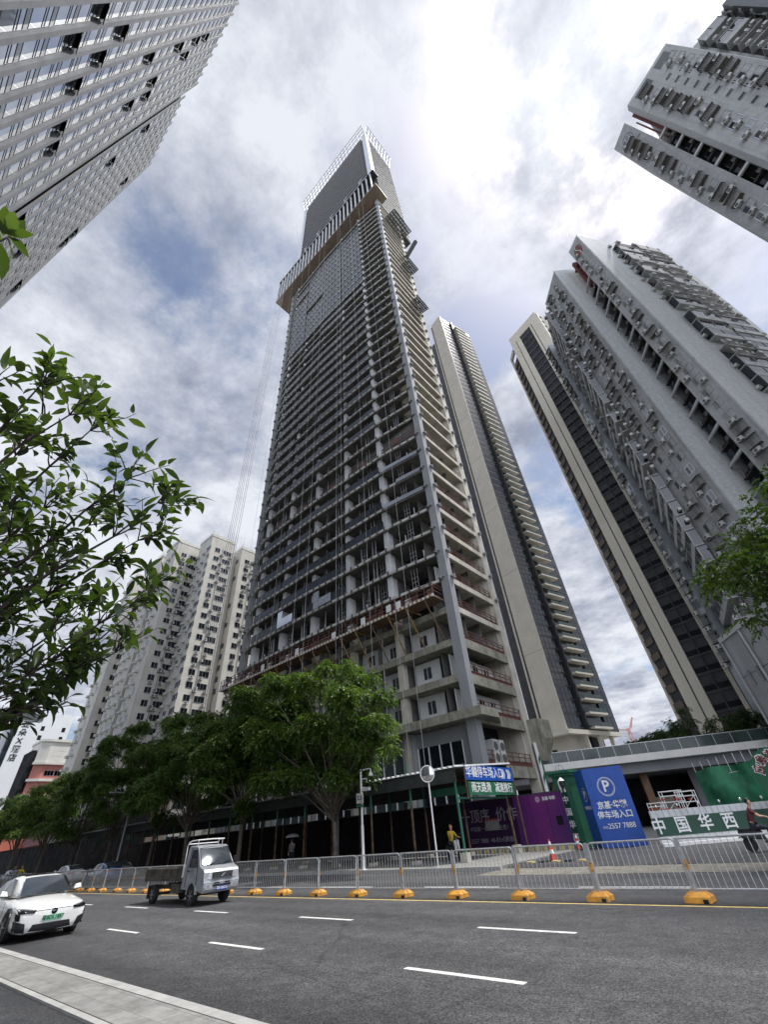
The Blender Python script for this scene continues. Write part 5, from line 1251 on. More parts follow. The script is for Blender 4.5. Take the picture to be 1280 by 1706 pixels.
for (px, py), (tx, ty), ln in (((8, 390), (30, 352), .10), ((12, 392), (52, 386), .13), ((15, 395), (50, 425), .125), ((10, 396), (28, 430), .13), ((4, 392), (10, 345), .11), ((0, 405), (8, 462), .13), ((14, 390), (40, 372), .10), ((2, 398), (-20, 380), .12), ((6, 388), (-6, 352), .11)):
    a = EYE+ray(px, py)*2.15; e = EYE+ray(tx, ty)*rd.uniform(2.05, 2.2); big_leaf(leaves, a, e-a, Vector((rd.uniform(-.3, .3), rd.uniform(-.3, .3), 1)), (e-a).length*1.05, 0.042, 0.2, 0.3)
limb.build('branches', 'twig', NT, smooth=True)
leaves.build('foliage', 'leaves_near', NT, smooth=True)
# ---------------------------------------------------------------- vehicles
def paint(name, col, rough=0.25, metal=0.0, dirt=0.0):
    m = M(name, col, rough, metal, var=0.04+dirt*0.5, scale=3, obj=True)
    p = [n for n in m.node_tree.nodes if n.type == 'BSDF_PRINCIPLED'][0]; p.inputs['Coat Weight'].default_value = 0.6 if not dirt else 0.1; p.inputs['Coat Roughness'].default_value = 0.08
    return m
paint('car_white', (0.70, 0.70, 0.68)); paint('car_grey', (0.16, 0.17, 0.18)); paint('car_blue', (0.04, 0.09, 0.20)); paint('car_black', (0.012, 0.012, 0.014))
paint('truck_silver', (0.36, 0.375, 0.40), 0.38, 0.3, 0.25)
M('truck_bed', (0.12, 0.105, 0.09), 0.75, 0.3, var=0.35, scale=3, obj=True)
M('mud', (0.10, 0.09, 0.075), 0.9, var=0.3, scale=4, obj=True)
M('plate_green', (0.22, 0.52, 0.33), 0.5, var=0.05, obj=True); M('plate_blue', (0.02, 0.05, 0.30), 0.5, var=0.05, obj=True)
M('chrome', (0.65, 0.66, 0.67), 0.15, 1.0, var=0.02, obj=True)
M('lamp_glass', (0.35, 0.36, 0.37), 0.08, 0.3, var=0.1, scale=20, obj=True)
M('rim_metal', (0.30, 0.30, 0.31), 0.4, 0.7, var=0.1, scale=8, obj=True)
M('windscreen', (0.05, 0.06, 0.07), 0.10, 0.3, var=0.1, scale=0.6, spec=0.9, obj=True)
M('tail_red', (0.35, 0.01, 0.01), 0.3, var=0.05, obj=True)

def wheel(parent, x, y, r, w, side, spokes=5):
    wl = bpy.data.objects.new('wheel', None); COL.objects.link(wl); wl.parent = parent; wl.location = (x, y, r)
    b = MB(); b.lathe((0, 0, 0), [(r*0.62, -w/2), (r*0.93, -w/2), (r, -w*0.33), (r, w*0.33), (r*0.93, w/2), (r*0.62, w/2)], 28, 'y'); b.build('tyre', 'rubber', wl, local=True, smooth=False)
    b = MB(); b.lathe((0, 0, 0), [(r*0.62, -w*0.42), (r*0.62, w*0.42)], 24, 'y')
    yo = side*w*0.46
    for k in range(spokes):
        a = 2*math.pi*k/spokes; b.bar((0, yo, 0), (r*0.62*math.cos(a), yo, r*0.62*math.sin(a)), r*0.17, 0.03)
    b.lathe((0, yo, 0), [(r*0.16, -0.03), (r*0.16, 0.03)], 12, 'y'); b.build('rim', 'rim_metal', wl, local=True)
    return wl
def loft(b, stations, mi=0, close=True):
    """stations: list of lists of (x,y,z) half sections (y>=0), mirrored to y<0"""
    k = len(stations[0]); o = len(b.v); rows = []
    for st in stations:
        row = st+[(x, -y, z) for x, y, z in reversed(st) if abs(y) > 1e-6]; rows.append(row); b.v += row
    n = len(rows[0])
    for i in range(len(rows)-1):
        for j in range(n):
            b.f.append((o+i*n+j, o+i*n+(j+1) % n, o+(i+1)*n+(j+1) % n, o+(i+1)*n+j)); b.m.append(mi)
    if close:
        b.f.append(tuple(o+j for j in range(n-1, -1, -1))); b.m.append(mi); b.f.append(tuple(o+(len(rows)-1)*n+j for j in range(n))); b.m.append(mi)
def patch(b, c00, c10, c11, c01, nu=6, nv=4, bulge=(0, 0, 0), mi=0):
    """bilinear patch with a gentle bulge"""
    c = [Vector(v) for v in (c00, c10, c11, c01)]; o = len(b.v); bv = Vector(bulge)
    for j in range(nv+1):
        for i in range(nu+1):
            u, v = i/nu, j/nv
            p = c[0]*(1-u)*(1-v)+c[1]*u*(1-v)+c[2]*u*v+c[3]*(1-u)*v+bv*(4*u*(1-u))*(0.6+0.4*4*v*(1-v)); b.v.append(tuple(p))
    for j in range(nv):
        for i in range(nu): a = o+j*(nu+1)+i; b.f.append((a, a+1, a+nu+2, a+nu+1)); b.m.append(mi)

from mathutils.bvhtree import BVHTree
def body_tree(o):
    if o.name not in TREES: bpy.context.view_layer.update(); TREES[o.name] = BVHTree.FromObject(o, bpy.context.evaluated_depsgraph_get())
    return TREES[o.name]
TREES = {}
def nose_x(o, y, z):
    h = body_tree(o).ray_cast(Vector((3, y, z)), Vector((-1, 0, 0))); return h[0].x if h[0] else -0.1
def decal(o, parent, name, mat, a, b_, c_, d_, nu=8, nv=3, off=0.006):
    """a trim piece fitted onto the nose of the car body"""
    b = MB(); g = []
    for j in range(nv+1):
        for i in range(nu+1):
            u, v = i/nu, j/nv; y = a[0]*(1-u)*(1-v)+b_[0]*u*(1-v)+c_[0]*u*v+d_[0]*(1-u)*v; z = a[1]*(1-u)*(1-v)+b_[1]*u*(1-v)+c_[1]*u*v+d_[1]*(1-u)*v
            b.v.append((nose_x(o, y, z)+off, y*1.004, z))
    for j in range(nv):
        for i in range(nu): k = j*(nu+1)+i; b.f.append((k, k+1, k+nu+2, k+nu+1)); b.m.append(0)
    return b.build(name, mat, parent, local=True, smooth=True)

def sedan(label, loc, rotz, paintm, plate=None, detail=True, group=None):
    c = thing('car', label, 'car', loc, rotz, group)
    S_ = []
    for x, w, zb, zs, zt in ((0.03, 0.72, 0.22, 0.60, 0.66), (-0.03, 0.84, 0.15, 0.66, 0.72), (-0.26, 0.92, 0.14, 0.71, 0.79), (-0.62, 0.915, 0.16, 0.75, 0.86), (-1.05, 0.92, 0.16, 0.80, 0.92), (-1.45, 0.925, 0.16, 0.84, 0.955), (-2.4, 0.93, 0.16, 0.88, 0.965), (-3.4, 0.93, 0.16, 0.92, 0.98), (-4.1, 0.92, 0.18, 0.95, 1.02), (-4.6, 0.86, 0.24, 0.95, 1.02), (-4.82, 0.72, 0.34, 0.88, 0.95)):
        S_.append([(x, 0, zb), (x, w*0.82, zb), (x, w*0.98, zb+0.10), (x, w, (zb+zs)*0.52), (x, w*0.985, zs-0.04), (x, w*0.90, zs+0.03), (x, w*0.60, zt-0.012), (x, 0, zt)])
    b = MB(); loft(b, S_); body = b.build('body', paintm, c, smooth=True, local=True, subsurf=1)
    b = MB(); G = []
    for x, wb, zb, wr, zr in ((-1.32, 0.78, 0.92, 0.72, 0.935), (-2.12, 0.82, 0.94, 0.60, 1.395), (-2.55, 0.83, 0.95, 0.60, 1.455), (-3.1, 0.83, 0.96, 0.59, 1.455), (-3.7, 0.80, 0.98, 0.56, 1.33), (-4.45, 0.74, 1.0, 0.60, 1.03)):
        G.append([(x, 0, zb-0.05), (x, wb, zb-0.02), (x, wb-0.015, zb+0.03), (x, wr+0.03, max(zb+0.035, zr-0.06)), (x, wr*0.92, max(zb+0.04, zr-0.012)), (x, 0, max(zb+0.045, zr))])
    loft(b, G); b.build('cabin', paintm, c, smooth=True, local=True, subsurf=1)
    b = MB(); patch(b, (-1.27, -0.69, 0.965), (-1.27, 0.69, 0.965), (-2.00, 0.52, 1.375), (-2.00, -0.52, 1.375), 8, 5, (0.10, 0, 0.035)); b.build('windscreen', 'windscreen', c, smooth=True, local=True)
    b = MB(); patch(b, (-2.42, -0.42, 1.455), (-2.42, 0.42, 1.455), (-3.15, 0.40, 1.465), (-3.15, -0.40, 1.465), 6, 4, (0, 0, 0.02)); b.build('roof_glass', 'black_gloss', c, smooth=True, local=True)
    b = MB(); patch(b, (-4.38, 0.60, 1.08), (-4.38, -0.60, 1.08), (-3.6, -0.52, 1.385), (-3.6, 0.52, 1.385), 6, 4, (-0.03, 0, 0.04)); b.build('rear_screen', 'windscreen', c, smooth=True, local=True)
    for s in (-1, 1):
        b = MB()
        b.add([(-1.72, s*0.835, 0.99), (-2.62, s*0.845, 1.00), (-2.62, s*0.675, 1.39), (-2.16, s*0.675, 1.35)], [(0, 1, 2, 3)])
        b.build('side_window', 'windscreen', c, local=True)
        b = MB(); b.add([(-2.70, s*0.845, 1.00), (-3.72, s*0.83, 1.03), (-3.50, s*0.67, 1.31), (-2.70, s*0.672, 1.39)], [(0, 1, 2, 3)]); b.build('side_window', 'windscreen', c, local=True)
        decal(body, c, 'headlight', 'black_gloss', (s*0.50, 0.60), (s*0.885, 0.615), (s*0.91, 0.745), (s*0.46, 0.668), 10, 4, 0.014)
        decal(body, c, 'headlight_strip', 'black_gloss', (s*0.80, 0.47), (s*0.88, 0.47), (s*0.905, 0.615), (s*0.82, 0.605), 6, 3, 0.012)
        decal(body, c, 'daylight_strip', 'lamp_glass', (s*0.52, 0.660), (s*0.89, 0.722), (s*0.89, 0.732), (s*0.51, 0.668), off=0.020)
        decal(body, c, 'intake', 'black_plastic', (s*0.60, 0.20), (s*0.87, 0.235), (s*0.90, 0.47), (s*0.66, 0.40), 8, 4, 0.012)
        b = MB(); b.hexa([(-1.70, s*0.90, 0.98), (-1.70, s*1.12, 1.00), (-1.92, s*1.10, 1.00), (-1.86, s*0.90, 0.98), (-1.74, s*0.95, 1.10), (-1.74, s*1.09, 1.12), (-1.90, s*1.08, 1.12), (-1.86, s*0.95, 1.10)], 0); b.box(-1.80, -1.74, min(s*0.82, s*0.95), max(s*0.82, s*0.95), 0.96, 1.0, 1)
        b.build('mirror', [paintm, 'black_plastic'], c, local=True, bevel=0.02)
        b = MB(); b.hexa([(-4.84, s*0.30, 0.80), (-4.74, s*0.80, 0.80), (-4.6, s*0.80, 0.80), (-4.7, s*0.30, 0.80), (-4.84, s*0.30, 0.87), (-4.72, s*0.80, 0.90), (-4.6, s*0.80, 0.9), (-4.7, s*0.3, 0.87)]); b.build('tail_light', 'tail_red', c, local=True)
        for xw in (-0.95, -3.75):
            b = MB(); b.lathe((xw, s*0.86, 0.34), [(0.40, -0.075), (0.40, 0.075)], 24, 'y'); b.build('wheel_arch', 'black_plastic', c, local=True)
            wheel(c, xw, s*0.835, 0.335, 0.22, s)
        for xd in (-2.45, -3.35):
            b = MB(); b.box(xd-0.11, xd+0.11, min(s*0.925, s*0.945), max(s*0.925, s*0.945), 0.80, 0.825); b.build('door_handle', paintm, c, local=True)
        b = MB(); b.tube([(-1.55, s*0.934, 0.30), (-1.58, s*0.936, 0.86)], 0.006, 4); b.tube([(-2.66, s*0.938, 0.30), (-2.64, s*0.936, 0.92)], 0.006, 4); b.box(-3.3, -1.4, min(s*0.90, s*0.935), max(s*0.90, s*0.935), 0.17, 0.24); b.build('sill', 'black_plastic', c, local=True)
    decal(body, c, 'lower_grille', 'black_plastic', (-0.54, 0.185), (0.54, 0.185), (0.46, 0.36), (-0.46, 0.36), 16, 4, 0.008)
    decal(body, c, 'front_lip', 'black_plastic', (-0.66, 0.160), (0.66, 0.160), (0.62, 0.190), (-0.62, 0.190), 16, 2, 0.015)
    decal(body, c, 'bonnet_seam', 'black_plastic', (-0.56, 0.640), (0.56, 0.640), (0.56, 0.650), (-0.56, 0.650), 16, 1)
    X0 = nose_x(body, 0, 0.60); b = MB(); b.lathe((X0-0.01, 0, 0.60), [(0.055, 0), (0.075, 0.012), (0.075, 0.02), (0.05, 0.026)], 20, 'x', 0); b.build('badge', 'black_gloss', c, local=True)
    b = MB(); b.tube([(X0+0.018, -0.04, 0.595), (X0+0.02, 0, 0.615), (X0+0.018, 0.045, 0.60)], 0.008, 5); b.build('badge_mark', 'chrome', c, local=True)
    if plate:
        X1 = max(nose_x(body, 0, 0.41), nose_x(body, 0, 0.52)); b = MB(); b.box(X1-0.02, X1+0.012, -0.235, 0.235, 0.40, 0.525); b.build('number_plate', 'plate_green', c, local=True)
        text(plate, 0.115, (X1+0.014, 0, 0.4625), math.pi/2, 'green_dark', c, 'plate_lettering', 0.003, 0.003, local=True)
    return c
sedan('white electric saloon car with a green number plate, nearest the kerb at left', (-18.72, 5.68, 0), 0.0, 'car_white', '粤BDL1857')
sedan('white parked car beyond the railing at far left, under the trees', (-62.5, 18.4, 0), math.pi+0.02, 'car_white')
sedan('dark blue car beyond the railing, right of the white parked one', (-53.5, 18.6, 0), math.pi, 'car_blue')
sedan('black car beyond the railing at the very left edge of the road', (-75.5, 18.2, 0), 0.02, 'car_black')
sedan('grey car queuing beyond the railing behind the blue one', (-56.5, 20.6, 0), math.pi, 'car_grey')

# small dropside truck
K = thing('truck', 'battered silver dropside mini truck with an empty wooden bed', 'truck', (-19.85, 11.72, 0), R(-1.5))
def hw(z): return 0.76 if z < 1.10 else 0.76-(z-1.10)*0.135
prof = [(-0.06, 0.42), (0.02, 0.50), (0.03, 0.66), (-0.02, 0.80), (-0.05, 0.98), (-0.12, 1.06), (-0.50, 1.19), (-0.98, 1.76), (-1.15, 1.83), (-1.80, 1.86), (-1.88, 1.80), (-1.90, 0.50)]
b = MB()
nP = len(prof)
for s in (1, -1):
    b.v += [(x-(0.10 if (i < 6) else 0)*0.0, s*hw(z), z) for i, (x, z) in enumerate(prof)]
b.v += [(x+0.05 if i < 6 else x, 0, z+(0.02 if i in (8, 9) else 0)) for i, (x, z) in enumerate(prof)]
for i in range(nP-1):
    b.f += [(i, 2*nP+i, 2*nP+i+1, i+1), (2*nP+i, nP+i, nP+i+1, 2*nP+i+1)]; b.m += [0, 0]
b.f += [tuple(range(nP)), tuple(range(2*nP-1, nP-1, -1))]; b.m += [0, 0]
b.build('cab', 'truck_silver', K, local=True, bevel=0.03)
b = MB(); patch(b, (-0.50, -0.69, 1.21), (-0.50, 0.69, 1.21), (-0.965, 0.625, 1.74), (-0.965, -0.625, 1.74), 8, 4, (0.06, 0, 0.025)); b.build('windscreen', 'windscreen', K, local=True, smooth=True)
b = MB(); b.tube([(-0.46, -0.70, 1.215), (-0.955, -0.632, 1.75), (-0.92, 0, 1.79), (-0.955, 0.632, 1.75), (-0.46, 0.70, 1.215), (-0.42, 0, 1.20), (-0.46, -0.70, 1.215)], 0.014, 5); b.build('screen_seal', 'rubber', K, local=True)
for yy in (-0.35, 0.22):
    b = MB(); b.tube([(-0.43, yy, 1.22), (-0.53, yy+0.38, 1.31)], 0.012, 5); b.build('wiper', 'black_plastic', K, local=True)
for s in (-1, 1):
    b = MB(); b.add([(-0.72, s*0.765, 1.16), (-1.45, s*0.765, 1.16), (-1.45, s*0.685, 1.72), (-1.06, s*0.685, 1.72)], [(0, 1, 2, 3)]); b.build('side_window', 'windscreen', K, local=True)
    b = MB(); b.tube([(-0.62, s*0.762, 0.62), (-0.66, s*0.763, 1.12), (-1.06, s*0.684, 1.77), (-1.52, s*0.68, 1.78), (-1.54, s*0.763, 1.10), (-1.54, s*0.763, 0.55)], 0.010, 4); b.build('door_seam', 'rubber', K, local=True)
    b = MB(); b.box(-1.46, -1.30, min(s*0.76, s*0.785), max(s*0.76, s*0.785), 1.02, 1.06); b.build('door_handle', 'black_plastic', K, local=True)
    b = MB(); b.box(-0.80, -0.70, min(s*0.84, s*1.0), max(s*0.84, s*1.0), 1.18, 1.42); b.tube([(-0.72, s*0.74, 1.2), (-0.75, s*0.9, 1.26)], 0.015, 5); b.build('mirror', 'black_plastic', K, local=True, bevel=0.015)
    b = MB(); b.hexa([(0.045, s*0.44, 0.76), (-0.02, s*0.745, 0.78), (-0.12, s*0.745, 0.78), (-0.05, s*0.44, 0.76), (-0.005, s*0.44, 0.96), (-0.10, s*0.735, 1.00), (-0.18, s*0.735, 1.0), (-0.1, s*0.44, 0.96)]); b.build('headlight', 'lamp_glass', K, local=True)
    b = MB(); b.box(0.0, 0.058, min(s*0.50, s*0.64), max(s*0.50, s*0.64), 0.50, 0.60); b.build('fog_light', 'lamp_glass', K, local=True)
    for xw in (-0.92, -4.55):
        wheel(K, xw, s*0.66, 0.30, 0.19, s, 6)
    b = MB()
    for k in range(13):
        a0, a1 = math.pi*k/13, math.pi*(k+1)/13
        b.hexa([(-0.92+r*math.cos(a), y, 0.34+r*math.sin(a)) for r, a, y in ((0.34, a0, s*0.70), (0.40, a0, s*0.70), (0.40, a0, s*0.79), (0.34, a0, s*0.79), (0.34, a1, s*0.70), (0.40, a1, s*0.70), (0.40, a1, s*0.79), (0.34, a1, s*0.79))])
    b.build('wheel_arch', 'truck_silver', K, local=True)
    b = MB(); b.lathe((-0.92, s*0.69, 0.34), [(0.345, -0.078), (0.345, 0.078)], 20, 'y'); b.build('wheel_well', 'rubber', K, local=True)
    b = MB(); b.box(-5.02, -4.99, min(s*0.56, s*0.78), max(s*0.56, s*0.78), 0.16, 0.60); b.build('mud_flap', 'rubber', K, local=True)
b = MB(); b.box(-0.02, 0.055, -0.42, 0.42, 0.77, 0.955)
b.build('grille', 'black_plastic', K, local=True)
b = MB()
for y in np.linspace(-0.40, 0.40, 15): b.box(0.045, 0.075, y-0.011, y+0.011, 0.77, 0.96)
for z in (0.765, 0.955): b.box(0.04, 0.078, -0.42, 0.42, z, z+0.02)
b.build('grille_bars', 'chrome', K, local=True)
b = MB(); b.tube([(0.085, -0.07, 0.82), (0.085, 0.02, 0.88), (0.085, -0.02, 0.86), (0.085, 0.07, 0.92)], 0.015, 5); b.build('badge', 'chrome', K, local=True)
b = MB(); b.hexa([(-0.02, -0.74, 0.36), (-0.02, 0.74, 0.36), (-0.14, 0.76, 0.36), (-0.14, -0.76, 0.36), (0.08, -0.70, 0.48), (0.08, 0.70, 0.48), (-0.1, 0.77, 0.50), (-0.1, -0.77, 0.50)]); b.hexa([(0.06, -0.68, 0.48), (0.06, 0.68, 0.48), (-0.1, 0.77, 0.48), (-0.1, -0.77, 0.48), (0.04, -0.70, 0.70), (0.04, 0.70, 0.70), (-0.1, 0.765, 0.72), (-0.1, -0.765, 0.72)])
b.build('bumper', 'truck_silver', K, local=True, bevel=0.025)
b = MB(); b.box(0.05, 0.075, -0.38, 0.38, 0.545, 0.60); b.box(0.05, 0.072, -0.34, 0.34, 0.62, 0.665); b.build('bumper_slot', 'black_plastic', K, local=True)
b = MB(); b.box(0.082, 0.095, -0.22, 0.22, 0.42, 0.54); b.build('number_plate', 'plate_blue', K, local=True)
text('粤B·285C6', 0.10, (0.097, 0, 0.48), math.pi/2, 'white_paint', K, 'plate_lettering', 0.002, 0.002, local=True)
b = MB(); b.box(-5.62, -1.98, -0.76, 0.76, 0.74, 0.84)
for x in np.arange(-5.55, -2.0, 0.28): b.box(x, x+0.06, -0.775, -0.761, 0.70, 0.84); b.box(x, x+0.06, 0.761, 0.775, 0.70, 0.84)
b.build('bed_floor', 'truck_bed', K, local=True)
for s in (-1, 1):
    b = MB(); y0, y1 = sorted((s*0.735, s*0.775)); b.box(-5.62, -2.0, y0, y1, 0.845, 1.16)
    for z in (0.93, 1.02, 1.11): b.box(-5.62, -2.0, *sorted((s*0.776, s*0.792)), z, z+0.035)
    for x in (-5.55, -4.4, -3.2, -2.1): b.box(x, x+0.06, *sorted((s*0.793, s*0.805)), 0.8, 1.15)
    b.build('side_gate', 'truck_bed', K, local=True)
b = MB(); b.box(-5.66, -5.621, -0.76, 0.76, 0.80, 1.16); b.build('tail_gate', 'truck_bed', K, local=True)
b = MB(); b.box(-2.0, -1.96, -0.74, 0.74, 0.845, 1.25)
b.tube([(-1.98, -0.70, 0.85), (-1.98, -0.70, 1.85), (-1.90, -0.68, 1.99), (-1.80, -0.62, 2.03), (-1.3, -0.60, 2.04)], 0.022, 7); b.tube([(-1.98, 0.70, 0.85), (-1.98, 0.70, 1.85), (-1.90, 0.68, 1.99), (-1.80, 0.62, 2.03), (-1.3, 0.60, 2.04)], 0.022, 7)
b.tube([(-1.3, -0.60, 2.04), (-1.25, 0, 2.05), (-1.3, 0.60, 2.04)], 0.022, 7); b.tube([(-1.94, -0.69, 1.93), (-1.94, 0.69, 1.93)], 0.02, 7)
for y in (-0.55, 0.55): b.tube([(-1.35, y, 2.03), (-1.35, y, 1.86)], 0.016, 6)
b.build('headboard_rack', 'white_paint', K, local=True)
b = MB(); b.box(-5.4, -1.0, -0.42, -0.30, 0.46, 0.60); b.box(-5.4, -1.0, 0.30, 0.42, 0.46, 0.60); b.box(-2.9, -2.2, -0.70, -0.40, 0.36, 0.66); b.lathe((-4.55, 0, 0.30), [(0.05, -0.6), (0.05, 0.6)], 8, 'y'); b.lathe((-0.92, 0, 0.30), [(0.04, -0.6), (0.04, 0.6)], 8, 'y'); b.box(-3.4, -3.0, 0.4, 0.66, 0.36, 0.64); b.build('chassis', 'mud', K, local=True)

# ---------------------------------------------------------------- road railing on orange feet
def make_barrier():
    t = thing('crowd_barrier', 'x', 'barrier', (0, 0, 0))
    b = MB(); w = 1.06
    def rr(z0, z1, r=0.08):
        p = [(-w, 0, z0), (-w, 0, z1-r), (-w+r*0.3, 0, z1-r*0.3), (-w+r, 0, z1), (w-r, 0, z1), (w-r*0.3, 0, z1-r*0.3), (w, 0, z1-r), (w, 0, z0)]; return p
    b.tube(rr(0.20, 1.12), 0.021, 7); b.tube([(-w, 0, 0.22), (w, 0, 0.22)], 0.019, 6)
    b.build('frame', 'galvanised', t, local=True)
    b = MB()
    for x in np.linspace(-w+0.13, w-0.13, 15): b.tube([(x, 0, 0.22), (x, 0, 1.11)], 0.0085, 5)
    b.build('bars', 'galvanised', t, local=True)
    b = MB(); b.box(1.085, 1.165, -0.02, 0.02, 0.18, 1.13, 0); b.box(1.083, 1.167, -0.022, 0.022, 0.55, 0.74, 1); b.box(1.07, 1.18, -0.03, 0.03, 0.10, 0.18, 0); b.build('post', ['galvanised', 'orange_worn'], t, local=True)
    b = MB(); x0 = 1.125
    b.hexa([(x0-0.27, -0.23, 0.004), (x0+0.27, -0.23, 0.004), (x0+0.27, 0.23, 0.004), (x0-0.27, 0.23, 0.004), (x0-0.27, -0.21, 0.10), (x0+0.27, -0.21, 0.10), (x0+0.27, 0.21, 0.10), (x0-0.27, 0.21, 0.10)])
    b.hexa([(x0-0.27, -0.21, 0.10), (x0+0.27, -0.21, 0.10), (x0+0.27, 0.21, 0.10), (x0-0.27, 0.21, 0.10), (x0-0.17, -0.12, 0.175), (x0+0.17, -0.12, 0.175), (x0+0.17, 0.12, 0.175), (x0-0.17, 0.12, 0.175)])
    b.box(x0+0.12, x0+0.22, -0.255, 0.255, 0.003, 0.07, 1)
    b.build('base_block', ['orange_plastic', 'dark_room'], t, local=True, bevel=0.005)
    return t
BR = make_barrier()
for k in range(-3, 33):
    o = BR if k == -3 else copy_tree(BR)
    x = -4.55-2.2*k; y = 13.98+max(0, -x-9)*0.008
    o.location = (x+random.uniform(-.02, .02), y+random.uniform(-.035, .035), 0); o.rotation_euler = (0, R(random.uniform(-0.25, 0.25)), R(random.uniform(-1.3, 1.3)))
    o['label'] = 'grey steel crowd barrier panel on an orange foot, in the railing along the road middle'; o['group'] = 'barrier panels along the road'

# ---------------------------------------------------------------- covered walkway and hoarding
CW = thing('covered_walkway', 'long covered walkway with black corrugated roof and rusty posts', 'walkway', (-42, 27.5, 0.14))
b = MB(); b.hexa([(-80, 24.35, 4.50), (-16.45, 24.35, 4.50), (-16.45, 31.2, 4.9), (-80, 31.2, 4.9), (-80, 24.35, 4.56), (-16.45, 24.35, 4.56), (-16.45, 31.2, 4.96), (-80, 31.2, 4.96)]); b.build('roof', 'roof_sheet', CW)
b = MB()
for x in np.arange(-80, -16.5, 0.42): b.hexa([(x, 24.25, 4.57), (x+0.22, 24.25, 4.57), (x+0.22, 31.3, 4.97), (x, 31.3, 4.97), (x+0.03, 24.25, 4.66), (x+0.19, 24.25, 4.66), (x+0.19, 31.3, 5.06), (x+0.03, 31.3, 5.06)])
b.build('corrugation', 'sheet_white', CW)
b = MB(); b.box(-80, -16.5, 24.40, 24.46, 3.82, 4.49); b.box(-80, -16.5, 30.9, 30.96, 3.6, 4.88); b.build('fascia', 'black_roof', CW)
b = MB()
for x in np.arange(-79, -16.6, 3.3): b.box(x-0.05, x+0.05, 24.47, 30.89, 4.25, 4.40)
b.box(-80, -16.5, 27.4, 27.5, 4.41, 4.55); b.build('rafters', 'post_rust', CW)
for k, x in enumerate(np.arange(-16.8, -80, -3.55)):
    for y in (24.7, 30.6):
        b = MB(); b.tube([(x, y, 0.14), (x, y, 3.0)], 0.075, 8, 0 if (k or y > 25) else 1); b.tube([(x, y, 3.0), (x, y, 4.45)], 0.076, 8, 1); b.box(x-0.22, x+0.22, y-0.22, y+0.22, 0.14, 0.55 if k == 0 else 0.3, 2); b.build('post', ['post_rust', 'post_green', 'concrete_pale'], CW)
b = MB(); b.box(-20.3, -16.9, 26.6, 26.68, 3.35, 3.75); b.box(-16.9, -16.82, 24.75, 30.5, 3.0, 3.1); b.build('green_beam', 'post_green', CW)
b = MB(); b.tube([(-20.4, 24.6, 4.5), (-20.4, 24.6, 5.3)], 0.06, 6); b.build('stub_post', 'post_green', CW)

SB = thing('entrance_banner', 'blue over green direction banner on the end of the covered walkway', 'banner', (-16.35, 28.2, 3.1))
b = MB(); b.box(-16.44, -16.38, 25.35, 31.3, 3.93, 4.72); b.build('blue_board', 'blue_sign', SB)
b = MB(); b.box(-16.42, -16.385, 25.5, 31.2, 3.16, 3.86); b.build('green_board', 'green_sign', SB)
for y_, z_ in ((25.3, 3.0), (31.35, 0.1)):
    b = MB(); b.tube([(-16.4, y_, z_), (-16.4, y_, 4.8)], 0.055, 6); b.build('banner_pole', 'post_rust', SB)
text('华樾停车场入口', 0.66, (-16.365, 27.72, 4.33), math.pi/2, 'white_paint', SB, 'banner_lettering', 0.006, 0.004)
for k in range(6):
    y = 29.85+0.16*k+(0.32 if k > 2 else 0); b = MB()
    for s in (-1, 1): b.hexa([(-16.378, y, 4.33), (-16.37, y, 4.33), (-16.37, y+0.09, 4.33), (-16.378, y+0.09, 4.33), (-16.378, y-0.16, 4.33+s*0.27), (-16.37, y-0.16, 4.33+s*0.27), (-16.37, y-0.07, 4.33+s*0.27), (-16.378, y-0.07, 4.33+s*0.27)])
    b.build('chevron', 'white_paint', SB)
text('雨天路滑', 0.58, (-16.37, 26.95, 3.52), math.pi/2, 'white_paint', SB, 'banner_lettering', 0.006, 0.004)
text('减速推行', 0.58, (-16.37, 29.75, 3.52), math.pi/2, 'white_paint', SB, 'banner_lettering', 0.006, 0.004)

HD = thing('hoarding', 'long purple site hoarding behind the covered walkway, brightest at its right end', 'hoarding', (-40, 31.9, 0.1))
xs = [-13.5, -17.1, -21.6, -26.2, -31, -36, -41, -46, -51, -56, -61, -66, -72, -78]
for i in range(len(xs)-1):
    b = MB(); b.box(xs[i+1]+0.02, xs[i]-0.02, 31.9, 32.0, 0.45, 3.08); b.build('board', 'purple_board' if i == 0 else ('purple_shaded' if i == 1 else 'board_dark'), HD)
for x in (-14.7, -15.9, -18.6, -20.1):
    b = MB(); b.box(x, x+0.012, 31.892, 31.9, 0.45, 3.08); b.build('board_joint', 'board_dark', HD)
b = MB(); b.box(-78, -13.5, 31.88, 32.05, 3.085, 3.15); b.build('cap', 'dark_panel', HD)
b = MB(); b.box(-78, -13.5, 31.7, 32.1, 0.1, 0.44); b.build('kerb_wall', 'concrete_grey', HD)
b = MB()
for k in range(16): b.box(-13.6-0.55*k-0.28, -13.6-0.55*k, 31.66, 31.69, 0.12, 0.42)
b.build('hazard_stripes', 'paint_yellow', HD)
text('京基·华樾', 0.22, (-14.45, 31.89, 2.78), math.pi, 'white_paint', HD, 'board_lettering', 0.003, 0.004)
b = MB()
for r0, r1 in ((0.13, 0.15), (0.06, 0.08)):
    for k in range(20):
        a0, a1 = 2*math.pi*k/20, 2*math.pi*(k+1)/20; b.quad(*[(-15.25+r*math.cos(a), 31.893, 2.78+r*math.sin(a)) for r, a in ((r0, a0), (r1, a0), (r1, a1), (r0, a1))])
b.build('ring_mark', 'white_paint', HD)
b = MB(); b.box(-14.25, -13.85, 31.885, 31.897, 1.35, 1.82); b.build('info_patch', 'black_gloss', HD)
text('一顶序  价作', 0.85, (-19.3, 31.885, 2.15), math.pi, 'dim_text', HD, 'board_lettering', 0.003, 0.004)
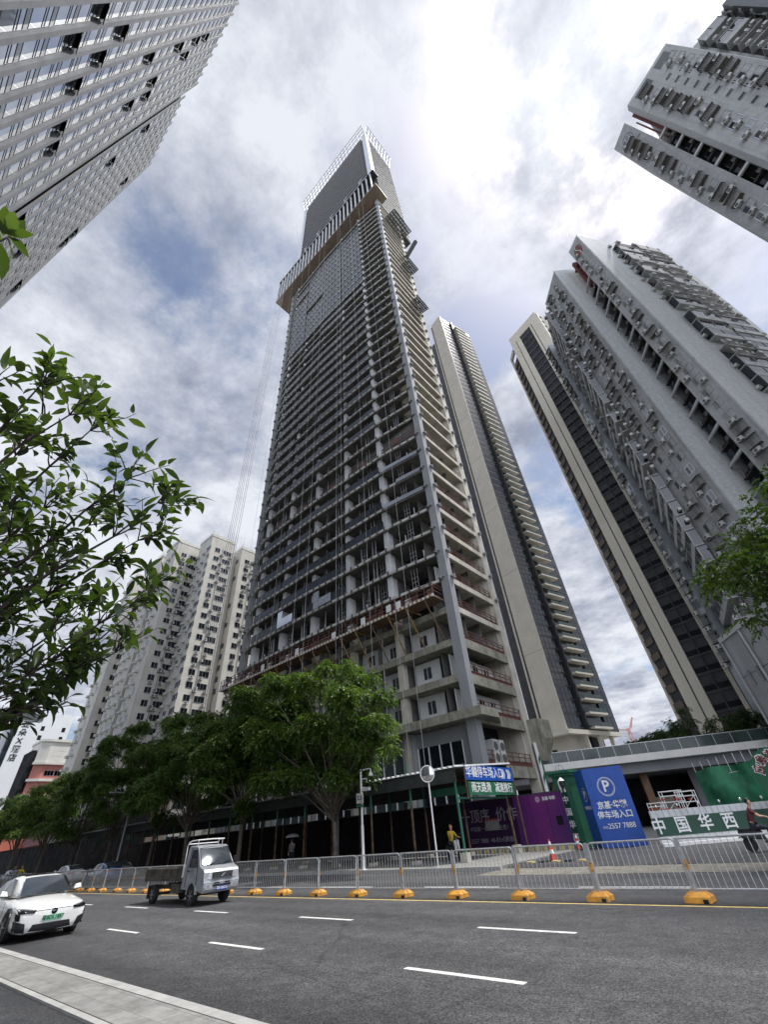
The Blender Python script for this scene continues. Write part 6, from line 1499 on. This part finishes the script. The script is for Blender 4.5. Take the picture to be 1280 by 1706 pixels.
text('中国第一座超高层在售！', 0.30, (-19.3, 31.885, 1.45), math.pi, 'dim_text', HD, 'board_lettering', 0.003)
text('2557 7888  48-83㎡典雅', 0.34, (-19.3, 31.885, 0.80), math.pi, 'dim_text', HD, 'board_lettering', 0.003)
b = MB(); b.box(-19.6, -18.5, 31.86, 31.888, 1.35, 1.95, 0); b.box(-19.6, -18.5, 31.85, 31.887, 1.9, 2.0, 1); b.build('pasted_notice', ['grey_cloth', 'text_red'], HD)
for x, y in ((-26.6, 31.6), (-13.2, 31.75), (-33.5, 31.6)):
    lm = thing('wall_lamp', {-26.6: 'black globe lamp on top of the hoarding behind the mirror pole', -13.2: 'black lamp with a white cap at the right end of the hoarding', -33.5: 'black globe lamp on top of the hoarding behind the big tree'}[x], 'lamp', (x, y, 3.15))
    b = MB(); b.lathe((x, y, 3.15), [(0.12, 0), (0.09, 0.1), (0.14, 0.14), (0.16, 0.2), (0.17, 0.42), (0.13, 0.46)], 12); b.build('housing', 'black_plastic', lm)
    b = MB(); b.lathe((x, y, 3.61), [(0.22, 0), (0.12, 0.12), (0.02, 0.2)], 12); b.build('cap', 'white_paint', lm)

# camera mast, mirror, street poles
CM = thing('camera_mast', 'white pole with a dome camera, a box camera and a small speed panel', 'camera pole', (-22.2, 22.12, 0.14))
b = MB(); b.tube([(-22.2, 22.12, 0.14), (-22.2, 22.12, 2.2)], 0.085, 12); b.tube([(-22.2, 22.12, 2.2), (-22.2, 22.12, 5.08)], 0.062, 12); b.box(-22.36, -22.04, 21.96, 22.28, 0.14, 0.17); b.build('pole', 'white_paint', CM, smooth=False)
b = MB(); b.tube([(-22.2, 22.12, 5.02), (-21.55, 22.2, 5.06), (-21.42, 22.22, 5.02), (-21.42, 22.22, 4.86)], 0.035, 8); b.tube([(-22.2, 22.12, 4.55), (-21.75, 22.18, 4.53), (-21.75, 22.18, 4.42)], 0.03, 8); b.tube([(-22.2, 22.12, 4.1), (-21.7, 22.15, 4.05)], 0.03, 8); b.build('arm', 'white_paint', CM)
b = MB(); b.lathe((-21.42, 22.22, 4.86), [(0.03, 0.02), (0.07, -0.02), (0.13, -0.10), (0.145, -0.22)], 18, mi=0); b.sphere((-21.42, 22.22, 4.62), 0.115, 16, 10, 1); b.build('dome_camera', ['white_paint', 'black_gloss'], CM, smooth=True)
b = MB(); b.box(-21.98, -21.45, 22.0, 22.22, 3.88, 4.06); b.build('box_camera', 'ac_white', CM, bevel=0.02)
b = MB(); b.box(-22.48, -21.95, 21.94, 22.03, 3.28, 3.80, 0); b.box(-22.50, -21.93, 21.93, 22.04, 3.10, 3.22, 1); b.build('speed_panel', ['ac_white', 'green_sign'], CM)
b = MB(); b.box(-22.36, -22.04, 21.925, 21.939, 3.46, 3.66); b.build('screen', 'black_plastic', CM)
text('60', 0.19, (-22.2, 21.922, 3.56), math.pi, 'white_paint', CM, 'panel_digits', 0.002, 0.004)
MR = thing('traffic_mirror', 'round convex traffic mirror on a thin white pole', 'mirror', (-16.95, 22.3, 0.14))
b = MB(); b.tube([(-16.95, 22.3, 0.1), (-16.95, 22.3, 4.2)], 0.042, 10); b.build('pole', 'white_paint', MR)
dm = (Vector((0, 0, 1.7))-Vector((-16.95, 22.3, 4.2))); dm.z = 0; dm.normalize(); nm = Vector((dm.x*0.9-0.2, dm.y, 0)).normalized()
ux = Vector((-nm.y, nm.x, 0)); cc = Vector((-16.95, 22.3, 4.22))+nm*0.08
b = MB(); o = []
for k in range(28): a = 2*math.pi*k/28; o.append(cc+(ux*math.cos(a)+Vector((0, 0, 1))*math.sin(a))*0.40)
for rr_, dd in ((0.39, 0.0), (0.30, 0.035), (0.2, 0.06), (0.1, 0.075)):
    for k in range(28): a = 2*math.pi*k/28; b.v.append(tuple(cc+(ux*math.cos(a)+Vector((0, 0, 1))*math.sin(a))*rr_+nm*dd))
b.v.append(tuple(cc+nm*0.08))
for i in range(3):
    for k in range(28): b.f.append((i*28+k, i*28+(k+1) % 28, (i+1)*28+(k+1) % 28, (i+1)*28+k)); b.m.append(0)
for k in range(28): b.f.append((84+k, 84+(k+1) % 28, 112)); b.m.append(0)
b.build('mirror_face', 'mirror_glass', MR, smooth=True)
b = MB(); b.tube([tuple(p) for p in o]+[tuple(o[0])], 0.03, 6); b.add([tuple(p-nm*0.04) for p in o], [tuple(range(28))]); b.build('rim', 'white_paint', MR)
def pole(label, px0, px1, Y, top, r, m='steel_dark', arm=None, name='street_pole', cat='pole'):
    p = on_y(*px0, Y); t = thing(name, label, cat, (p.x, Y, 0.14)); b = MB(); b.tube([(p.x, Y, 0.14), (p.x, Y, top)], r, 10, r1=r*0.8); b.build('shaft', m, t); return t, p
t, p = pole('dark grey pole standing between the big tree and the camera mast', (563, 1420), None, 23.6, 4.4, 0.075)
t, p = pole('slim grey street light pole among the trees at left', (208, 1380), None, 22.7, 7.2, 0.09, 'steel')
b = MB(); b.tube([(p.x, 22.7, 7.1), (p.x-0.1, 21.9, 7.4), (p.x-0.1, 20.9, 7.5)], 0.05, 6); b.build('arm', 'steel', t)
b = MB(); b.box(p.x-0.22, p.x+0.02, 20.1, 20.95, 7.42, 7.54); b.build('lamp_head', 'steel', t, bevel=0.03)
# ---------------------------------------------------------------- car park entrance
HP = thing('gate_pillar', 'green gate pillar with stepped cap and white vertical lettering', 'pillar', (-13.75, 33.6, 0.1))
b = MB(); b.box(-14.35, -13.2, 33.05, 34.2, 0.1, 3.95); b.build('shaft', 'green_sign', HP)
b = MB(); b.box(-14.0, -13.55, 33.02, 33.045, 0.15, 3.9); b.build('inset', 'green_dark', HP)
b = MB(); b.box(-14.5, -13.05, 32.9, 34.35, 3.955, 4.1); b.box(-14.62, -12.93, 32.78, 34.47, 4.105, 4.27); b.build('cap', 'green_sign', HP, bevel=0.02)
b = MB()
for x in (-0.19, 0.07): b.hexa([(x-13.78, 33.0, 3.05), (x-13.78+0.12, 33.0, 3.05), (x-13.78+0.12, 33.02, 3.05), (x-13.78, 33.02, 3.05), (x-13.78+(-0.03 if x < 0 else 0.03), 33.0, 3.7), (x-13.78+0.12+(-0.03 if x < 0 else 0.03), 33.0, 3.7), (x-13.78+0.12, 33.02, 3.7), (x-13.78, 33.02, 3.7)])
b.box(-13.97, -13.59, 32.995, 33.015, 3.30, 3.46); b.build('letter_mark', 'white_paint', HP)
for i, ch in enumerate('中国华西'): text(ch, 0.44, (-13.78, 33.01, 2.60-i*0.66), math.pi, 'white_paint', HP, 'pillar_lettering', 0.006, 0.006)
b = MB(); b.box(-14.2, -13.3, 33.0, 33.04, 4.28, 4.32); b.tube([(-14.1, 33.5, 4.28), (-14.0, 33.4, 4.6), (-13.6, 33.4, 4.62), (-13.5, 33.6, 4.28)], 0.02, 5); b.tube([(-13.9, 33.4, 4.28), (-13.7, 33.4, 4.7)], 0.02, 5); b.build('lamp_frame', 'steel', HP)
PS = thing('parking_sign', 'tall blue car park entrance board with a ringed letter P', 'sign', (-10.7, 32.4, 0.1))
a0, a1, a2, a3 = (-11.78, 31.95), (-9.54, 32.78), (-9.9, 33.6), (-12.75, 33.05)
b = MB(); b.prism([a0, a1, a2, a3], 0.1, 4.08); b.build('board', 'blue_sign', PS)
Fp = Face(a0, a1); Fq = Face(a0, a3)
def ring(F, u, z, r0, r1, mat, sq=1.0, d=0.012):
    b = MB()
    for k in range(40):
        t0, t1 = 2*math.pi*k/40, 2*math.pi*(k+1)/40; b.quad(*[F.p(u+r*sq*math.cos(t), d, z+r*math.sin(t)) for r, t in ((r0, t0), (r1, t0), (r1, t1), (r0, t1))])
    return b.build('sign_ring', mat, PS)
b = MB(); Fp.box(b, 0.795, 0.803, 0.002, 0.006, 0.1, 4.08); Fp.box(b, 1.595, 1.603, 0.002, 0.006, 0.1, 4.08); Fp.box(b, 0, Fp.w, 0.002, 0.006, 2.395, 2.402); b.build('panel_joints', 'navy_cloth', PS)
ring(Fp, 1.17, 3.05, 0.47, 0.50, 'white_paint'); ring(Fp, 1.17, 3.05, 0.42, 0.435, 'white_paint')
text('P', 0.82, Fp.p(1.17, 0.012, 3.05), Fp.az, 'white_paint', PS, 'sign_lettering', 0.006, 0.018)
text('京基·华樾', 0.40, Fp.p(1.17, 0.012, 2.10), Fp.az, 'white_paint', PS, 'sign_lettering', 0.006, 0.010)
text('停车场入口', 0.40, Fp.p(1.17, 0.012, 1.62), Fp.az, 'white_paint', PS, 'sign_lettering', 0.006, 0.008)
text('2557 7888', 0.36, Fp.p(1.34, 0.012, 1.08), Fp.az, 'white_paint', PS, 'sign_lettering', 0.006, 0.002)
text('0755', 0.16, Fp.p(0.42, 0.012, 1.04), Fp.az, 'white_paint', PS, 'sign_lettering', 0.004, 0.0)
ring(Fq, 0.6, 2.75, 0.33, 0.36, 'white_paint', 0.9)
text('P', 0.5, Fq.p(0.6, 0.012, 2.75), Fq.az, 'white_paint', PS, 'sign_lettering', 0.006, 0.01)
text('停车场入口', 0.20, Fq.p(0.62, 0.012, 2.05), Fq.az, 'white_paint', PS, 'sign_lettering', 0.004, 0.004)
GH = thing('site_hoarding', 'white corrugated hoarding with a green band and four big white characters', 'hoarding', (-4, 33.6, 0.1))
F = Face((-8.3, 30.67), (3.4, 39.6)); 
b = MB(); F.box(b, 0, F.w, -0.08, 0, 0.1, 1.64)
for u in np.arange(0.05, F.w, 0.33): F.box(b, u, u+0.07, 0.001, 0.03, 0.1, 1.64)
b.build('sheeting', 'sheet_white', GH)
b = MB(); F.box(b, 0, F.w, 0.031, 0.05, 0.52, 1.32); b.build('green_band', 'green_dark', GH)
b = MB(); F.box(b, 0, F.w, 0.0, 0.35, 0.1, 0.24)
b.build('footing', 'slab_white', GH)
for i, ch in enumerate('中国华西'): text(ch, 0.74, F.p(0.22+1.25*i, 0.055, 0.92), F.az, 'white_paint', GH, 'band_lettering', 0.006, 0.014)
# things behind it
NTG = thing('safety_net', 'green safety netting sagging along a site fence behind the hoarding', 'safety net', (-2, 45, 0))
n0, n1 = Vector((-7.7, 44.4, 0)), Vector((6.5, 46.5, 0)); b = MB(); nu, nv = 46, 10
for j in range(nv+1):
    for i in range(nu+1):
        u = i/nu; v = j/nv; zt = 3.75+1.5*u; q = n0.lerp(n1, u); b.v.append((q.x, q.y+0.26*math.sin(u*38+v*2)*(v+0.2)+0.5*math.sin(v*7+u*9)*0.4+0.10*math.sin(u*90+v*11), 0.9+(zt-0.9)*v+0.10*math.sin(u*20)*v))
for j in range(nv):
    for i in range(nu): a = j*(nu+1)+i; b.f.append((a, a+1, a+nu+2, a+nu+1)); b.m.append(0)
b.build('net', 'green_net', NTG, smooth=True)
b = MB()
for u in np.linspace(0, 1, 26):
    q = n0.lerp(n1, u); b.tube([(q.x, q.y+0.4, 0), (q.x+0.05, q.y+0.4, 4.4+1.6*u)], 0.022, 5)
for h in (1.9, 3.3): b.tube([tuple(n0+Vector((0, 0.35, h))), tuple(n1+Vector((0, 0.35, h+1.2)))], 0.025, 5)
b.build('bars', 'galvanised', NTG)
for k, (px, py, w) in enumerate(((1095, 1345, 0.9), (1125, 1340, 1.3), (1148, 1336, 1.1))):
    q = on_y(px, py, 40.0); t = thing('work_frame', ['low white and red barrier frame left of the scaffold frames', 'taller white scaffold frame behind the hoarding', 'white scaffold frame beside the green netting'][k], 'scaffold frame', (q.x, 40, 0), group='frames behind the hoarding')
    b = MB(); h = (2.1, 2.7, 2.6)[k]
    for x in (q.x-w/2, q.x+w/2):
        for y in (39.6, 40.4): b.tube([(x, y, 0), (x, y, h)], 0.03, 6)
    for z in (h*0.75, h*0.88, h-0.05):
        for y in (39.6, 40.4): b.tube([(q.x-w/2, y, z), (q.x+w/2, y, z)], 0.028, 6)
    b.tube([(q.x-w/2, 39.6, h*0.5), (q.x+w/2, 39.6, h*0.88)], 0.022, 6); b.build('frame', 'white_paint', t)
    b = MB()
    for z in (h*0.6, h*0.8): b.box(q.x-w/2, q.x-w/4, 39.55, 39.58, z, z+0.07); b.box(q.x+w/8, q.x+w/3, 39.55, 39.58, z, z+0.07)
    b.build('red_tape', 'sign_red', t)
for k in range(11):
    q = F.p(0.5+k*1.15, -0.06, 1.64); t = thing('hoarding_lamp', 'small round bulkhead lamp on the top edge of the white hoarding', 'lamp', (q[0], q[1], 1.64), group='lamps along the hoarding top')
    b = MB(); b.tube([q, (q[0], q[1], 1.78)], 0.02, 6); b.build('stem', 'steel_dark', t)
    b = MB(); b.sphere((q[0], q[1], 1.83), 0.07, 10, 6); b.build('globe', 'mirror_glass', t, smooth=True)
RS = thing('round_sign', 'round green balloon shaped sign with red rimmed characters, cut by the right edge', 'sign', (-1.9, 33.2, 0))
cx, cz, rr0 = -1.86, 2.72, 1.22
b = MB(); pts = [(cx+rr0*math.cos(a), cz+rr0*math.sin(a)) for a in np.linspace(-0.30*math.pi, 1.30*math.pi, 40)]+[(cx-0.30, 0.1), (cx+0.30, 0.1)]
n = len(pts); b.v = [(x, 33.15, z) for x, z in pts]+[(x, 33.23, z) for x, z in pts]; b.f = [tuple(range(n)), tuple(range(2*n-1, n-1, -1))]+[(i, (i+1) % n, n+(i+1) % n, n+i) for i in range(n)]; b.m = [0]*len(b.f); b.build('board', 'green_sign', RS)
for ch, a in (('应', 158), ('急', 125), ('救', 90), ('援', 55)):
    p_ = (cx+0.84*math.cos(R(a)), 33.14, cz+0.84*math.sin(R(a)))
    text(ch, 0.50, p_, math.pi, 'white_paint', RS, 'sign_lettering', 0.004, 0.045, tilt=R(a-90)); text(ch, 0.50, (p_[0], 33.128, p_[2]), math.pi, 'text_red', RS, 'sign_lettering', 0.004, 0.004, tilt=R(a-90))
# cones
def cone(label, x, y, h=0.72, z=0.1):
    t = thing('traffic_cone', label, 'traffic cone', (x, y, z)); b = MB(); b.box(x-0.2, x+0.2, y-0.2, y+0.2, z, z+0.05); b.build('base', 'rubber', t)
    b = MB(); r = lambda q: 0.145*(1-q)+0.03*q
    b.lathe((x, y, z+0.05), [(r(0), 0), (r(1), h)], 18, mi=0); b.build('body', 'cone_red', t)
    for q0, q1 in ((0.30, 0.50), (0.68, 0.88)):
        b = MB(); b.lathe((x, y, z+0.05), [(r(q0)+0.004, q0*h), (r(q1)+0.004, q1*h)], 18); b.build('reflective_band', 'white_paint', t)
    return t
cone('red and white traffic cone beside the yellow speed hump', -11.5, 24.2, 0.78); cone('red and white traffic cone at the foot of the green pillar', -13.2, 31.6, 0.75)
# ---------------------------------------------------------------- people and scooters
def skin_obj(name, verts, edges, radii, mat, parent, root=0, sub=2):
    me = bpy.data.meshes.new(name); me.from_pydata([tuple(v) for v in verts], edges, []); me.materials.append(MATS[mat])
    o = bpy.data.objects.new(name, me); COL.objects.link(o); o.parent = parent
    sk = o.modifiers.new('skin', 'SKIN'); sk.use_smooth_shade = True
    lay = me.skin_vertices[0].data if me.skin_vertices else None
    if lay is None:
        bm = bmesh.new(); bm.from_mesh(me); bm.verts.layers.skin.verify(); bm.to_mesh(me); bm.free(); lay = me.skin_vertices[0].data
    for i, r in enumerate(radii):
        lay[i].radius = r if isinstance(r, tuple) else (r, r); lay[i].use_root = (i == root)
    s = o.modifiers.new('subsurf', 'SUBSURF'); s.levels = sub; s.render_levels = sub
    return o
def person(label, loc, rotz, J, shirt, trousers, hair='hair', sleeves=True, group=None, helmet=None):
    """J: joints in metres, x forward, y left, z up from the ground"""
    p = thing('person', label, 'person', loc, rotz, group)
    V = lambda k: Vector(J[k])
    names = ['pelvis', 'waist', 'chest', 'neck', 'chin', 'brow', 'crown']
    vs = [V(n) for n in names]; rad = [0.125, 0.115, 0.135, 0.052, 0.072, 0.094, 0.060]; ed = [(i, i+1) for i in range(6)]
    hands = []
    for s in ('l', 'r'):
        i = len(vs); vs += [V('shoulder_'+s), V('elbow_'+s), V('wrist_'+s)]; rad += [0.062, 0.043, 0.030]; ed += [(2, i), (i, i+1), (i+1, i+2)]
        w, e = V('wrist_'+s), V('elbow_'+s); d = (w-e).normalized(); pm = w+d*0.055; k = len(vs); vs.append(pm); rad.append((0.036, 0.022)); ed.append((i+2, k))
        sd = d.cross(Vector((0, 0, 1))); sd = sd.normalized() if sd.length > 0.1 else Vector((0, 1, 0)); dn = d.cross(sd)
        dn = dn if dn.z < 0 else -dn
        for f, (off, ln) in enumerate(((-0.030, 0.060), (-0.010, 0.072), (0.010, 0.068), (0.030, 0.052))):
            a = pm+d*0.030+sd*off; m = a+d*ln*0.5+dn*0.012; t = m+(d*0.4+dn*0.6).normalized()*ln*0.5; j = len(vs); vs += [a, m, t]; rad += [0.010, 0.009, 0.007]; ed += [(k, j), (j, j+1), (j+1, j+2)]
        a = pm+sd*0.03*(1 if s == 'r' else -1)-d*0.01; t = a+(d*0.7+sd*(1 if s == 'r' else -1)*0.6+dn*0.3).normalized()*0.055; j = len(vs); vs += [a, t]; rad += [0.011, 0.008]; ed += [(k, j), (j, j+1)]
    for s in ('l', 'r'):
        i = len(vs); vs += [V('hip_'+s), V('knee_'+s), V('ankle_'+s), V('toe_'+s)]; rad += [0.085, 0.058, 0.042, 0.034]; ed += [(0, i), (i, i+1), (i+1, i+2), (i+2, i+3)]
    skin_obj('body', vs, ed, rad, 'skin', p)
    # shirt and trousers: slightly fuller shells over the same skeleton
    vs2 = [V('pelvis')+Vector((0, 0, 0.02)), V('waist'), V('chest'), V('neck')-Vector((0, 0, 0.035))]; r2 = [0.145, 0.138, 0.155, 0.070]; e2 = [(0, 1), (1, 2), (2, 3)]
    for s in ('l', 'r'):
        i = len(vs2); sh, el, wr = V('shoulder_'+s), V('elbow_'+s), V('wrist_'+s)
        if sleeves: vs2 += [sh, el, el.lerp(wr, 0.85)]; r2 += [0.080, 0.058, 0.042]; e2 += [(2, i), (i, i+1), (i+1, i+2)]
        else: vs2 += [sh, sh.lerp(el, 0.72)]; r2 += [0.080, 0.062]; e2 += [(2, i), (i, i+1)]
    skin_obj('shirt', vs2, e2, r2, shirt, p)
    vs3 = [V('pelvis')]; r3 = [0.150]; e3 = []
    for s in ('l', 'r'):
        i = len(vs3); vs3 += [V('hip_'+s), V('knee_'+s), V('knee_'+s).lerp(V('ankle_'+s), 0.9)]; r3 += [0.105, 0.078, 0.058]; e3 += [(0, i), (i, i+1), (i+1, i+2)]
    skin_obj('trousers', vs3, e3, r3, trousers, p)
    for s in ('l', 'r'):
        a, t = V('ankle_'+s), V('toe_'+s); skin_obj('shoe', [a-Vector((0.04, 0, 0.03)), a.lerp(t, 0.5)-Vector((0, 0, 0.015)), t], [(0, 1), (1, 2)], [0.050, 0.050, 0.040], 'black_plastic', p)
    br_, cr_ = V('brow'), V('crown'); fw = V('face').normalized(); up = (cr_-V('chin')).normalized(); lf = up.cross(fw)
    b = MB(); c = br_+up*0.025-fw*0.018; b.sphere(c, 0.112, 18, 12, 0, (1.0, 0.92, 1.02))
    keep = [i for i, v in enumerate(b.v) if (Vector(v)-c).dot(fw) < 0.055 and not ((Vector(v)-c).dot(up) < -0.03 and (Vector(v)-c).dot(fw) > -0.03)]
    ks = set(keep); b.f = [f for f in b.f if all(i in ks for i in f)]; b.m = [0]*len(b.f); b.build('hair' if not helmet else 'helmet', helmet or hair, p, local=True, smooth=True)
    b = MB(); e0 = br_-up*0.012+fw*0.088
    for s in (-1, 1): b.sphere(e0+lf*0.032*s, 0.011, 8, 6)
    b.build('eyes', 'hair', p, local=True)
    b = MB(); q = br_-up*0.045+fw*0.095; b.hexa([q-lf*0.014-fw*.02, q+lf*0.014-fw*.02, q+lf*0.006+fw*0.018, q-lf*0.006+fw*0.018, q-lf*0.008+up*0.04-fw*.02, q+lf*0.008+up*0.04-fw*.02, q+lf*0.004+up*0.038, q-lf*0.004+up*0.038]); b.build('nose', 'skin', p, local=True)
    b = MB(); q = br_-up*0.080+fw*0.083; b.box(-0.02, 0.02, -0.004, 0.004, -0.004, 0.004); b.v = [tuple(q+lf*v[0]+fw*v[1]+up*v[2]) for v in b.v]; b.build('mouth', 'text_red', p, local=True)
    for s in (-1, 1):
        b = MB(); b.sphere(br_-up*0.02+lf*s*0.095-fw*0.01, 0.026, 8, 6, 0, (0.7, 0.45, 1.1)); b.build('ear', 'skin', p, local=True)
    return p
def seat_pose(lean=0.10, reach=0.52):
    J = dict(pelvis=(0, 0, 0.83), waist=(lean*0.25-0.01, 0, 1.0), chest=(lean*0.7, 0, 1.24), neck=(lean*1.0+0.02, 0, 1.43), chin=(lean*1.1+0.05, 0, 1.50), brow=(lean*1.1+0.055, 0, 1.60), crown=(lean*1.1+0.03, 0, 1.69), face=(1, 0, -0.08))
    for s, k in (('l', 1), ('r', -1)):
        J['shoulder_'+s] = (lean*0.8, 0.19*k, 1.34); J['elbow_'+s] = (lean+0.20, 0.25*k, 1.12); J['wrist_'+s] = (reach, 0.26*k, 1.10)
        J['hip_'+s] = (0.02, 0.10*k, 0.80); J['knee_'+s] = (0.46, 0.15*k, 0.74); J['ankle_'+s] = (0.40, 0.14*k, 0.36); J['toe_'+s] = (0.56, 0.15*k, 0.32)
    return J
def stand_pose(stride=0.18, umb=True):
    J = dict(pelvis=(0, 0, 0.92), waist=(0, 0, 1.08), chest=(0.02, 0, 1.30), neck=(0.02, 0, 1.48), chin=(0.04, 0, 1.55), brow=(0.045, 0, 1.64), crown=(0.02, 0, 1.73), face=(1, 0, -0.1))
    for s, k in (('l', 1), ('r', -1)):
        J['shoulder_'+s] = (0.01, 0.18*k, 1.40); J['elbow_'+s] = (0.06 if k < 0 else -0.04, 0.22*k, 1.14); J['wrist_'+s] = (0.24, 0.14*k, 1.26) if (k < 0 and umb) else (0.06, 0.23*k, 0.90)
        J['hip_'+s] = (0, 0.095*k, 0.88); J['knee_'+s] = (stride*0.5*k+0.03, 0.10*k, 0.49); J['ankle_'+s] = (stride*k-0.02, 0.10*k, 0.09); J['toe_'+s] = (stride*k+0.15, 0.11*k, 0.04)
    return J
def scooter(label, loc, rotz, m='black_plastic', front=None):
    s = thing('scooter', label, 'scooter', loc, rotz)
    for x in (-0.38, 0.86):
        wl = bpy.data.objects.new('wheel', None); COL.objects.link(wl); wl.parent = s; wl.location = (x, 0, 0.235)
        b = MB(); b.lathe((0, 0, 0), [(0.14, -0.05), (0.21, -0.05), (0.235, -0.02), (0.235, 0.02), (0.21, 0.05), (0.14, 0.05)], 24, 'y'); b.build('tyre', 'rubber', wl, local=True)
        b = MB(); b.lathe((0, 0, 0), [(0.14, -0.03), (0.05, -0.045), (0.05, 0.045), (0.14, 0.03)], 18, 'y'); b.build('rim', 'rim_metal', wl, local=True)
    b = MB(); b.hexa([(-0.55, -0.13, 0.42), (0.25, -0.13, 0.36), (0.25, 0.13, 0.36), (-0.55, 0.13, 0.42), (-0.62, -0.11, 0.66), (0.20, -0.12, 0.66), (0.20, 0.12, 0.66), (-0.62, 0.11, 0.66)]); b.hexa([(0.1, -0.15, 0.27), (0.66, -0.15, 0.27), (0.66, 0.15, 0.27), (0.1, 0.15, 0.27), (0.1, -0.15, 0.33), (0.66, -0.15, 0.33), (0.66, 0.15, 0.33), (0.1, 0.15, 0.33)])
    b.build('body', m, s, local=True, bevel=0.04)
    b = MB(); b.hexa([(-0.60, -0.13, 0.665), (0.25, -0.12, 0.665), (0.25, 0.12, 0.665), (-0.60, 0.13, 0.665), (-0.60, -0.11, 0.76), (0.22, -0.10, 0.73), (0.22, 0.10, 0.73), (-0.60, 0.11, 0.76)]); b.build('seat', 'rubber', s, local=True, bevel=0.03)
    b = MB(); b.hexa([(0.64, -0.17, 0.30), (0.70, -0.17, 0.30), (0.70, 0.17, 0.30), (0.64, 0.17, 0.30), (0.55, -0.20, 0.92), (0.66, -0.14, 0.98), (0.66, 0.14, 0.98), (0.55, 0.20, 0.92)]); b.build('leg_shield', m if not front else front, s, local=True, bevel=0.03)
    b = MB(); b.tube([(0.84, 0.0, 0.28), (0.62, 0, 0.90), (0.58, 0, 1.04)], 0.028, 8); b.tube([(0.52, -0.33, 1.07), (0.58, -0.12, 1.06), (0.58, 0.12, 1.06), (0.52, 0.33, 1.07)], 0.018, 8); b.build('handlebar', 'steel_dark', s, local=True)
    b = MB(); b.hexa([(0.70, -0.07, 0.46), (1.02, -0.07, 0.42), (1.02, 0.07, 0.42), (0.70, 0.07, 0.46), (0.70, -0.06, 0.50), (0.98, -0.06, 0.49), (0.98, 0.06, 0.49), (0.70, 0.06, 0.50)]); b.hexa([(-0.68, -0.07, 0.44), (-0.2, -0.07, 0.48), (-0.2, 0.07, 0.48), (-0.68, 0.07, 0.44), (-0.66, -0.06, 0.49), (-0.2, -0.06, 0.53), (-0.2, 0.06, 0.53), (-0.66, 0.06, 0.49)]); b.build('mudguard', m, s, local=True)
    b = MB(); b.lathe((0.68, 0, 0.93), [(0.07, 0), (0.05, 0.04)], 12, 'x'); b.build('headlight', 'lamp_glass', s, local=True)
    for k in (-1, 1):
        b = MB(); b.tube([(0.55, 0.24*k, 1.07), (0.52, 0.32*k, 1.20)], 0.008, 5); b.sphere((0.52, 0.33*k, 1.24), 0.045, 8, 6, 0, (0.3, 1, 0.8)); b.build('mirror', 'black_plastic', s, local=True)
    return s
scooter('dark electric scooter ridden by the man in maroon at the right edge', (-3.22, 25.4, 0.1), R(4))
person('man in a maroon T shirt and jeans riding a scooter at the right edge', (-3.22, 25.4, 0.08), R(4), seat_pose(0.16, 0.50), 'maroon_cloth', 'navy_cloth', sleeves=False)
px_ = on_y(752, 1400, 26.3)
scooter('scooter with a pale windshield apron in the shade of the covered walkway', (px_.x, 26.3, 0.14), R(-25), 'black_plastic', 'ac_white')
person('scooter rider in yellow jacket and yellow helmet beneath the covered walkway', (px_.x, 26.3, 0.14), R(-25), seat_pose(0.10, 0.50), 'yellow_cloth', 'navy_cloth', helmet='yellow_cloth')
px_ = on_y(486, 1420, 25.2)
pu = person('person walking under a pale umbrella beneath the covered walkway', (px_.x, 25.2, 0.14), R(170), stand_pose(), 'grey_cloth', 'navy_cloth')
um = thing('umbrella', 'pale grey umbrella held by the walking person', 'umbrella', (px_.x, 25.2, 0.14), R(170))
b = MB(); b.tube([(0.30, -0.14, 1.20), (0.24, -0.14, 1.95), (0.22, -0.13, 2.1)], 0.009, 6); b.build('shaft', 'steel_dark', um, local=True)
b = MB(); nseg = 8; top = (0.22, -0.13, 2.08)
for i in range(5):
    f = i/4
    for j in range(nseg*2): a = 2*math.pi*j/(nseg*2); r = 0.56*math.sin(f*1.35)/math.sin(1.35)*(1 if j % 2 == 0 else 0.95); b.v.append((top[0]+r*math.cos(a)+0.06*f, top[1]+r*math.sin(a), top[2]-0.24*f*f))
n2 = nseg*2
for i in range(4):
    for j in range(n2): b.f.append((i*n2+j, i*n2+(j+1) % n2, (i+1)*n2+(j+1) % n2, (i+1)*n2+j)); b.m.append(0)
b.build('canopy', 'umbrella_cloth', um, local=True)
b = MB()
for j in range(nseg): a = 2*math.pi*j/nseg; b.tube([(top[0], top[1], top[2]-0.03), (top[0]+0.55*math.cos(a)+0.05, top[1]+0.55*math.sin(a), top[2]-0.245)], 0.004, 4)
b.build('ribs', 'steel_dark', um, local=True)
for i, (px0, lb, mm) in enumerate(((38, 'courier in a yellow vest riding a scooter at far left beyond the railing', 'yellow_cloth'), (27, 'second courier in yellow, just behind the first at far left', 'yellow_cloth'))):
    q = on_y(px0, 1440, 17.2+i*1.0); scooter(['scooter under the leading yellow vest courier', 'scooter under the second yellow vest courier'][i], (q.x, 17.2+i, 0), R(3)); person(lb, (q.x, 17.2+i, 0), R(3), seat_pose(0.12, 0.5), mm, 'navy_cloth', helmet='yellow_cloth')
